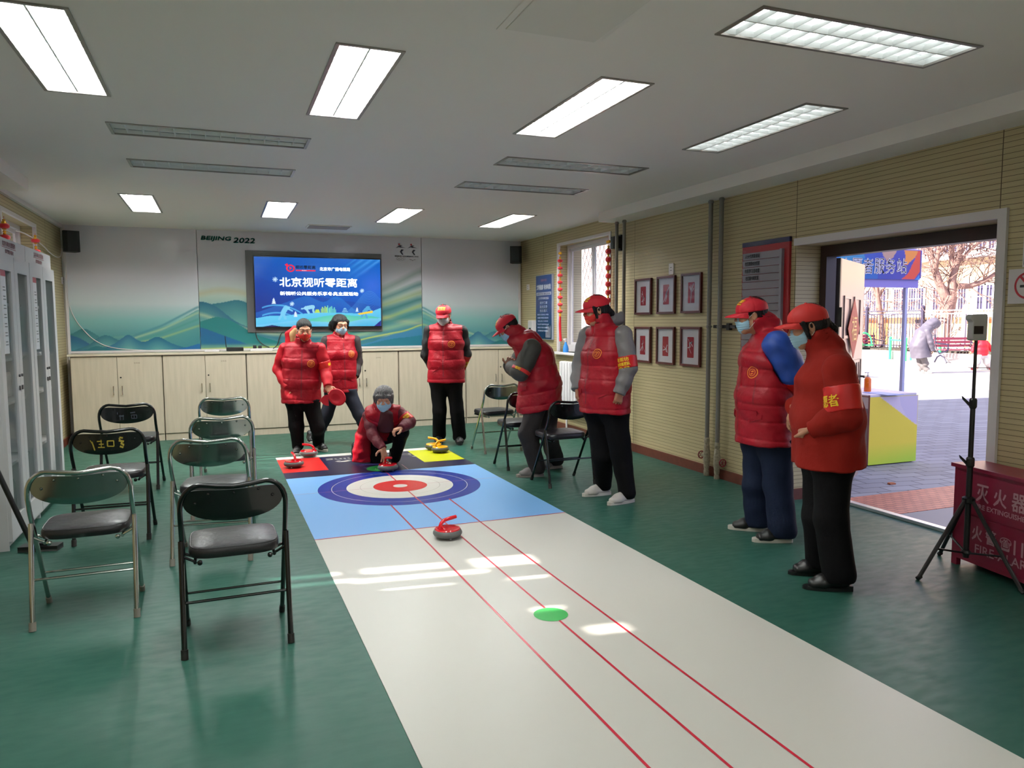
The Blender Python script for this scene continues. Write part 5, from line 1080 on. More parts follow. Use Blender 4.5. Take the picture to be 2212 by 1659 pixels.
# ============================================================ people: implicit surfaces meshed with surface nets
def A3(v): return np.array(v, float)
def smin(a, b, k):
    h = np.clip(.5+.5*(b-a)/k, 0, 1); return b*(1-h)+a*h-k*h*(1-h)
def smax(a, b, k): return -smin(-a, -b, k)
class Field:
    def __init__(s): s.ops = []
    def _a(s, op, f, lo, hi, k): s.ops.append((op, f, A3(lo), A3(hi), k)); return s
    def cap(s, a, b, ra, rb=None, k=.02, op='u'):
        a, b = A3(a), A3(b); rb = ra if rb is None else rb; ab = b-a; L = ab@ab+1e-9
        def f(P):
            q = P-a; t = np.clip((q@ab)/L, 0, 1); return np.linalg.norm(q-t[..., None]*ab, axis=-1)-(ra+(rb-ra)*t)
        r = max(ra, rb); return s._a(op, f, np.minimum(a, b)-r, np.maximum(a, b)+r, k)
    def chain(s, pts, rs, k=.02, op='u'):
        for i in range(len(pts)-1): s.cap(pts[i], pts[i+1], rs[i], rs[i+1], k, op)
        return s
    def ell(s, c, r, R, k=.02, op='u'):
        c, r, R = A3(c), A3(r), A3(R)       # rows of R: local axes
        def f(P):
            q = (P-c)@R.T; k0 = np.linalg.norm(q/r, axis=-1); k1 = np.linalg.norm(q/(r*r), axis=-1)+1e-9; return k0*(k0-1)/k1
        m = r.max(); return s._a(op, f, c-m, c+m, k)
    def seg(s, a, b, ra, rb, sa, sb, k=.03, op='u'):
        """elliptic segment; ra/rb = (half width along side vector, half depth)"""
        a, b, sa, sb = A3(a), A3(b), A3(sa), A3(sb); ab = b-a; L = ab@ab+1e-9; ax = ab/math.sqrt(L)
        sa = sa-ax*(sa@ax); sa /= np.linalg.norm(sa); sb = sb-ax*(sb@ax); sb /= np.linalg.norm(sb)
        def f(P):
            q = P-a; t = np.clip((q@ab)/L, 0, 1); sv = sa+(sb-sa)*t[..., None]; sv /= np.linalg.norm(sv, axis=-1, keepdims=True); fv = np.cross(ax, sv)
            q = q-t[..., None]*ab; A_ = ra[0]+(rb[0]-ra[0])*t; B_ = ra[1]+(rb[1]-ra[1])*t; C_ = np.minimum(A_, B_)*.7
            u, v, w = (q*sv).sum(-1), (q*fv).sum(-1), q@ax
            k0 = np.sqrt((u/A_)**2+(v/B_)**2+(w/C_)**2); k1 = np.sqrt((u/A_**2)**2+(v/B_**2)**2+(w/C_**2)**2)+1e-9; return k0*(k0-1)/k1
        m = max(*ra, *rb); return s._a(op, f, np.minimum(a, b)-m, np.maximum(a, b)+m, k)
    def loft(s, secs, k=.04, op='u'):
        for i in range(len(secs)-1): s.seg(secs[i][0], secs[i+1][0], secs[i][1:3], secs[i+1][1:3], secs[i][3], secs[i+1][3], k, op)
        return s
    def plane(s, p, n, k=.004):      # keep the side the normal points away from
        p, n = A3(p), A3(n); n = n/np.linalg.norm(n); return s._a('p', lambda P: (P-p)@n, [-1e3]*3, [1e3]*3, k)
    def disp(s, f): return s._a('d', f, [-1e3]*3, [1e3]*3, 0)
    def mesh(s, h):
        us = [o for o in s.ops if o[0] == 'u']; lo = np.min([o[2] for o in us], 0)-2.5*h-.012; hi = np.max([o[3] for o in us], 0)+2.5*h+.012
        n = np.ceil((hi-lo)/h).astype(int)+1; ax = [lo[i]+h*np.arange(n[i]) for i in range(3)]
        D = np.full(n, .5, np.float64)
        for op, f, a, b, k in s.ops:
            m = .05+k if op in 'us' else 0
            i0 = np.maximum(0, np.floor((a-m-lo)/h).astype(int)); i1 = np.minimum(n, np.ceil((b+m-lo)/h).astype(int)+1)
            if (i1 <= i0).any(): continue
            sl = tuple(slice(i0[j], i1[j]) for j in range(3))
            P = np.stack(np.meshgrid(*[ax[j][sl[j]] for j in range(3)], indexing='ij'), -1)
            if op == 'd':
                near = np.abs(D) < .06; v = f(P[near]); D[near] += v; continue
            d = f(P)
            if op == 'u': D[sl] = smin(D[sl], d, k)
            elif op == 's': D[sl] = smax(D[sl], -d, k)
            elif op == 'p': D[sl] = smax(D[sl], d, k)
        return surface_nets(D, lo, h)
def surface_nets(D, lo, h):
    S = D < 0; nx, ny, nz = D.shape
    c = [S[i:nx-1+i, j:ny-1+j, k:nz-1+k] for i in (0, 1) for j in (0, 1) for k in (0, 1)]
    cnt = sum(x.astype(np.int8) for x in c); act = (cnt > 0) & (cnt < 8); I = np.argwhere(act)
    if len(I) == 0: return np.zeros((0, 3)), []
    acc = np.zeros((len(I), 3)); num = np.zeros(len(I)); off = [(i, j, k) for i in (0, 1) for j in (0, 1) for k in (0, 1)]
    for a in range(8):
        for ax in range(3):
            o = list(off[a])
            if o[ax]: continue
            o2 = list(o); o2[ax] = 1; A_ = I+np.array(o); B_ = I+np.array(o2)
            da, db = D[A_[:, 0], A_[:, 1], A_[:, 2]], D[B_[:, 0], B_[:, 1], B_[:, 2]]; cr = (da < 0) != (db < 0)
            t = np.where(cr, da/(da-db+1e-12), 0); P = np.array(o, float)[None, :].repeat(len(I), 0); P[:, ax] = t; acc[cr] += P[cr]; num[cr] += 1
    V = lo+h*(I+acc/num[:, None]); idx = np.full(act.shape, -1, np.int64); idx[act] = np.arange(len(I)); F = []
    for ax in range(3):
        sl0 = [slice(None)]*3; sl1 = [slice(None)]*3; sl0[ax] = slice(0, -1); sl1[ax] = slice(1, None)
        a, b = S[tuple(sl0)], S[tuple(sl1)]; u, v = [q for q in range(3) if q != ax]
        for sg in (0, 1):
            E = np.argwhere((a & ~b) if sg == 0 else (~a & b)); E = E[(E[:, u] > 0) & (E[:, v] > 0) & (E[:, u] < D.shape[u]-1) & (E[:, v] < D.shape[v]-1)]
            if len(E) == 0: continue
            eu = np.zeros(3, int); eu[u] = 1; ev = np.zeros(3, int); ev[v] = 1
            q = [E-eu-ev, E-ev, E, E-eu]; Q = np.stack([idx[x[:, 0], x[:, 1], x[:, 2]] for x in q], 1)
            if (sg == 0) != (ax != 1): Q = Q[:, ::-1]
            F.append(Q[(Q >= 0).all(1)])
    return V, np.vstack(F)
def net_obj(name, parts, mats, parent, origin, smooth=True):
    """parts: list of (V, F) joined into one mesh"""
    vs = []; fs = []; k = 0
    for V, F in parts:
        if len(V) == 0: continue
        vs.append(V-A3(origin)); fs.append(F+k); k += len(V)
    V = np.vstack(vs); F = np.vstack(fs); me = bpy.data.meshes.new(name); me.vertices.add(len(V)); me.vertices.foreach_set('co', V.astype(np.float32).ravel())
    me.loops.add(F.size); me.loops.foreach_set('vertex_index', F.astype(np.int32).ravel()); me.polygons.add(len(F)); me.polygons.foreach_set('loop_start', np.arange(0, F.size, 4, dtype=np.int32))
    me.polygons.foreach_set('loop_total', np.full(len(F), 4, np.int32)); me.polygons.foreach_set('use_smooth', np.ones(len(F), bool)); me.update(calc_edges=True); me.validate()
    me.materials.append(mats); o = bpy.data.objects.new(name, me); COL.objects.link(o)
    if parent: o.parent = parent
    return o
def bvh_of(V, F): return BVHTree.FromPolygons([Vector(v) for v in V], [tuple(int(i) for i in f) for f in F])
def decal(name, vf, center, ux, uy, bv, m, parent, origin, off=.0025, thick=0.0, mi=None, sub=0):
    """flat shape (list of (u,v,_), faces) laid onto a surface along -(ux x uy)"""
    V, F = vf; c = Vector(center); ux = Vector(ux).normalized(); uy = Vector(uy).normalized(); n = ux.cross(uy).normalized(); out = []; last = None
    for p in V:
        q = c+ux*p[0]+uy*p[1]; hit = bv.ray_cast(q+n*.25, -n, .5)
        if hit[0] is not None: last = (hit[0]-q).dot(n)
        out.append(q+n*((last if last is not None else 0)+off+(p[2] if len(p) > 2 else 0)*.2))
    b = MB(); O = Vector(origin)
    if thick:
        k = len(out); o2 = [q-n*thick for q in out]; b.add([q-O for q in out+o2], list(F)+[tuple(i+k for i in f[::-1]) for f in F])
        ed = {}
        for f in F:
            for i in range(len(f)): e = (f[i], f[(i+1) % len(f)]); ed[e] = 1
        b.add([q-O for q in out+o2], [(a, b_, b_+k, a+k) for (a, b_) in ed if (b_, a) not in ed])
    else: b.add([q-O for q in out], F)
    return b.build(name, m, parent)
def grid_shape(fn, nu, nv):
    V = [fn(i/nu, j/nv) for j in range(nv+1) for i in range(nu+1)]; w = nu+1
    return [(p[0], p[1], 0) for p in V], [(j*w+i, j*w+i+1, (j+1)*w+i+1, (j+1)*w+i) for j in range(nv) for i in range(nu)]
def wrk(seed, f=18, ax=None):
    g = np.random.RandomState(seed); K = g.normal(0, f, (5, 3)); ph = g.uniform(0, 6.3, 5)
    def fn(P):
        w = P+.03*np.sin(P[..., [1, 2, 0]]*f*.7+ph[:3]); return sum(np.sin(w@K[i]+ph[i]) for i in range(5))/5
    return fn

SKIN = mat('skin', (196, 142, 112), .5, noise=.05, nscale=30); SKIN2 = mat('skin_tanned', (168, 118, 90), .5, noise=.05, nscale=30)
M_VEST = mat('red_down_vest', (144, 2, 24), .5, bump=.45, bscale=13, spec=.3); M_RSLV = mat('red_jacket_cloth', (166, 3, 24), .6, bump=.4, bscale=13, spec=.3); M_RUST = mat('rust_fleece', (124, 24, 16), .85, bump=.35, bscale=12, spec=.15)
M_HAIR = mat('black_hair', (12, 9, 9), .6, spec=.25, bump=.5, bscale=160, stretch=(1, 1, .25)); M_HAIRG = mat('grey_hair', (92, 88, 88), .6, noise=.5, nscale=120, stretch=(1, 1, .2), bump=.5, bscale=160)
M_CAPR = mat('red_cap_cloth', (186, 8, 34), .65, bump=.1, bscale=200); M_CAPO = mat('orange_red_cap_cloth', (180, 24, 18), .65, bump=.1, bscale=200); M_YEL2 = mat('yellow_embroidery', (236, 196, 40), .5)
M_MASKB = mat('blue_surgical_mask', (158, 196, 216), .7); M_MASKW = mat('white_mask', (196, 200, 204), .7); M_MASKR = mat('red_printed_mask', (200, 28, 20), .6); M_EARL = mat('white_elastic', (225, 225, 225), .6)
M_PBLK = mat('black_trousers', (8, 7, 9), .75, spec=.12, bump=.1, bscale=90); M_PNAVY = mat('navy_trousers', (24, 32, 52), .75, spec=.12, bump=.1, bscale=90); M_PGRY = mat('dark_grey_trousers', (46, 42, 42), .8, spec=.12, bump=.1, bscale=90); M_PDEN = mat('dark_blue_grey_trousers', (38, 40, 50), .75, spec=.12)
M_EMB = mat('emblem_gold', (222, 130, 40), .5); M_ZIP = mat('zip_dark_red', (110, 6, 20), .5); M_BAND = mat('armband_red', (188, 18, 16), .45); M_EYEW = mat('eye_white', (210, 205, 200), .3); M_EYED = mat('eye_dark', (24, 14, 10), .2)
M_SOLE = mat('white_sole', (196, 190, 180), .6); M_SHB = mat('black_shoe', (18, 17, 18), .5); M_SHG = mat('grey_shoe', (104, 98, 96), .7); M_SHW = mat('pale_sport_shoe', (186, 180, 174), .6); M_LEATHER = mat('black_leather', (20, 19, 20), .35)

def head_axes(a, pitch, roll=0):
    f = RH*math.cos(math.radians(a))-FH*math.sin(math.radians(a)); r = f.cross(UZ).normalized()
    p = math.radians(pitch); hf = f*math.cos(p)+UZ*math.sin(p); hu = UZ*math.cos(p)-f*math.sin(p)
    q = math.radians(roll); r2 = r*math.cos(q)+hu*math.sin(q); hu = hu*math.cos(q)-r*math.sin(q); return r2, hf, hu

def make_person(sp):
    base_pts = [onz(*p) for ft in sp['feet'] for p in ft]; base = sum(base_pts, Vector())/len(base_pts); base.z = 0
    D = sp.get('D') or base.dot(FH); s0 = sp.get('s', 1.0); Q = sp.get('q', 1.0)
    def J(v): return atd(v[0], v[1], D+(v[2] if len(v) > 2 else 0))
    a = math.radians(sp['a']); Fv = RH*math.cos(a)-FH*math.sin(a); Rv = Fv.cross(UZ).normalized(); Lv = -Rv
    O = base; hx, hy = sp['head'][:2]; hd = sp['head'][2]; Hc = J((hx, hy, hd)); hr, hf, hu = head_axes(*sp['head'][3:]); hs = sp.get('hs', 1.0)*s0
    def H(x, y, z): return Hc+(hr*x+hf*y+hu*z)*hs
    HR = [list(hr), list(hf), list(hu)]
    neck = J(sp['neck']); T = [(J(t[:3]),)+tuple(t[3:5]) for t in sp['torso']]   # hem -> upper chest
    # ------------------------------------------------ body skin
    fc = Field(); e = lambda c, r, k=.02, op='u': fc.ell(H(*c), [x*hs for x in r], HR, k, op)
    e((0, -.012, .038), (.074, .093, .078)); e((0, .022, -.030), (.060, .066, .078), .03); e((0, .052, -.088), (.026, .026, .022), .03)
    for q in (-1, 1):
        fc.cap(H(q*.052, .0, -.045), H(q*.022, .052, -.092), .016*hs, .014*hs, .03); e((q*.036, .062, -.022), (.022, .022, .020), .025); fc.cap(H(q*.046, .068, .030), H(q*.010, .082, .026), .010*hs, .010*hs, .018)
        e((q*.031, .092, .009), (.017, .014, .010), .012, 's')
    fc.cap(H(0, .080, .018), H(0, .102, -.018), .008*hs, .011*hs, .012)
    for q in (-1, 1): e((q*.011, .094, -.021), (.009, .010, .008), .008)
    for q in (-1, 1): fc.chain([H(q*.046, .0735, .0125), H(q*.032, .0835, .0165), H(q*.017, .0815, .0135)], [.0055*hs, .0062*hs, .0055*hs], .004); fc.chain([H(q*.045, .0735, .0045), H(q*.032, .082, .0005), H(q*.018, .0805, .004)], [.0045*hs, .0052*hs, .0045*hs], .004)
    e((0, .084, -.047), (.022, .012, .006), .008); e((0, .082, -.056), (.019, .012, .007), .008)
    for q in (-1, 1):
        e((q*.077, -.006, .000), (.008, .019, .031), .006); e((q*.084, -.001, .002), (.006, .011, .020), .005, 's')
    nb = neck-UZ*.03; fc.chain([H(0, -.018, -.05), neck*.5+H(0, -.012, -.085)*.5, nb], [.058*hs, .056*hs, .066*hs], .03)
    bodyparts = [fc.mesh(.0042*Q)]
    T_ = [(T[0][0]*.35+T[1][0]*.65, T[0][1]*.8, T[0][2]*.8)]+T[1:]; tc = Field(); tc.loft([(p, w*.72, d*.70, Rv) for p, w, d in T_], .05); tc.cap(nb, T[-1][0], .06, .09)
    hips = []
    for sd in 'lr':
        lg = sp['leg_'+sd]; hip, kn = J(lg[0]), J(lg[1]); i = 0 if sd == 'l' else 1; heel, toe = [onz(*p) for p in sp['feet'][i]]; d_ = (toe-heel).normalized()
        an = heel+d_*.055+UZ*.085 if not lg[2] else J(lg[2]); hips.append((hip, kn, an, heel, toe, d_)); tc.chain([hip, kn, an], [.07, .05, .04], .03)
    for sd in 'lr': ar = sp['arm_'+sd]; S_, E_, W_ = J(ar[0]), J(ar[1]), J(ar[2]); tc.chain([S_, E_, W_], [.045, .036, .028], .02)
    bodyparts.append(tc.mesh(.014))
    for sd in 'lr':
        ar = sp['arm_'+sd]; hp = ar[3] if len(ar) > 3 else None
        if hp is None: continue
        W_ = J(ar[2]); E_ = J(ar[1]); hd_ = Vector(hp['d'][0]*RH+hp['d'][1]*-FH+hp['d'][2]*UZ).normalized(); pn = Vector(hp['n'][0]*RH+hp['n'][1]*-FH+hp['n'][2]*UZ); pn = (pn-hd_*pn.dot(hd_)).normalized()
        th = hd_.cross(pn)*(1 if sd == 'l' else -1)   # thumb side
        hf_ = Field(); hs_ = .94*s0; hf_.cap(W_-(W_-E_).normalized()*.05, W_, .027*hs_, .024*hs_, .01)
        K = []
        for i_, (o_, L_) in enumerate(((.030, .080), (.0105, .084), (-.010, .081), (-.029, .076))): kp = W_+(hd_*L_+th*o_)*hs_; K.append(kp); hf_.cap(W_+th*o_*.55+hd_*.012, kp, .0165*hs_, .0125*hs_, .012)
        for i_, (kp, L_) in enumerate(zip(K, (.070, .078, .073, .056))):
            p = kp; cu = hp.get('c', (25, 25, 25, 25))[i_]; sprd = (1.5-i_)*hp.get('sp', .09); dv = (hd_+th*sprd).normalized(); ang = 0
            for j_, fr in enumerate((.44, .31, .25)):
                ang += math.radians(cu*(.8, 1.1, .8)[j_]); v = dv*math.cos(ang)+pn*math.sin(ang); q = p+v*L_*fr*hs_; hf_.cap(p, q, (.0098, .0086, .0078)[j_]*hs_, (.0086, .0078, .0068)[j_]*hs_, .003); p = q
        tb = W_+(hd_*.022+th*.022+pn*.006)*hs_; tv = (hd_*hp.get('t', (.6, .8, .3))[0]+th*hp.get('t', (.6, .8, .3))[1]+pn*hp.get('t', (.6, .8, .3))[2]).normalized(); t1 = tb+tv*.042*hs_; t2 = t1+(tv+hd_*.5).normalized()*.03*hs_; t3 = t2+(tv*.6+hd_).normalized()*.024*hs_
        hf_.chain([tb, t1, t2, t3], [.016*hs_, .0115*hs_, .0098*hs_, .0082*hs_], .006); bodyparts.append(hf_.mesh(.0034*Q))
    root = net_obj('person', bodyparts, SKIN if not sp.get('tan') else SKIN2, None, O); root.location = O; tag(root, sp['label'], 'person')
    bvh_head = bvh_of(*bodyparts[0]); mk = lambda n, f, h, m: net_obj(n, [f.mesh(h*Q)], m, root, O)
    # eyes, brows
    for q in (-1, 1):
        b = MB(); c = H(q*.031, .0735, .0085); R_ = .0122*hs; n1, n2 = 8, 12; k = 0; vs = []
        for i in range(n1+1):
            ph = PI*i/n1
            for j in range(n2): th_ = 2*PI*j/n2; vs.append(c-O+(hf*math.cos(ph)+hr*math.sin(ph)*math.cos(th_)+hu*math.sin(ph)*math.sin(th_))*R_)
        for i in range(n1): b.add([], [], 0); b.f += [(i*n2+j, i*n2+(j+1) % n2, (i+1)*n2+(j+1) % n2, (i+1)*n2+j) for j in range(n2)]; b.m += [1 if i < 2 else 0]*n2
        b.v = [tuple(v) for v in vs]; b.build('eye', [M_EYEW, M_EYED], root, smooth=True)
        decal('eyebrow', grid_shape(lambda u, v: (-q*(.012+.034*u)*hs, (.030+.004*math.sin(u*2.2)+(v-.5)*.004*(1-.5*u))*hs), 6, 1), Hc, -hr, hu, bvh_head, M_HAIRG if sp.get('hair') == 'grey' else M_HAIR, root, O, .0012)
    # ------------------------------------------------ trousers and shoes
    ft = Field(); lr = sp.get('legr', (.105, .08, .068)); wv = wrk(sp['seed']+3, 22)
    for (hip, kn, an, heel, toe, d_) in hips: ft.chain([hip, kn, an], lr, .03)
    ft.cap(hips[0][0]+UZ*.03, hips[1][0]+UZ*.03, lr[0]*1.1, lr[0]*1.1, .05); ft.plane((0, 0, sp.get('cuff', .035)), (0, 0, -1))
    if not sp.get('kneel'): axh = (T[1][0]-T[0][0]).normalized(); ft.plane(T[0][0]+axh*.035, axh)
    ft.disp(lambda P: wv(P)*.007); mk('trousers', ft, .008, sp['trousers'])
    for i, (hip, kn, an, heel, toe, d_) in enumerate(hips):
        if sp.get('noshoe') == i: continue
        st = sp.get('shoe', 'sport'); n_ = Vector((-d_.y, d_.x, 0)); L_ = sp.get('footlen', .265)*s0; h0 = heel-d_*.01
        fs_ = Field(); fs_.seg(h0+d_*.04+UZ*.045, h0+d_*L_*.62+UZ*.040, (.037*s0, .040), (.045*s0, .038), n_, n_, .02); fs_.seg(h0+d_*L_*.62+UZ*.038, h0+d_*(L_-.045)+UZ*.030, (.046*s0, .036), (.040*s0, .028), n_, n_, .03); fs_.cap(h0+d_*.045+UZ*.05, h0+d_*.06+UZ*.105, .034, .036, .02); fs_.cap(h0+d_*.09+UZ*.075, h0+d_*.15+UZ*.055, .026, .022, .02); fs_.cap(h0+d_*.10+UZ*.085, h0+d_*.17+UZ*.060, .018, .016, .02); fs_.plane((0, 0, .016), (0, 0, -1), .003)
        sh = mk('shoe', fs_, .006, sp['shoemat'])
        b = MB(); N = 26; pts = []
        for k in range(N):
            t_ = 2*PI*k/N; u = .5-.5*math.cos(t_); wdt = (.031+.011*math.sin(PI*min(1, u*1.15))**1.0)*s0*(1 if u < .8 else math.sqrt(max(0, 1-((u-.8)/.2)**2))*.85+.15); pts.append(h0+d_*(u*(L_+.006)-.001)+n_*wdt*math.copysign(1, math.sin(t_))*min(1, abs(math.sin(t_))*3)-O)
        hh = .040 if st == 'boot' else .026; b.prism([p+UZ*.001 for p in pts], UZ*(hh if st != 'boot' else .018))
        if st == 'boot': b.prism([h0+d_*x+n_*y-O+UZ*.0 for x, y in ((.0, -.03), (.07, -.034), (.07, .034), (.0, .03))], UZ*.03)
        b.build('sole', sp.get('solemat', M_SOLE), sh, smooth=False)
    # ------------------------------------------------ sleeves
    ws = wrk(sp['seed']+7, 26); slr = sp.get('armr', (.07, .062, .045)); sleeves = {}
    for sd in 'lr':
        ar = sp['arm_'+sd]; S_, E_, W_ = J(ar[0]), J(ar[1]), J(ar[2]); fl = Field(); fl.chain([S_, S_*.5+E_*.5, E_, E_*.45+W_*.55, W_], [slr[0], (slr[0]+slr[1])/2*1.02, slr[1], (slr[1]+slr[2])/2, slr[2]], .03)
        axw = (W_-E_).normalized(); fl.plane(W_+axw*slr[2]*.35, axw); fl.disp(lambda P: ws(P)*.008)
        V_, F_ = fl.mesh(.0065*Q); net_obj('sleeve', [(V_, F_)], sp['sleeve'], root, O); sleeves[sd] = (bvh_of(V_, F_), S_, E_, W_)
    # ------------------------------------------------ vest or jacket
    fv = Field(); fv.loft([(p, w, d, Rv) for p, w, d in T], .05); shl, shr = J(sp['arm_l'][0]), J(sp['arm_r'][0]); top = T[-1][0]
    sw = sp.get('shw', .075); drop = sp.get('drop', .0); fv.chain([shl+(top-shl)*.12+UZ*drop, neck-UZ*.055, shr+(top-shr)*.12+UZ*drop], [sw*.88, sw*1.05, sw*.88], .035)
    for ex in sp.get('extra', []): fv.seg(J(ex[0]), J(ex[1]), ex[2], ex[3], RH, RH, .04)
    ax = (T[1][0]-T[0][0]).normalized(); hemp = T[0][0]; fv.plane(hemp, -(ax*.5+UZ*.5) if not sp.get('hemn') else -Vector(sp['hemn']), .006)
    if sp.get('vest', 1):
        for sd in 'lr': S_, E_ = sleeves[sd][1], sleeves[sd][2]; o_ = (S_-top); o_.z = 0; o_ = o_.normalized(); fv.cap(S_+o_*.035, E_+o_*.05, slr[0]+.006, slr[1]+.012, .012, 's')
    nd = (Hc-neck).normalized(); cr_ = sp.get('collar', (.082, .07)); fv.seg(neck-nd*.02, neck+nd*cr_[1], (cr_[0]*1.08, cr_[0]*1.08), (cr_[0], cr_[0]), Rv, hr, .02); fv.cap(neck-nd*.03, neck+nd*(cr_[1]+.12), cr_[0]-.014, cr_[0]-.006, .006, 's')
    if sp.get('vest', 1): fv.cap(neck+Fv*(cr_[0]+.012)-UZ*.055, neck+Fv*(cr_[0]+.0)+nd*(cr_[1]+.03), .006, .058, .008, 's')
    axn = (T[-1][0]-T[0][0]).normalized(); spc = sp.get('quilt', .115); Hn, wq = A3(T[0][0]), wrk(sp['seed'], 16)
    if sp.get('vest', 1):
        def qd(P):
            s_ = (P-Hn)@A3(axn)+wq(P)*.008; ph = s_/spc-.35; dd = np.abs(ph-np.round(ph))*spc; return .0045*np.exp(-(dd/.006)**2)-.0022*np.abs(np.sin(PI*ph))**.6+wq(P*1.7)*.007+wq(P*3.1)*.0035
        fv.disp(qd)
    else: fv.disp(lambda P: wq(P)*.010+wq(P*2.1)*.004)
    VV, VF = fv.mesh(.0072*Q); vest = net_obj('vest' if sp.get('vest', 1) else 'jacket', [(VV, VF)], sp.get('vestmat', M_VEST), root, O); bvv = bvh_of(VV, VF)
    up = axn; Lh = (T[-1][0]-T[0][0]).length; lat = -Rv   # seen from the front the picture runs towards the wearer's left
    mid = T[0][0]+axn*Lh*.55; upd = (up-Fv*up.dot(Fv)).normalized(); side = upd.cross(Fv).normalized()
    if sp.get('front', 1):
        decal('zip', grid_shape(lambda u, v: ((u-.5)*.012, (v-.5)*Lh*sp.get('zl', .86)), 1, 26), mid+Fv*.0, side, upd, bvv, M_ZIP, vest, O, .002)
        decal('placket', grid_shape(lambda u, v: ((u-.5)*.045, (v-.5)*Lh*sp.get('zl', .86)), 2, 26), mid, side, upd, bvv, sp.get('vestmat', M_VEST), vest, O, .0012)
        if sp.get('vest', 1):
            ec = T[0][0]+axn*Lh*sp.get('emz', .74)+side*sp.get('emx', .10); N = 24
            rg = [(R_*math.cos(2*PI*i/N), R_*math.sin(2*PI*i/N), 0) for R_ in (.040, .034) for i in range(N)]; vf = (rg, [(i, (i+1) % N, N+(i+1) % N, N+i) for i in range(N)])
            decal('emblem', vf, ec, side, upd, bvv, M_EMB, vest, O, .002)
            b_ = [(.024*math.cos(q)*(1+.0*q), .024*math.sin(q), 0) for q in [i*2*PI/N for i in range(N)]]+[(.020*math.cos(q), .020*math.sin(q), 0) for q in [i*2*PI/N for i in range(N)]]
            sw_ = [(-.014, -.010, 0), (.0, -.014, 0), (.012, -.004, 0), (.0, -.004, 0), (.0, .002, 0), (.014, .006, 0), (.006, .014, 0), (-.012, .006, 0)]
            k_ = len(b_); decal('emblem', (b_+sw_, [(i, (i+1) % N, N+(i+1) % N, N+i) for i in range(N)]+[(k_, k_+1, k_+2, k_+3), (k_+4, k_+5, k_+6, k_+7)]), ec, side, upd, bvv, M_EMB, vest, O, .0022)
            for q in (-1, 1):
                pc = T[0][0]+axn*Lh*.27+side*q*T[0][1]*.55; wf = .075
                decal('pocket_flap', grid_shape(lambda u, v: ((u-.5)*2*wf, .025-(1-v)*(.03+.028*(1-abs(u-.5)*2))), 10, 3), pc, side, upd, bvv, sp.get('vestmat', M_VEST), vest, O, .008, .006)
    if sp.get('sidepocket'):   # flap and emblem seen from the wearer's left side
        sx = sp['sidepocket']; sd_ = (Fv*math.cos(math.radians(sx))+Lv*math.sin(math.radians(sx))).normalized(); s2 = UZ.cross(sd_).normalized()
        decal('pocket_flap', grid_shape(lambda u, v: ((u-.5)*.16, .025-(1-v)*(.03+.028*(1-abs(u-.5)*2))), 10, 3), T[0][0]+axn*Lh*.30, s2, UZ, bvv, sp.get('vestmat', M_VEST), vest, O, .009, .006)
        decal('pocket_seam', grid_shape(lambda u, v: ((u-.5)*.006+.05, (v-.5)*.16), 1, 12), T[0][0]+axn*Lh*.52, s2, UZ, bvv, M_ZIP, vest, O, .002)
    # undershirt / inner collar
    if sp.get('vest', 1):
        fi = Field(); fi.seg(neck-UZ*.06, neck+nd*(cr_[1]*.62), (.074, .074), (.068, .068), Rv, hr, .02); fi.cap(neck+UZ*0, neck+nd*.2, .050, .050, .004, 's'); mk('inner_collar', fi, .007, sp.get('inner', sp['sleeve']))
    # ------------------------------------------------ armband
    if sp.get('band'):
        sd, t0, t1, txts, va, tw = sp['band']; bvs, S_, E_, W_ = sleeves[sd]; A_, B_ = (S_, E_) if t0 < 1 else (E_, W_); t0, t1 = (t0, t1) if t0 < 1 else (t0-1, t1-1)
        p0, p1 = A_+(B_-A_)*t0, A_+(B_-A_)*t1; r0 = (slr[0] if A_ is S_ else slr[1]); r1 = (slr[1] if A_ is S_ else slr[2]); axb = (p1-p0).normalized(); fb = Field()
        fb.cap(p0-axb*.02, p1+axb*.02, r0+(r1-r0)*t0+.010, r0+(r1-r0)*t1+.011, .01); fb.plane(p0, -axb, .002); fb.plane(p1, axb, .002); fb.disp(lambda P: ws(P)*.007)
        VB, FB = fb.mesh(.006*Q); bd = net_obj('armband', [(VB, FB)], M_BAND, root, O); bb = bvh_of(VB, FB)
        vdir = (RH*math.cos(math.radians(va))-FH*math.sin(math.radians(va))); vdir = (vdir-axb*vdir.dot(axb)).normalized(); uy = -axb if axb.z < 0 else axb; ux = uy.cross(vdir).normalized(); cm = (p0+p1)/2
        for tx, w_, h_, dy in txts: decal('armband_text', text_fit(tx, w_, h_, .0012), cm+uy*dy, ux, uy, bb, M_YEL2, bd, O, .003)
    # ------------------------------------------------ hair
    hb = Field(); hs2 = sp.get('hair', 'short'); hm = M_HAIRG if hs2 == 'grey' else M_HAIR
    hb.ell(H(0, -.018, .044), [x*hs for x in (.083, .098, .083)], HR, .02)
    if hs2 == 'short': hb.ell(H(0, -.045, .0), [x*hs for x in (.074, .06, .055)], HR, .02)
    elif hs2 == 'grey':
        hb.ell(H(0, -.02, .03), [x*hs for x in (.094, .098, .095)], HR, .02)
        for q in (-1, 1): hb.cap(H(q*.078, .02, .03), H(q*.078, .01, -.03), .022*hs, .014*hs, .02)
        hb.cap(H(-.055, .078, .045), H(.055, .078, .045), .020*hs, .020*hs, .02); hb.ell(H(0, -.05, -.02), [x*hs for x in (.078, .055, .06)], HR, .02)
    elif hs2 == 'tied':
        hb.ell(H(0, -.04, .01), [x*hs for x in (.080, .070, .065)], HR, .02); hb.cap(H(0, -.09, .0), H(0, -.11, -.05), .03*hs, .02*hs, .02)
    elif hs2 == 'bun':
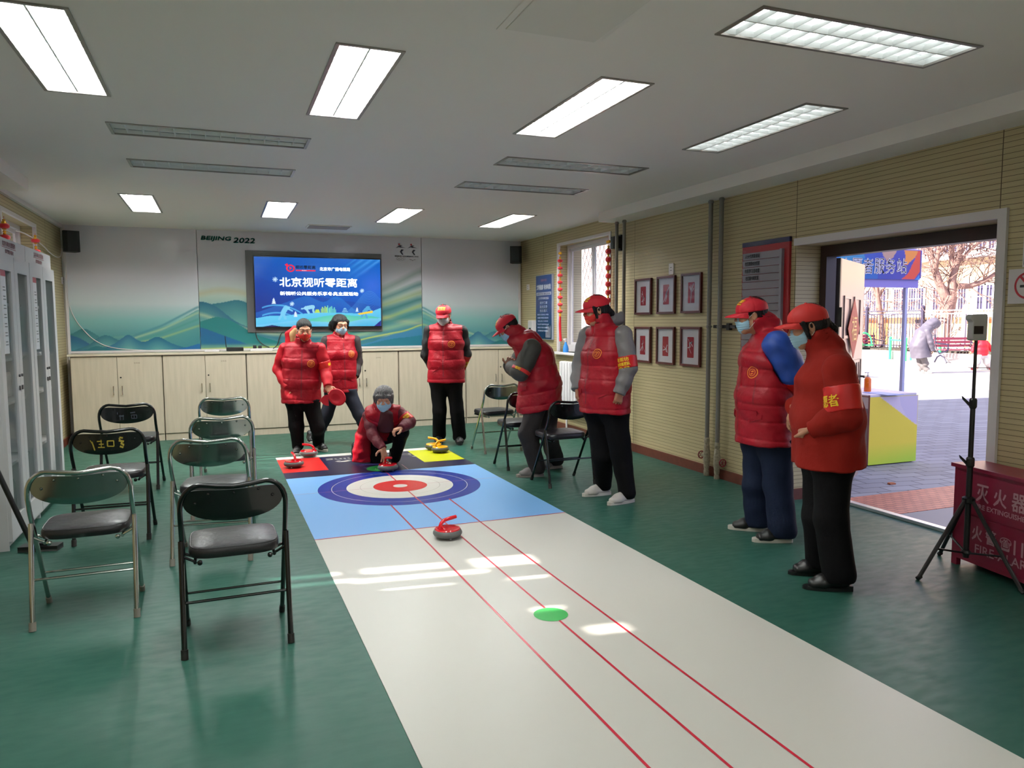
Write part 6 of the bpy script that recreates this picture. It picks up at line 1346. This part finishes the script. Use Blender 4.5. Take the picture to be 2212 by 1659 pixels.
        hb.ell(H(0, -.03, .03), [x*hs for x in (.092, .09, .09)], HR, .02); hb.ell(H(.03, -.10, -.03), [x*hs for x in (.075, .055, .075)], HR, .03)
        for q in (-1, 1): hb.cap(H(q*.080, .03, .05), H(q*.084, .01, -.03), .018*hs, .02*hs, .02)
    elif hs2 == 'bob':
        hb.ell(H(0, -.04, .0), [x*hs for x in (.086, .072, .075)], HR, .02)
        for q in (-1, 1): hb.cap(H(q*.078, .035, .03), H(q*.082, .02, -.055), .012*hs, .010*hs, .02)
        hb.cap(H(0, -.09, -.01), H(0, -.125, -.045), .035*hs, .028*hs, .02)
    zf = {'grey': .035, 'bun': .060, 'short': .050, 'tied': .062, 'bob': .05}[hs2]
    for q in (-1, 1): hb.ell(H(q*.026, .10, zf-.075), [x*hs for x in (.046, .066, .078)], HR, .006, 's')
    wh = wrk(sp['seed']+11, 30); Rm = np.array(HR)
    hb.disp(lambda P: .003*np.sin(((P-A3(Hc))@Rm.T)[..., 0]*420+wh(P)*4)+wh(P)*.003)
    mk('hair', hb, .005, hm)
    # ------------------------------------------------ cap
    if sp.get('cap'):
        cm_ = sp['cap']; pc = math.radians(sp.get('cappitch', 6)); cf = hf*math.cos(pc)-hu*math.sin(pc); cu_ = hu*math.cos(pc)+hf*math.sin(pc); CRm = [list(hr), list(cf), list(cu_)]; Cc = H(0, -.010, .036)
        fq = Field(); fq.ell(Cc, [x*hs for x in (.087, .104, .090)], CRm, .01); fq.seg(Cc-cu_*.012*hs, Cc+cu_*.02*hs, (.087*hs, .103*hs), (.087*hs, .103*hs), hr, hr, .02); fq.plane(Cc-cu_*.006*hs, -cu_, .003); Rc = np.array(CRm)
        def seam(P):
            q = (P-A3(Cc))@Rc.T; an_ = np.arctan2(q[..., 0], q[..., 1]); ph = an_/(PI/3)+.5; dd = np.abs(ph-np.round(ph))*(PI/3)*np.hypot(q[..., 0], q[..., 1]); return .0022*np.exp(-(dd/.0025)**2)+wh(P*.5)*.0035
        fq.disp(seam); VC, FC = fq.mesh(.005*Q); cp = net_obj('cap', [(VC, FC)], cm_, root, O); bc = bvh_of(VC, FC)
        b = MB(); na, nr = 22, 7; top_ = []
        for i in range(na+1):
            t_ = -1+2*i/na; an_ = t_*math.radians(64)
            for j in range(nr+1):
                v = j/nr; x = math.sin(an_)*.087*(1-.06*v); y = math.cos(an_)*.101+v*.082*(1-abs(t_)**2.6)*sp.get('brim', 1.0); z = -.004-.026*(t_*t_)*v-.012*v*v; top_.append(Cc+(hr*x+cf*y+cu_*z)*hs-O)
        w_ = nr+1; k = len(top_); b.add(top_+[p-cu_*.0045 for p in top_], [(i*w_+j, (i+1)*w_+j, (i+1)*w_+j+1, i*w_+j+1) for i in range(na) for j in range(nr)]+[(k+i*w_+j, k+i*w_+j+1, k+(i+1)*w_+j+1, k+(i+1)*w_+j) for i in range(na) for j in range(nr)]+[(i*w_+nr, (i+1)*w_+nr, k+(i+1)*w_+nr, k+i*w_+nr) for i in range(na)])
        b.build('brim', cm_, cp, smooth=True)
        b = MB(); tp = Cc+cu_*.093*hs-O; b.lathe([(.009, -.004), (.008, .002), (.001, .005)], tuple(tp), 12); b.build('button', cm_, cp, smooth=True)
        if sp.get('captext', 1):
            n_ = (cf*.93+cu_*.36).normalized(); uy = (cu_-n_*cu_.dot(n_)).normalized(); ux = uy.cross(n_).normalized(); cc = Cc+cu_*.042*hs
            decal('cap_text', text_fit('老街坊', .092*hs, .025*hs, .001), cc+uy*.004, ux, uy, bc, M_YEL2, cp, O, .0022); decal('cap_text', text_fit('石景山志愿服务队', .095*hs, .009*hs, .0005), cc-uy*.020, ux, uy, bc, M_YEL2, cp, O, .0022)
    # ------------------------------------------------ mask
    if sp.get('mask'):
        fm = Field(); fm.ell(H(0, .031, -.044), [x*hs for x in (.068, .071, .064)], HR, .01); fm.cap(H(0, .082, .002), H(0, .094, -.022), .008*hs, .012*hs, .02); fm.cap(H(0, .07, -.088), H(0, .06, -.100), .018*hs, .014*hs, .03)
        fm.plane(H(0, .028, 0), -hf, .004); fm.plane(H(0, .09, .008), (hu*.96+hf*.25), .003); fm.plane(H(0, .06, -.112), -hu, .003)
        zz = A3(hu); hc0 = A3(H(0, 0, -.05)); fm.disp(lambda P: -.0016*np.sin((P-hc0)@zz*420)+wh(P)*.002)
        mkm = mk('mask', fm, .0042, sp['mask']); b = MB()
        for q in (-1, 1):
            b.tube([H(q*.064, .030, -.012)-O, H(q*.073, .018, .004)-O, H(q*.082, -.006, .024)-O], .0017, 5); b.tube([H(q*.060, .030, -.080)-O, H(q*.073, .010, -.055)-O, H(q*.082, -.012, -.028)-O], .0017, 5)
        b.build('ear_loop', M_EARL, mkm)
        if sp['mask'] is M_MASKR: vm = mkm.data; bvm = BVHTree.FromPolygons([v.co+O for v in vm.vertices], [tuple(p.vertices) for p in vm.polygons]); decal('mask_print', text_fit('福', .04, .03), H(-.02, 0, -.075), -hr, hu, bvm, mat('dull_gold_print', (214, 120, 40), .5), mkm, O, .0015)
    if sp.get('glasses'):
        b = MB()
        for q in (-1, 1):
            b.tube([H(q*.033+.024*math.cos(t_), .097-.006*abs(math.cos(t_)), .008+.017*math.sin(t_))-O for t_ in [i*2*PI/16 for i in range(16)]], .0018, 5, closed=True); b.tube([H(q*.057, .090, .012)-O, H(q*.078, .04, .014)-O, H(q*.082, -.01, .012)-O], .0018, 5)
        b.tube([H(-.009, .099, .012)-O, H(.009, .099, .012)-O], .0018, 5); b.build('glasses', mat('glasses_frame', (50, 26, 22), .3), root)
    if sp.get('hood'):
        for (hood_pts, rr, hm_, nm) in sp['hood']: fh = Field(); P_ = [J(p) for p in hood_pts]; fh.chain(P_, rr, .03); fh.disp(lambda P: ws(P)*.010); mk(nm, fh, .008, hm_)
    for nm, prim, hm_ in sp.get('more', []):
        fh = Field()
        for (p, q, ra, rb) in prim: fh.seg(J(p), J(q), ra, rb, RH, RH, .03)
        fh.disp(lambda P: ws(P)*.008); mk(nm, fh, .008, hm_)
    return root
HANG = dict(d=(0, .1, -1), n=(0, .3, 0), c=(35, 35, 38, 40))
P_ = make_person
# woman at the right in rust fleece
P_(dict(label='woman in rust fleece jacket and orange-red cap standing in front of the open door', seed=11, a=186, feet=[((1835, 1274), (1735, 1271)), ((1795, 1240), (1700, 1240))], neck=(1786, 752, 0), head=(1744, 706, .02, 188, -14),
  torso=[(1789, 1003, 0, .235, .190), (1787, 900, 0, .235, .182), (1784, 825, 0, .225, .150), (1792, 780, 0, .17, .11)], leg_l=((1800, 1000, -.09), (1795, 1120, -.10), None), leg_r=((1778, 1000, .09), (1770, 1115, .09), None), legr=(.105, .088, .088),
  arm_l=((1812, 800, -.20), (1826, 898, -.25), (1758, 926, -.15), dict(d=(-.35, -1, -.3), n=(0, 0, -1), c=(85, 85, 85, 85), t=(.9, .3, .3))), arm_r=((1778, 800, .18), (1762, 872, .24), (1716, 878, .10), dict(d=(-.3, 0, -1), n=(1, 0, 0), c=(15, 18, 22, 26))), armr=(.086, .080, .052),
  vest=0, vestmat=M_RUST, sleeve=M_RUST, trousers=M_PBLK, shoemat=M_LEATHER, solemat=M_BLACK, shoe='boot', footlen=.255, cuff=.05, collar=(.088, .085), front=0, shw=.085,
  band=('l', .34, .90, [('志愿者', .15, .062, -.01)], 176, 0), hair='bob', cap=M_CAPO, cappitch=-6, captext=0, mask=M_MASKB, tan=1))
# man with blue sleeves
P_(dict(label='man in red cap and red vest over royal blue jacket, beside the woman in rust', seed=21, a=178, feet=[((1708, 1170), (1622, 1170)), ((1655, 1147), (1573, 1142))], neck=(1657, 706, 0), head=(1622, 683, 0, 184, -6),
  torso=[(1652, 954, 0, .25, .186), (1650, 860, 0, .24, .176), (1656, 778, 0, .235, .165), (1664, 735, 0, .18, .12)], leg_l=((1678, 960, -.10), (1680, 1050, -.10), None), leg_r=((1640, 960, .10), (1634, 1050, .10), None), legr=(.110, .094, .092),
  arm_l=((1680, 745, -.20), (1712, 806, -.20), (1736, 878, -.02), dict(d=(.3, -.2, -1), n=(-1, 0, 0))), arm_r=((1668, 745, .20), (1700, 806, .22), (1722, 878, .12)), armr=(.098, .088, .055),
  sleeve=mat('royal_blue_jacket', (18, 62, 150), .55, bump=.4, bscale=12), trousers=M_PNAVY, shoemat=M_SHB, solemat=M_SOLE, collar=(.085, .09), sidepocket=35, emx=.13, emz=.70, band=('l', 1.02, 1.75, [('老街坊', .12, .045, .02)], 170, 0), hair='short', cap=M_CAPR, cappitch=2, mask=M_MASKB, tan=1))
# person with grey sleeves and red mask
P_(dict(label='woman in red vest over grey jacket, red mask and cap, standing before the window', seed=31, a=150, feet=[((1366, 1083), (1318, 1091)), ((1316, 1067), (1258, 1073))], neck=(1303, 706, 0), head=(1287, 671, 0, 170, -10),
  torso=[(1306, 889, 0, .235, .195), (1306, 830, 0, .235, .185), (1308, 765, 0, .228, .165), (1308, 726, 0, .19, .12)], leg_l=((1328, 888, -.08), (1342, 985, -.06), None), leg_r=((1290, 888, .08), (1302, 985, .06), None), legr=(.108, .086, .072),
  arm_l=((1346, 723, -.16), (1357, 795, -.20), (1338, 846, -.22), dict(d=(-.15, .1, -1), n=(-.4, -1, 0), c=(40, 42, 45, 48))), arm_r=((1270, 724, .12), (1254, 792, .16), (1247, 838, .08), dict(d=(-.05, .2, -1), n=(1, 0, 0), c=(30, 32, 35, 38))), armr=(.076, .068, .055),
  sleeve=mat('grey_jacket_sleeve', (112, 108, 108), .6, bump=.4, bscale=12), trousers=M_PBLK, shoemat=M_SHW, solemat=M_SOLE, inner=M_BLACK, band=('l', .66, 1.0-.001, [('老街坊', .105, .030, .022), ('治安巡逻队', .115, .026, -.014), ('石景山街道', .10, .014, -.042)], 128, 0), collar=(.084, .075), emx=.10, emz=.78, hair='bob', cap=M_CAPR, cappitch=0, mask=M_MASKR, tan=1,
  hood=[([(1306, 702, .0), (1322, 692, .05), (1336, 690, .08), (1342, 680, .1)], [.035, .05, .042, .03], mat('grey_jacket_sleeve'), 'hood')]))
# man at the back facing the camera
P_(dict(label='man in red vest, glasses and white mask facing the camera, hands behind his back', seed=41, q=1.15, a=97, feet=[((992, 955), (994, 966)), ((949, 953), (945, 964))], neck=(961, 703, 0), head=(958, 681, -.05, 102, -14),
  torso=[(964, 825, 0, .228, .165), (964, 785, 0, .218, .155), (963, 742, 0, .210, .145), (962, 714, 0, .19, .11)], leg_l=((980, 826, 0), (987, 888, 0), None), leg_r=((946, 826, 0), (950, 888, 0), None), legr=(.098, .082, .082),
  arm_l=((999, 714, .02), (1007, 766, .08), (992, 806, .16)), arm_r=((927, 714, .02), (920, 766, .08), (940, 806, .18)), armr=(.064, .058, .045), sleeve=mat('black_sweater', (14, 14, 16), .8), trousers=M_PBLK, shoemat=M_SHB, solemat=M_SHB, inner=M_BLACK,
  band=('l', 1.0, 1.75, [('老街坊', .09, .03, .02), ('巡逻队', .08, .026, -.02)], 40, 0), collar=(.086, .06), hair='short', cap=M_CAPR, cappitch=4, mask=M_MASKW, glasses=1, tan=1))
# woman far left in red
P_(dict(label='woman in red jacket, red vest and red mask with tied black hair, holding a cap', seed=51, q=1.15, a=76, feet=[((683, 970), (713, 978)), ((645, 977), (637, 989))], neck=(655, 741, 0), head=(657, 713, -.05, 68, -14),
  torso=[(651, 869, 0, .222, .16), (650, 825, 0, .212, .15), (651, 782, 0, .205, .14), (653, 754, 0, .18, .10)], leg_l=((670, 868, 0), (686, 922, 0), None), leg_r=((636, 868, 0), (641, 922, -.03), None), legr=(.095, .078, .066),
  arm_l=((691, 753, .0), (703, 797, .02), (708, 832, -.10), dict(d=(.5, .3, -1), n=(-.3, -.6, 0), c=(45, 50, 55, 60))), arm_r=((615, 753, 0), (601, 799, .02), (622, 836, -.12), dict(d=(.25, .3, -1), n=(.4, -1, 0), c=(55, 58, 60, 62))), armr=(.066, .060, .050), sleeve=M_RSLV, trousers=M_PBLK, shoemat=M_SHB, solemat=M_SOLE,
  band=('l', .62, .99, [('街坊', .05, .03, 0)], 20, 0), collar=(.088, .075), hair='tied', mask=M_MASKR, hood=[([(626, 744, .1), (624, 722, .10), (636, 708, .10)], [.05, .04, .03], M_RSLV, 'hood'), ([(633, 738, .06), (632, 722, .07), (637, 712, .07)], [.03, .028, .022], mat('tan_lining', (150, 116, 74), .8), 'hood_lining')]))
# woman behind with glasses
P_(dict(label='woman with glasses, blue mask and dark sleeves standing before the TV', seed=61, q=1.2, D=8.95, a=58, feet=[((800, 952), (808, 958)), ((668, 952), (676, 958))], neck=(735, 724, .02), head=(735, 702, -.03, 55, -12),
  torso=[(736, 846, 0, .205, .16), (735, 805, 0, .198, .15), (735, 765, 0, .198, .14), (735, 738, 0, .17, .10)], leg_l=((752, 846, 0), (776, 895, 0), (796, 940, 0)), leg_r=((720, 846, 0), (705, 898, 0), (684, 944, 0)), legr=(.092, .074, .062),
  arm_l=((767, 736, .10), (772, 782, .14), (768, 812, .04), dict(d=(-.2, .3, -1), n=(-1, 0, 0))), arm_r=((705, 736, -.06), (699, 782, -.08), (703, 822, -.12), dict(d=(0, .3, -1), n=(1, 0, 0))), armr=(.064, .058, .046), sleeve=mat('dark_brown_sleeve', (36, 22, 24), .75), trousers=M_PDEN, shoemat=M_SHB, solemat=M_SOLE, collar=(.080, .04), hair='bun', mask=M_MASKB, glasses=1, emx=.09, emz=.76))
# kneeling woman
P_(dict(kneel=1, label='grey-haired woman kneeling on the mat, reaching out after a released stone', seed=71, D=7.72, a=80, feet=[((848, 993), (851, 1004)), ((766, 980), (772, 990))], neck=(826, 884, -.16), head=(829, 862, -.22, 84, -12), hs=1.06,
  torso=[(816, 948, .12, .20, .15), (822, 920, .02, .20, .14), (828, 898, -.10, .195, .13), (828, 888, -.13, .16, .11)], leg_l=((832, 942, .12), (868, 934, -.14), (853, 988, -.02)), leg_r=((808, 948, .14), (816, 990, .04), (778, 990, .36)), legr=(.088, .070, .058), cuff=.0,
  arm_l=((864, 890, -.12), (886, 912, -.16), (868, 924, -.30), dict(d=(-.8, .5, -.2), n=(0, 0, -1), c=(40, 45, 50, 55), t=(.5, .7, .3))), arm_r=((794, 898, -.12), (806, 940, -.22), (827, 968, -.34), dict(d=(.25, .35, -.9), n=(-.7, -.6, 0), c=(8, 10, 18, 26), sp=.2, t=(.3, 1, .2))), armr=(.058, .054, .044), sleeve=mat('maroon_quilted_sleeve', (92, 12, 28), .7, bump=.3, bscale=40), trousers=M_PBLK, shoemat=M_SHB, solemat=M_SHB,
  inner=mat('dark_maroon_collar', (60, 10, 18), .8), band=('l', .35, .95, [('老街坊', .07, .022, .012), ('巡逻队', .06, .018, -.014)], 60, 0), collar=(.095, .06), shw=.07, drop=.01, hair='grey', mask=M_MASKB, emx=.08, hemn=(0, 0, 1), front=1, zl=.5,
  more=[('vest_tail', [((798, 902, -.06), (786, 942, -.04), (.075, .07), (.080, .07)), ((786, 942, -.04), (781, 975, -.02), (.080, .07), (.090, .05)), ((781, 975, -.02), (781, 997, -.02), (.090, .05), (.10, .02))], M_VEST), ('inner_jacket', [((836, 892, -.26), (832, 925, -.16), (.06, .04), (.09, .06))], mat('dark_maroon_collar'))]))
# bending man
P_(dict(label='man bending forward with crossed arms, red vest over olive sleeves, among the chairs', seed=81, q=1.05, a=181, D=7.15, feet=[((1172, 1028), (1112, 1031)), ((1212, 1010), (1160, 1014))], neck=(1116, 722, 0), head=(1097, 708, 0, 182, -34),
  torso=[(1164, 879, 0, .235, .222), (1167, 830, 0, .225, .200), (1156, 772, 0, .225, .175), (1134, 735, 0, .17, .13)], leg_l=((1163, 862, -.08), (1140, 935, -.14), None), leg_r=((1184, 862, .10), (1182, 935, .10), None), legr=(.108, .088, .082),
  arm_l=((1150, 752, -.22), (1124, 804, -.26), (1104, 792, -.10)), arm_r=((1138, 752, .20), (1112, 796, .24), (1100, 790, .02), dict(d=(.2, .6, .8), n=(0, 1, 0))), armr=(.085, .080, .062), sleeve=mat('olive_jacket_sleeve', (52, 50, 44), .7, bump=.4, bscale=12), trousers=M_PGRY, shoemat=M_SHG, solemat=mat('grey_sole', (140, 130, 122), .7),
  sidepocket=45, front=0, band=('l', .86, .999, [('街坊', .06, .03, 0)], 120, 0), hemn=(-.25, 0, 1), collar=(.085, .085), hair='short', cap=M_CAPR, cappitch=2, mask=M_MASKB, tan=1))

# red cap held in the hand of the woman in the red mask
r = empty('red_cap', 'red baseball cap held low in the hand of the woman in the red mask', 'cap', tuple(atd(728, 858, 8.02)))
fq = Field(); c0 = A3((0, 0, 0)); e1, e2, e3 = (RH*.75-UZ*.66).normalized(), (UZ*.5+RH*.57+FH*.2).normalized(), None
e3 = e1.cross(e2).normalized(); e2 = e3.cross(e1)
fq.ell(c0, (.10, .085, .085), [list(e1), list(e2), list(-FH)], .01); fq.ell(A3(-FH*.075), (.082, .066, .06), [list(e1), list(e2), list(-FH)], .01, 's'); fq.plane(-FH*.03, -FH, .003)
V_, F_ = fq.mesh(.006); net_obj('crown', [(V_, F_)], M_CAPR, r, (0, 0, 0))
b = MB(); c1 = RH*-.075-UZ*.01+FH*-.03; b.prism([c1+RH*(.075*math.cos(t_)*1.1-.01)+UZ*(.06*math.sin(t_)-.02) for t_ in [PI/2+i*PI/12 for i in range(13)]], FH*.004); b.build('brim', M_CAPR, r)

# ------------------------------------------------------------ people out in the yard
P_(dict(label='person in a long grey hooded down coat bending forward in the sunny yard', seed=91, q=1.6, a=5, s=.82, feet=[((1988, 804), (1996, 805)), ((1999, 805), (2012, 806))], neck=(2010, 704, 0), head=(2021, 697, 0, 2, -40),
  torso=[(1990, 772, 0, .29, .26), (1985, 748, 0, .26, .24), (1993, 722, 0, .24, .20), (2004, 709, 0, .18, .15)], leg_l=((1993, 768, -.08), (2000, 785, -.08), None), leg_r=((1985, 768, .08), (1988, 785, .08), None), legr=(.09, .075, .07),
  arm_l=((2003, 716, .2), (2010, 738, .22), (2014, 756, .2), dict(d=(.2, 0, -1), n=(-1, 0, 0))), arm_r=((2003, 716, -.2), (2010, 738, -.24), (2014, 756, -.2), dict(d=(.2, 0, -1), n=(-1, 0, 0))), armr=(.09, .08, .065), vest=0, vestmat=mat('grey_down_coat', (94, 88, 100), .6), sleeve=mat('grey_down_coat'), trousers=mat('grey_trousers', (110, 104, 104), .8), shoemat=M_SHW, front=0, hair='short', collar=(.10, .06),
  hood=[([(2003, 708, 0), (2011, 702, 0), (2018, 698, 0), (2022, 699, 0)], [.15, .15, .145, .12], mat('grey_down_coat'), 'hood')]))
P_(dict(label='child in a red jacket and white trousers on a board, behind the thermometer', seed=95, q=1.7, a=95, s=.8, hs=1.0, feet=[((2134, 797), (2135, 800)), ((2110, 797), (2108, 800))], neck=(2121, 732, 0), head=(2121, 718, 0, 95, -10),
  torso=[(2121, 768, 0, .17, .14), (2121, 756, 0, .17, .13), (2121, 745, 0, .16, .12), (2121, 738, 0, .12, .09)], leg_l=((2127, 768, 0), (2132, 782, 0), None), leg_r=((2115, 768, 0), (2111, 782, 0), None), legr=(.10, .095, .06),
  arm_l=((2131, 740, 0), (2138, 750, 0), (2142, 758, 0), dict(d=(.6, 0, -.6), n=(0, -1, 0))), arm_r=((2111, 740, 0), (2104, 750, 0), (2100, 760, 0), dict(d=(-.6, 0, -.6), n=(0, -1, 0))), armr=(.06, .055, .045), vest=0, vestmat=mat('bright_red_coat', (214, 20, 40), .6), sleeve=mat('bright_red_coat'), trousers=mat('white_trousers', (214, 206, 206), .7), shoemat=mat('pink_shoe', (200, 90, 90), .5), front=0, hair='tied', collar=(.07, .04), shw=.055))
a_, b_ = onz(2106, 800), onz(2138, 800); r = empty('skateboard', 'small red-wheeled board under the child in the red jacket', 'skateboard', tuple((a_+b_)/2)); dd = (b_-a_); b = MB(); u = dd.normalized()*.36; n_ = Vector((-u.y, u.x, 0)).normalized()*.09; b.prism([-u-n_+UZ*.07, u-n_+UZ*.07, u+n_+UZ*.07, -u+n_+UZ*.07], UZ*.015); b.build('deck', M_SHB, r)
for q in (-1, 1):
    for w_ in (-1, 1): b = MB(); c_ = u*q*.7+n_*w_*.8+UZ*.035; b.cyl(c_-n_*.2, c_+n_*.2, .035, n=12); b.build('wheel', M_SR, r)
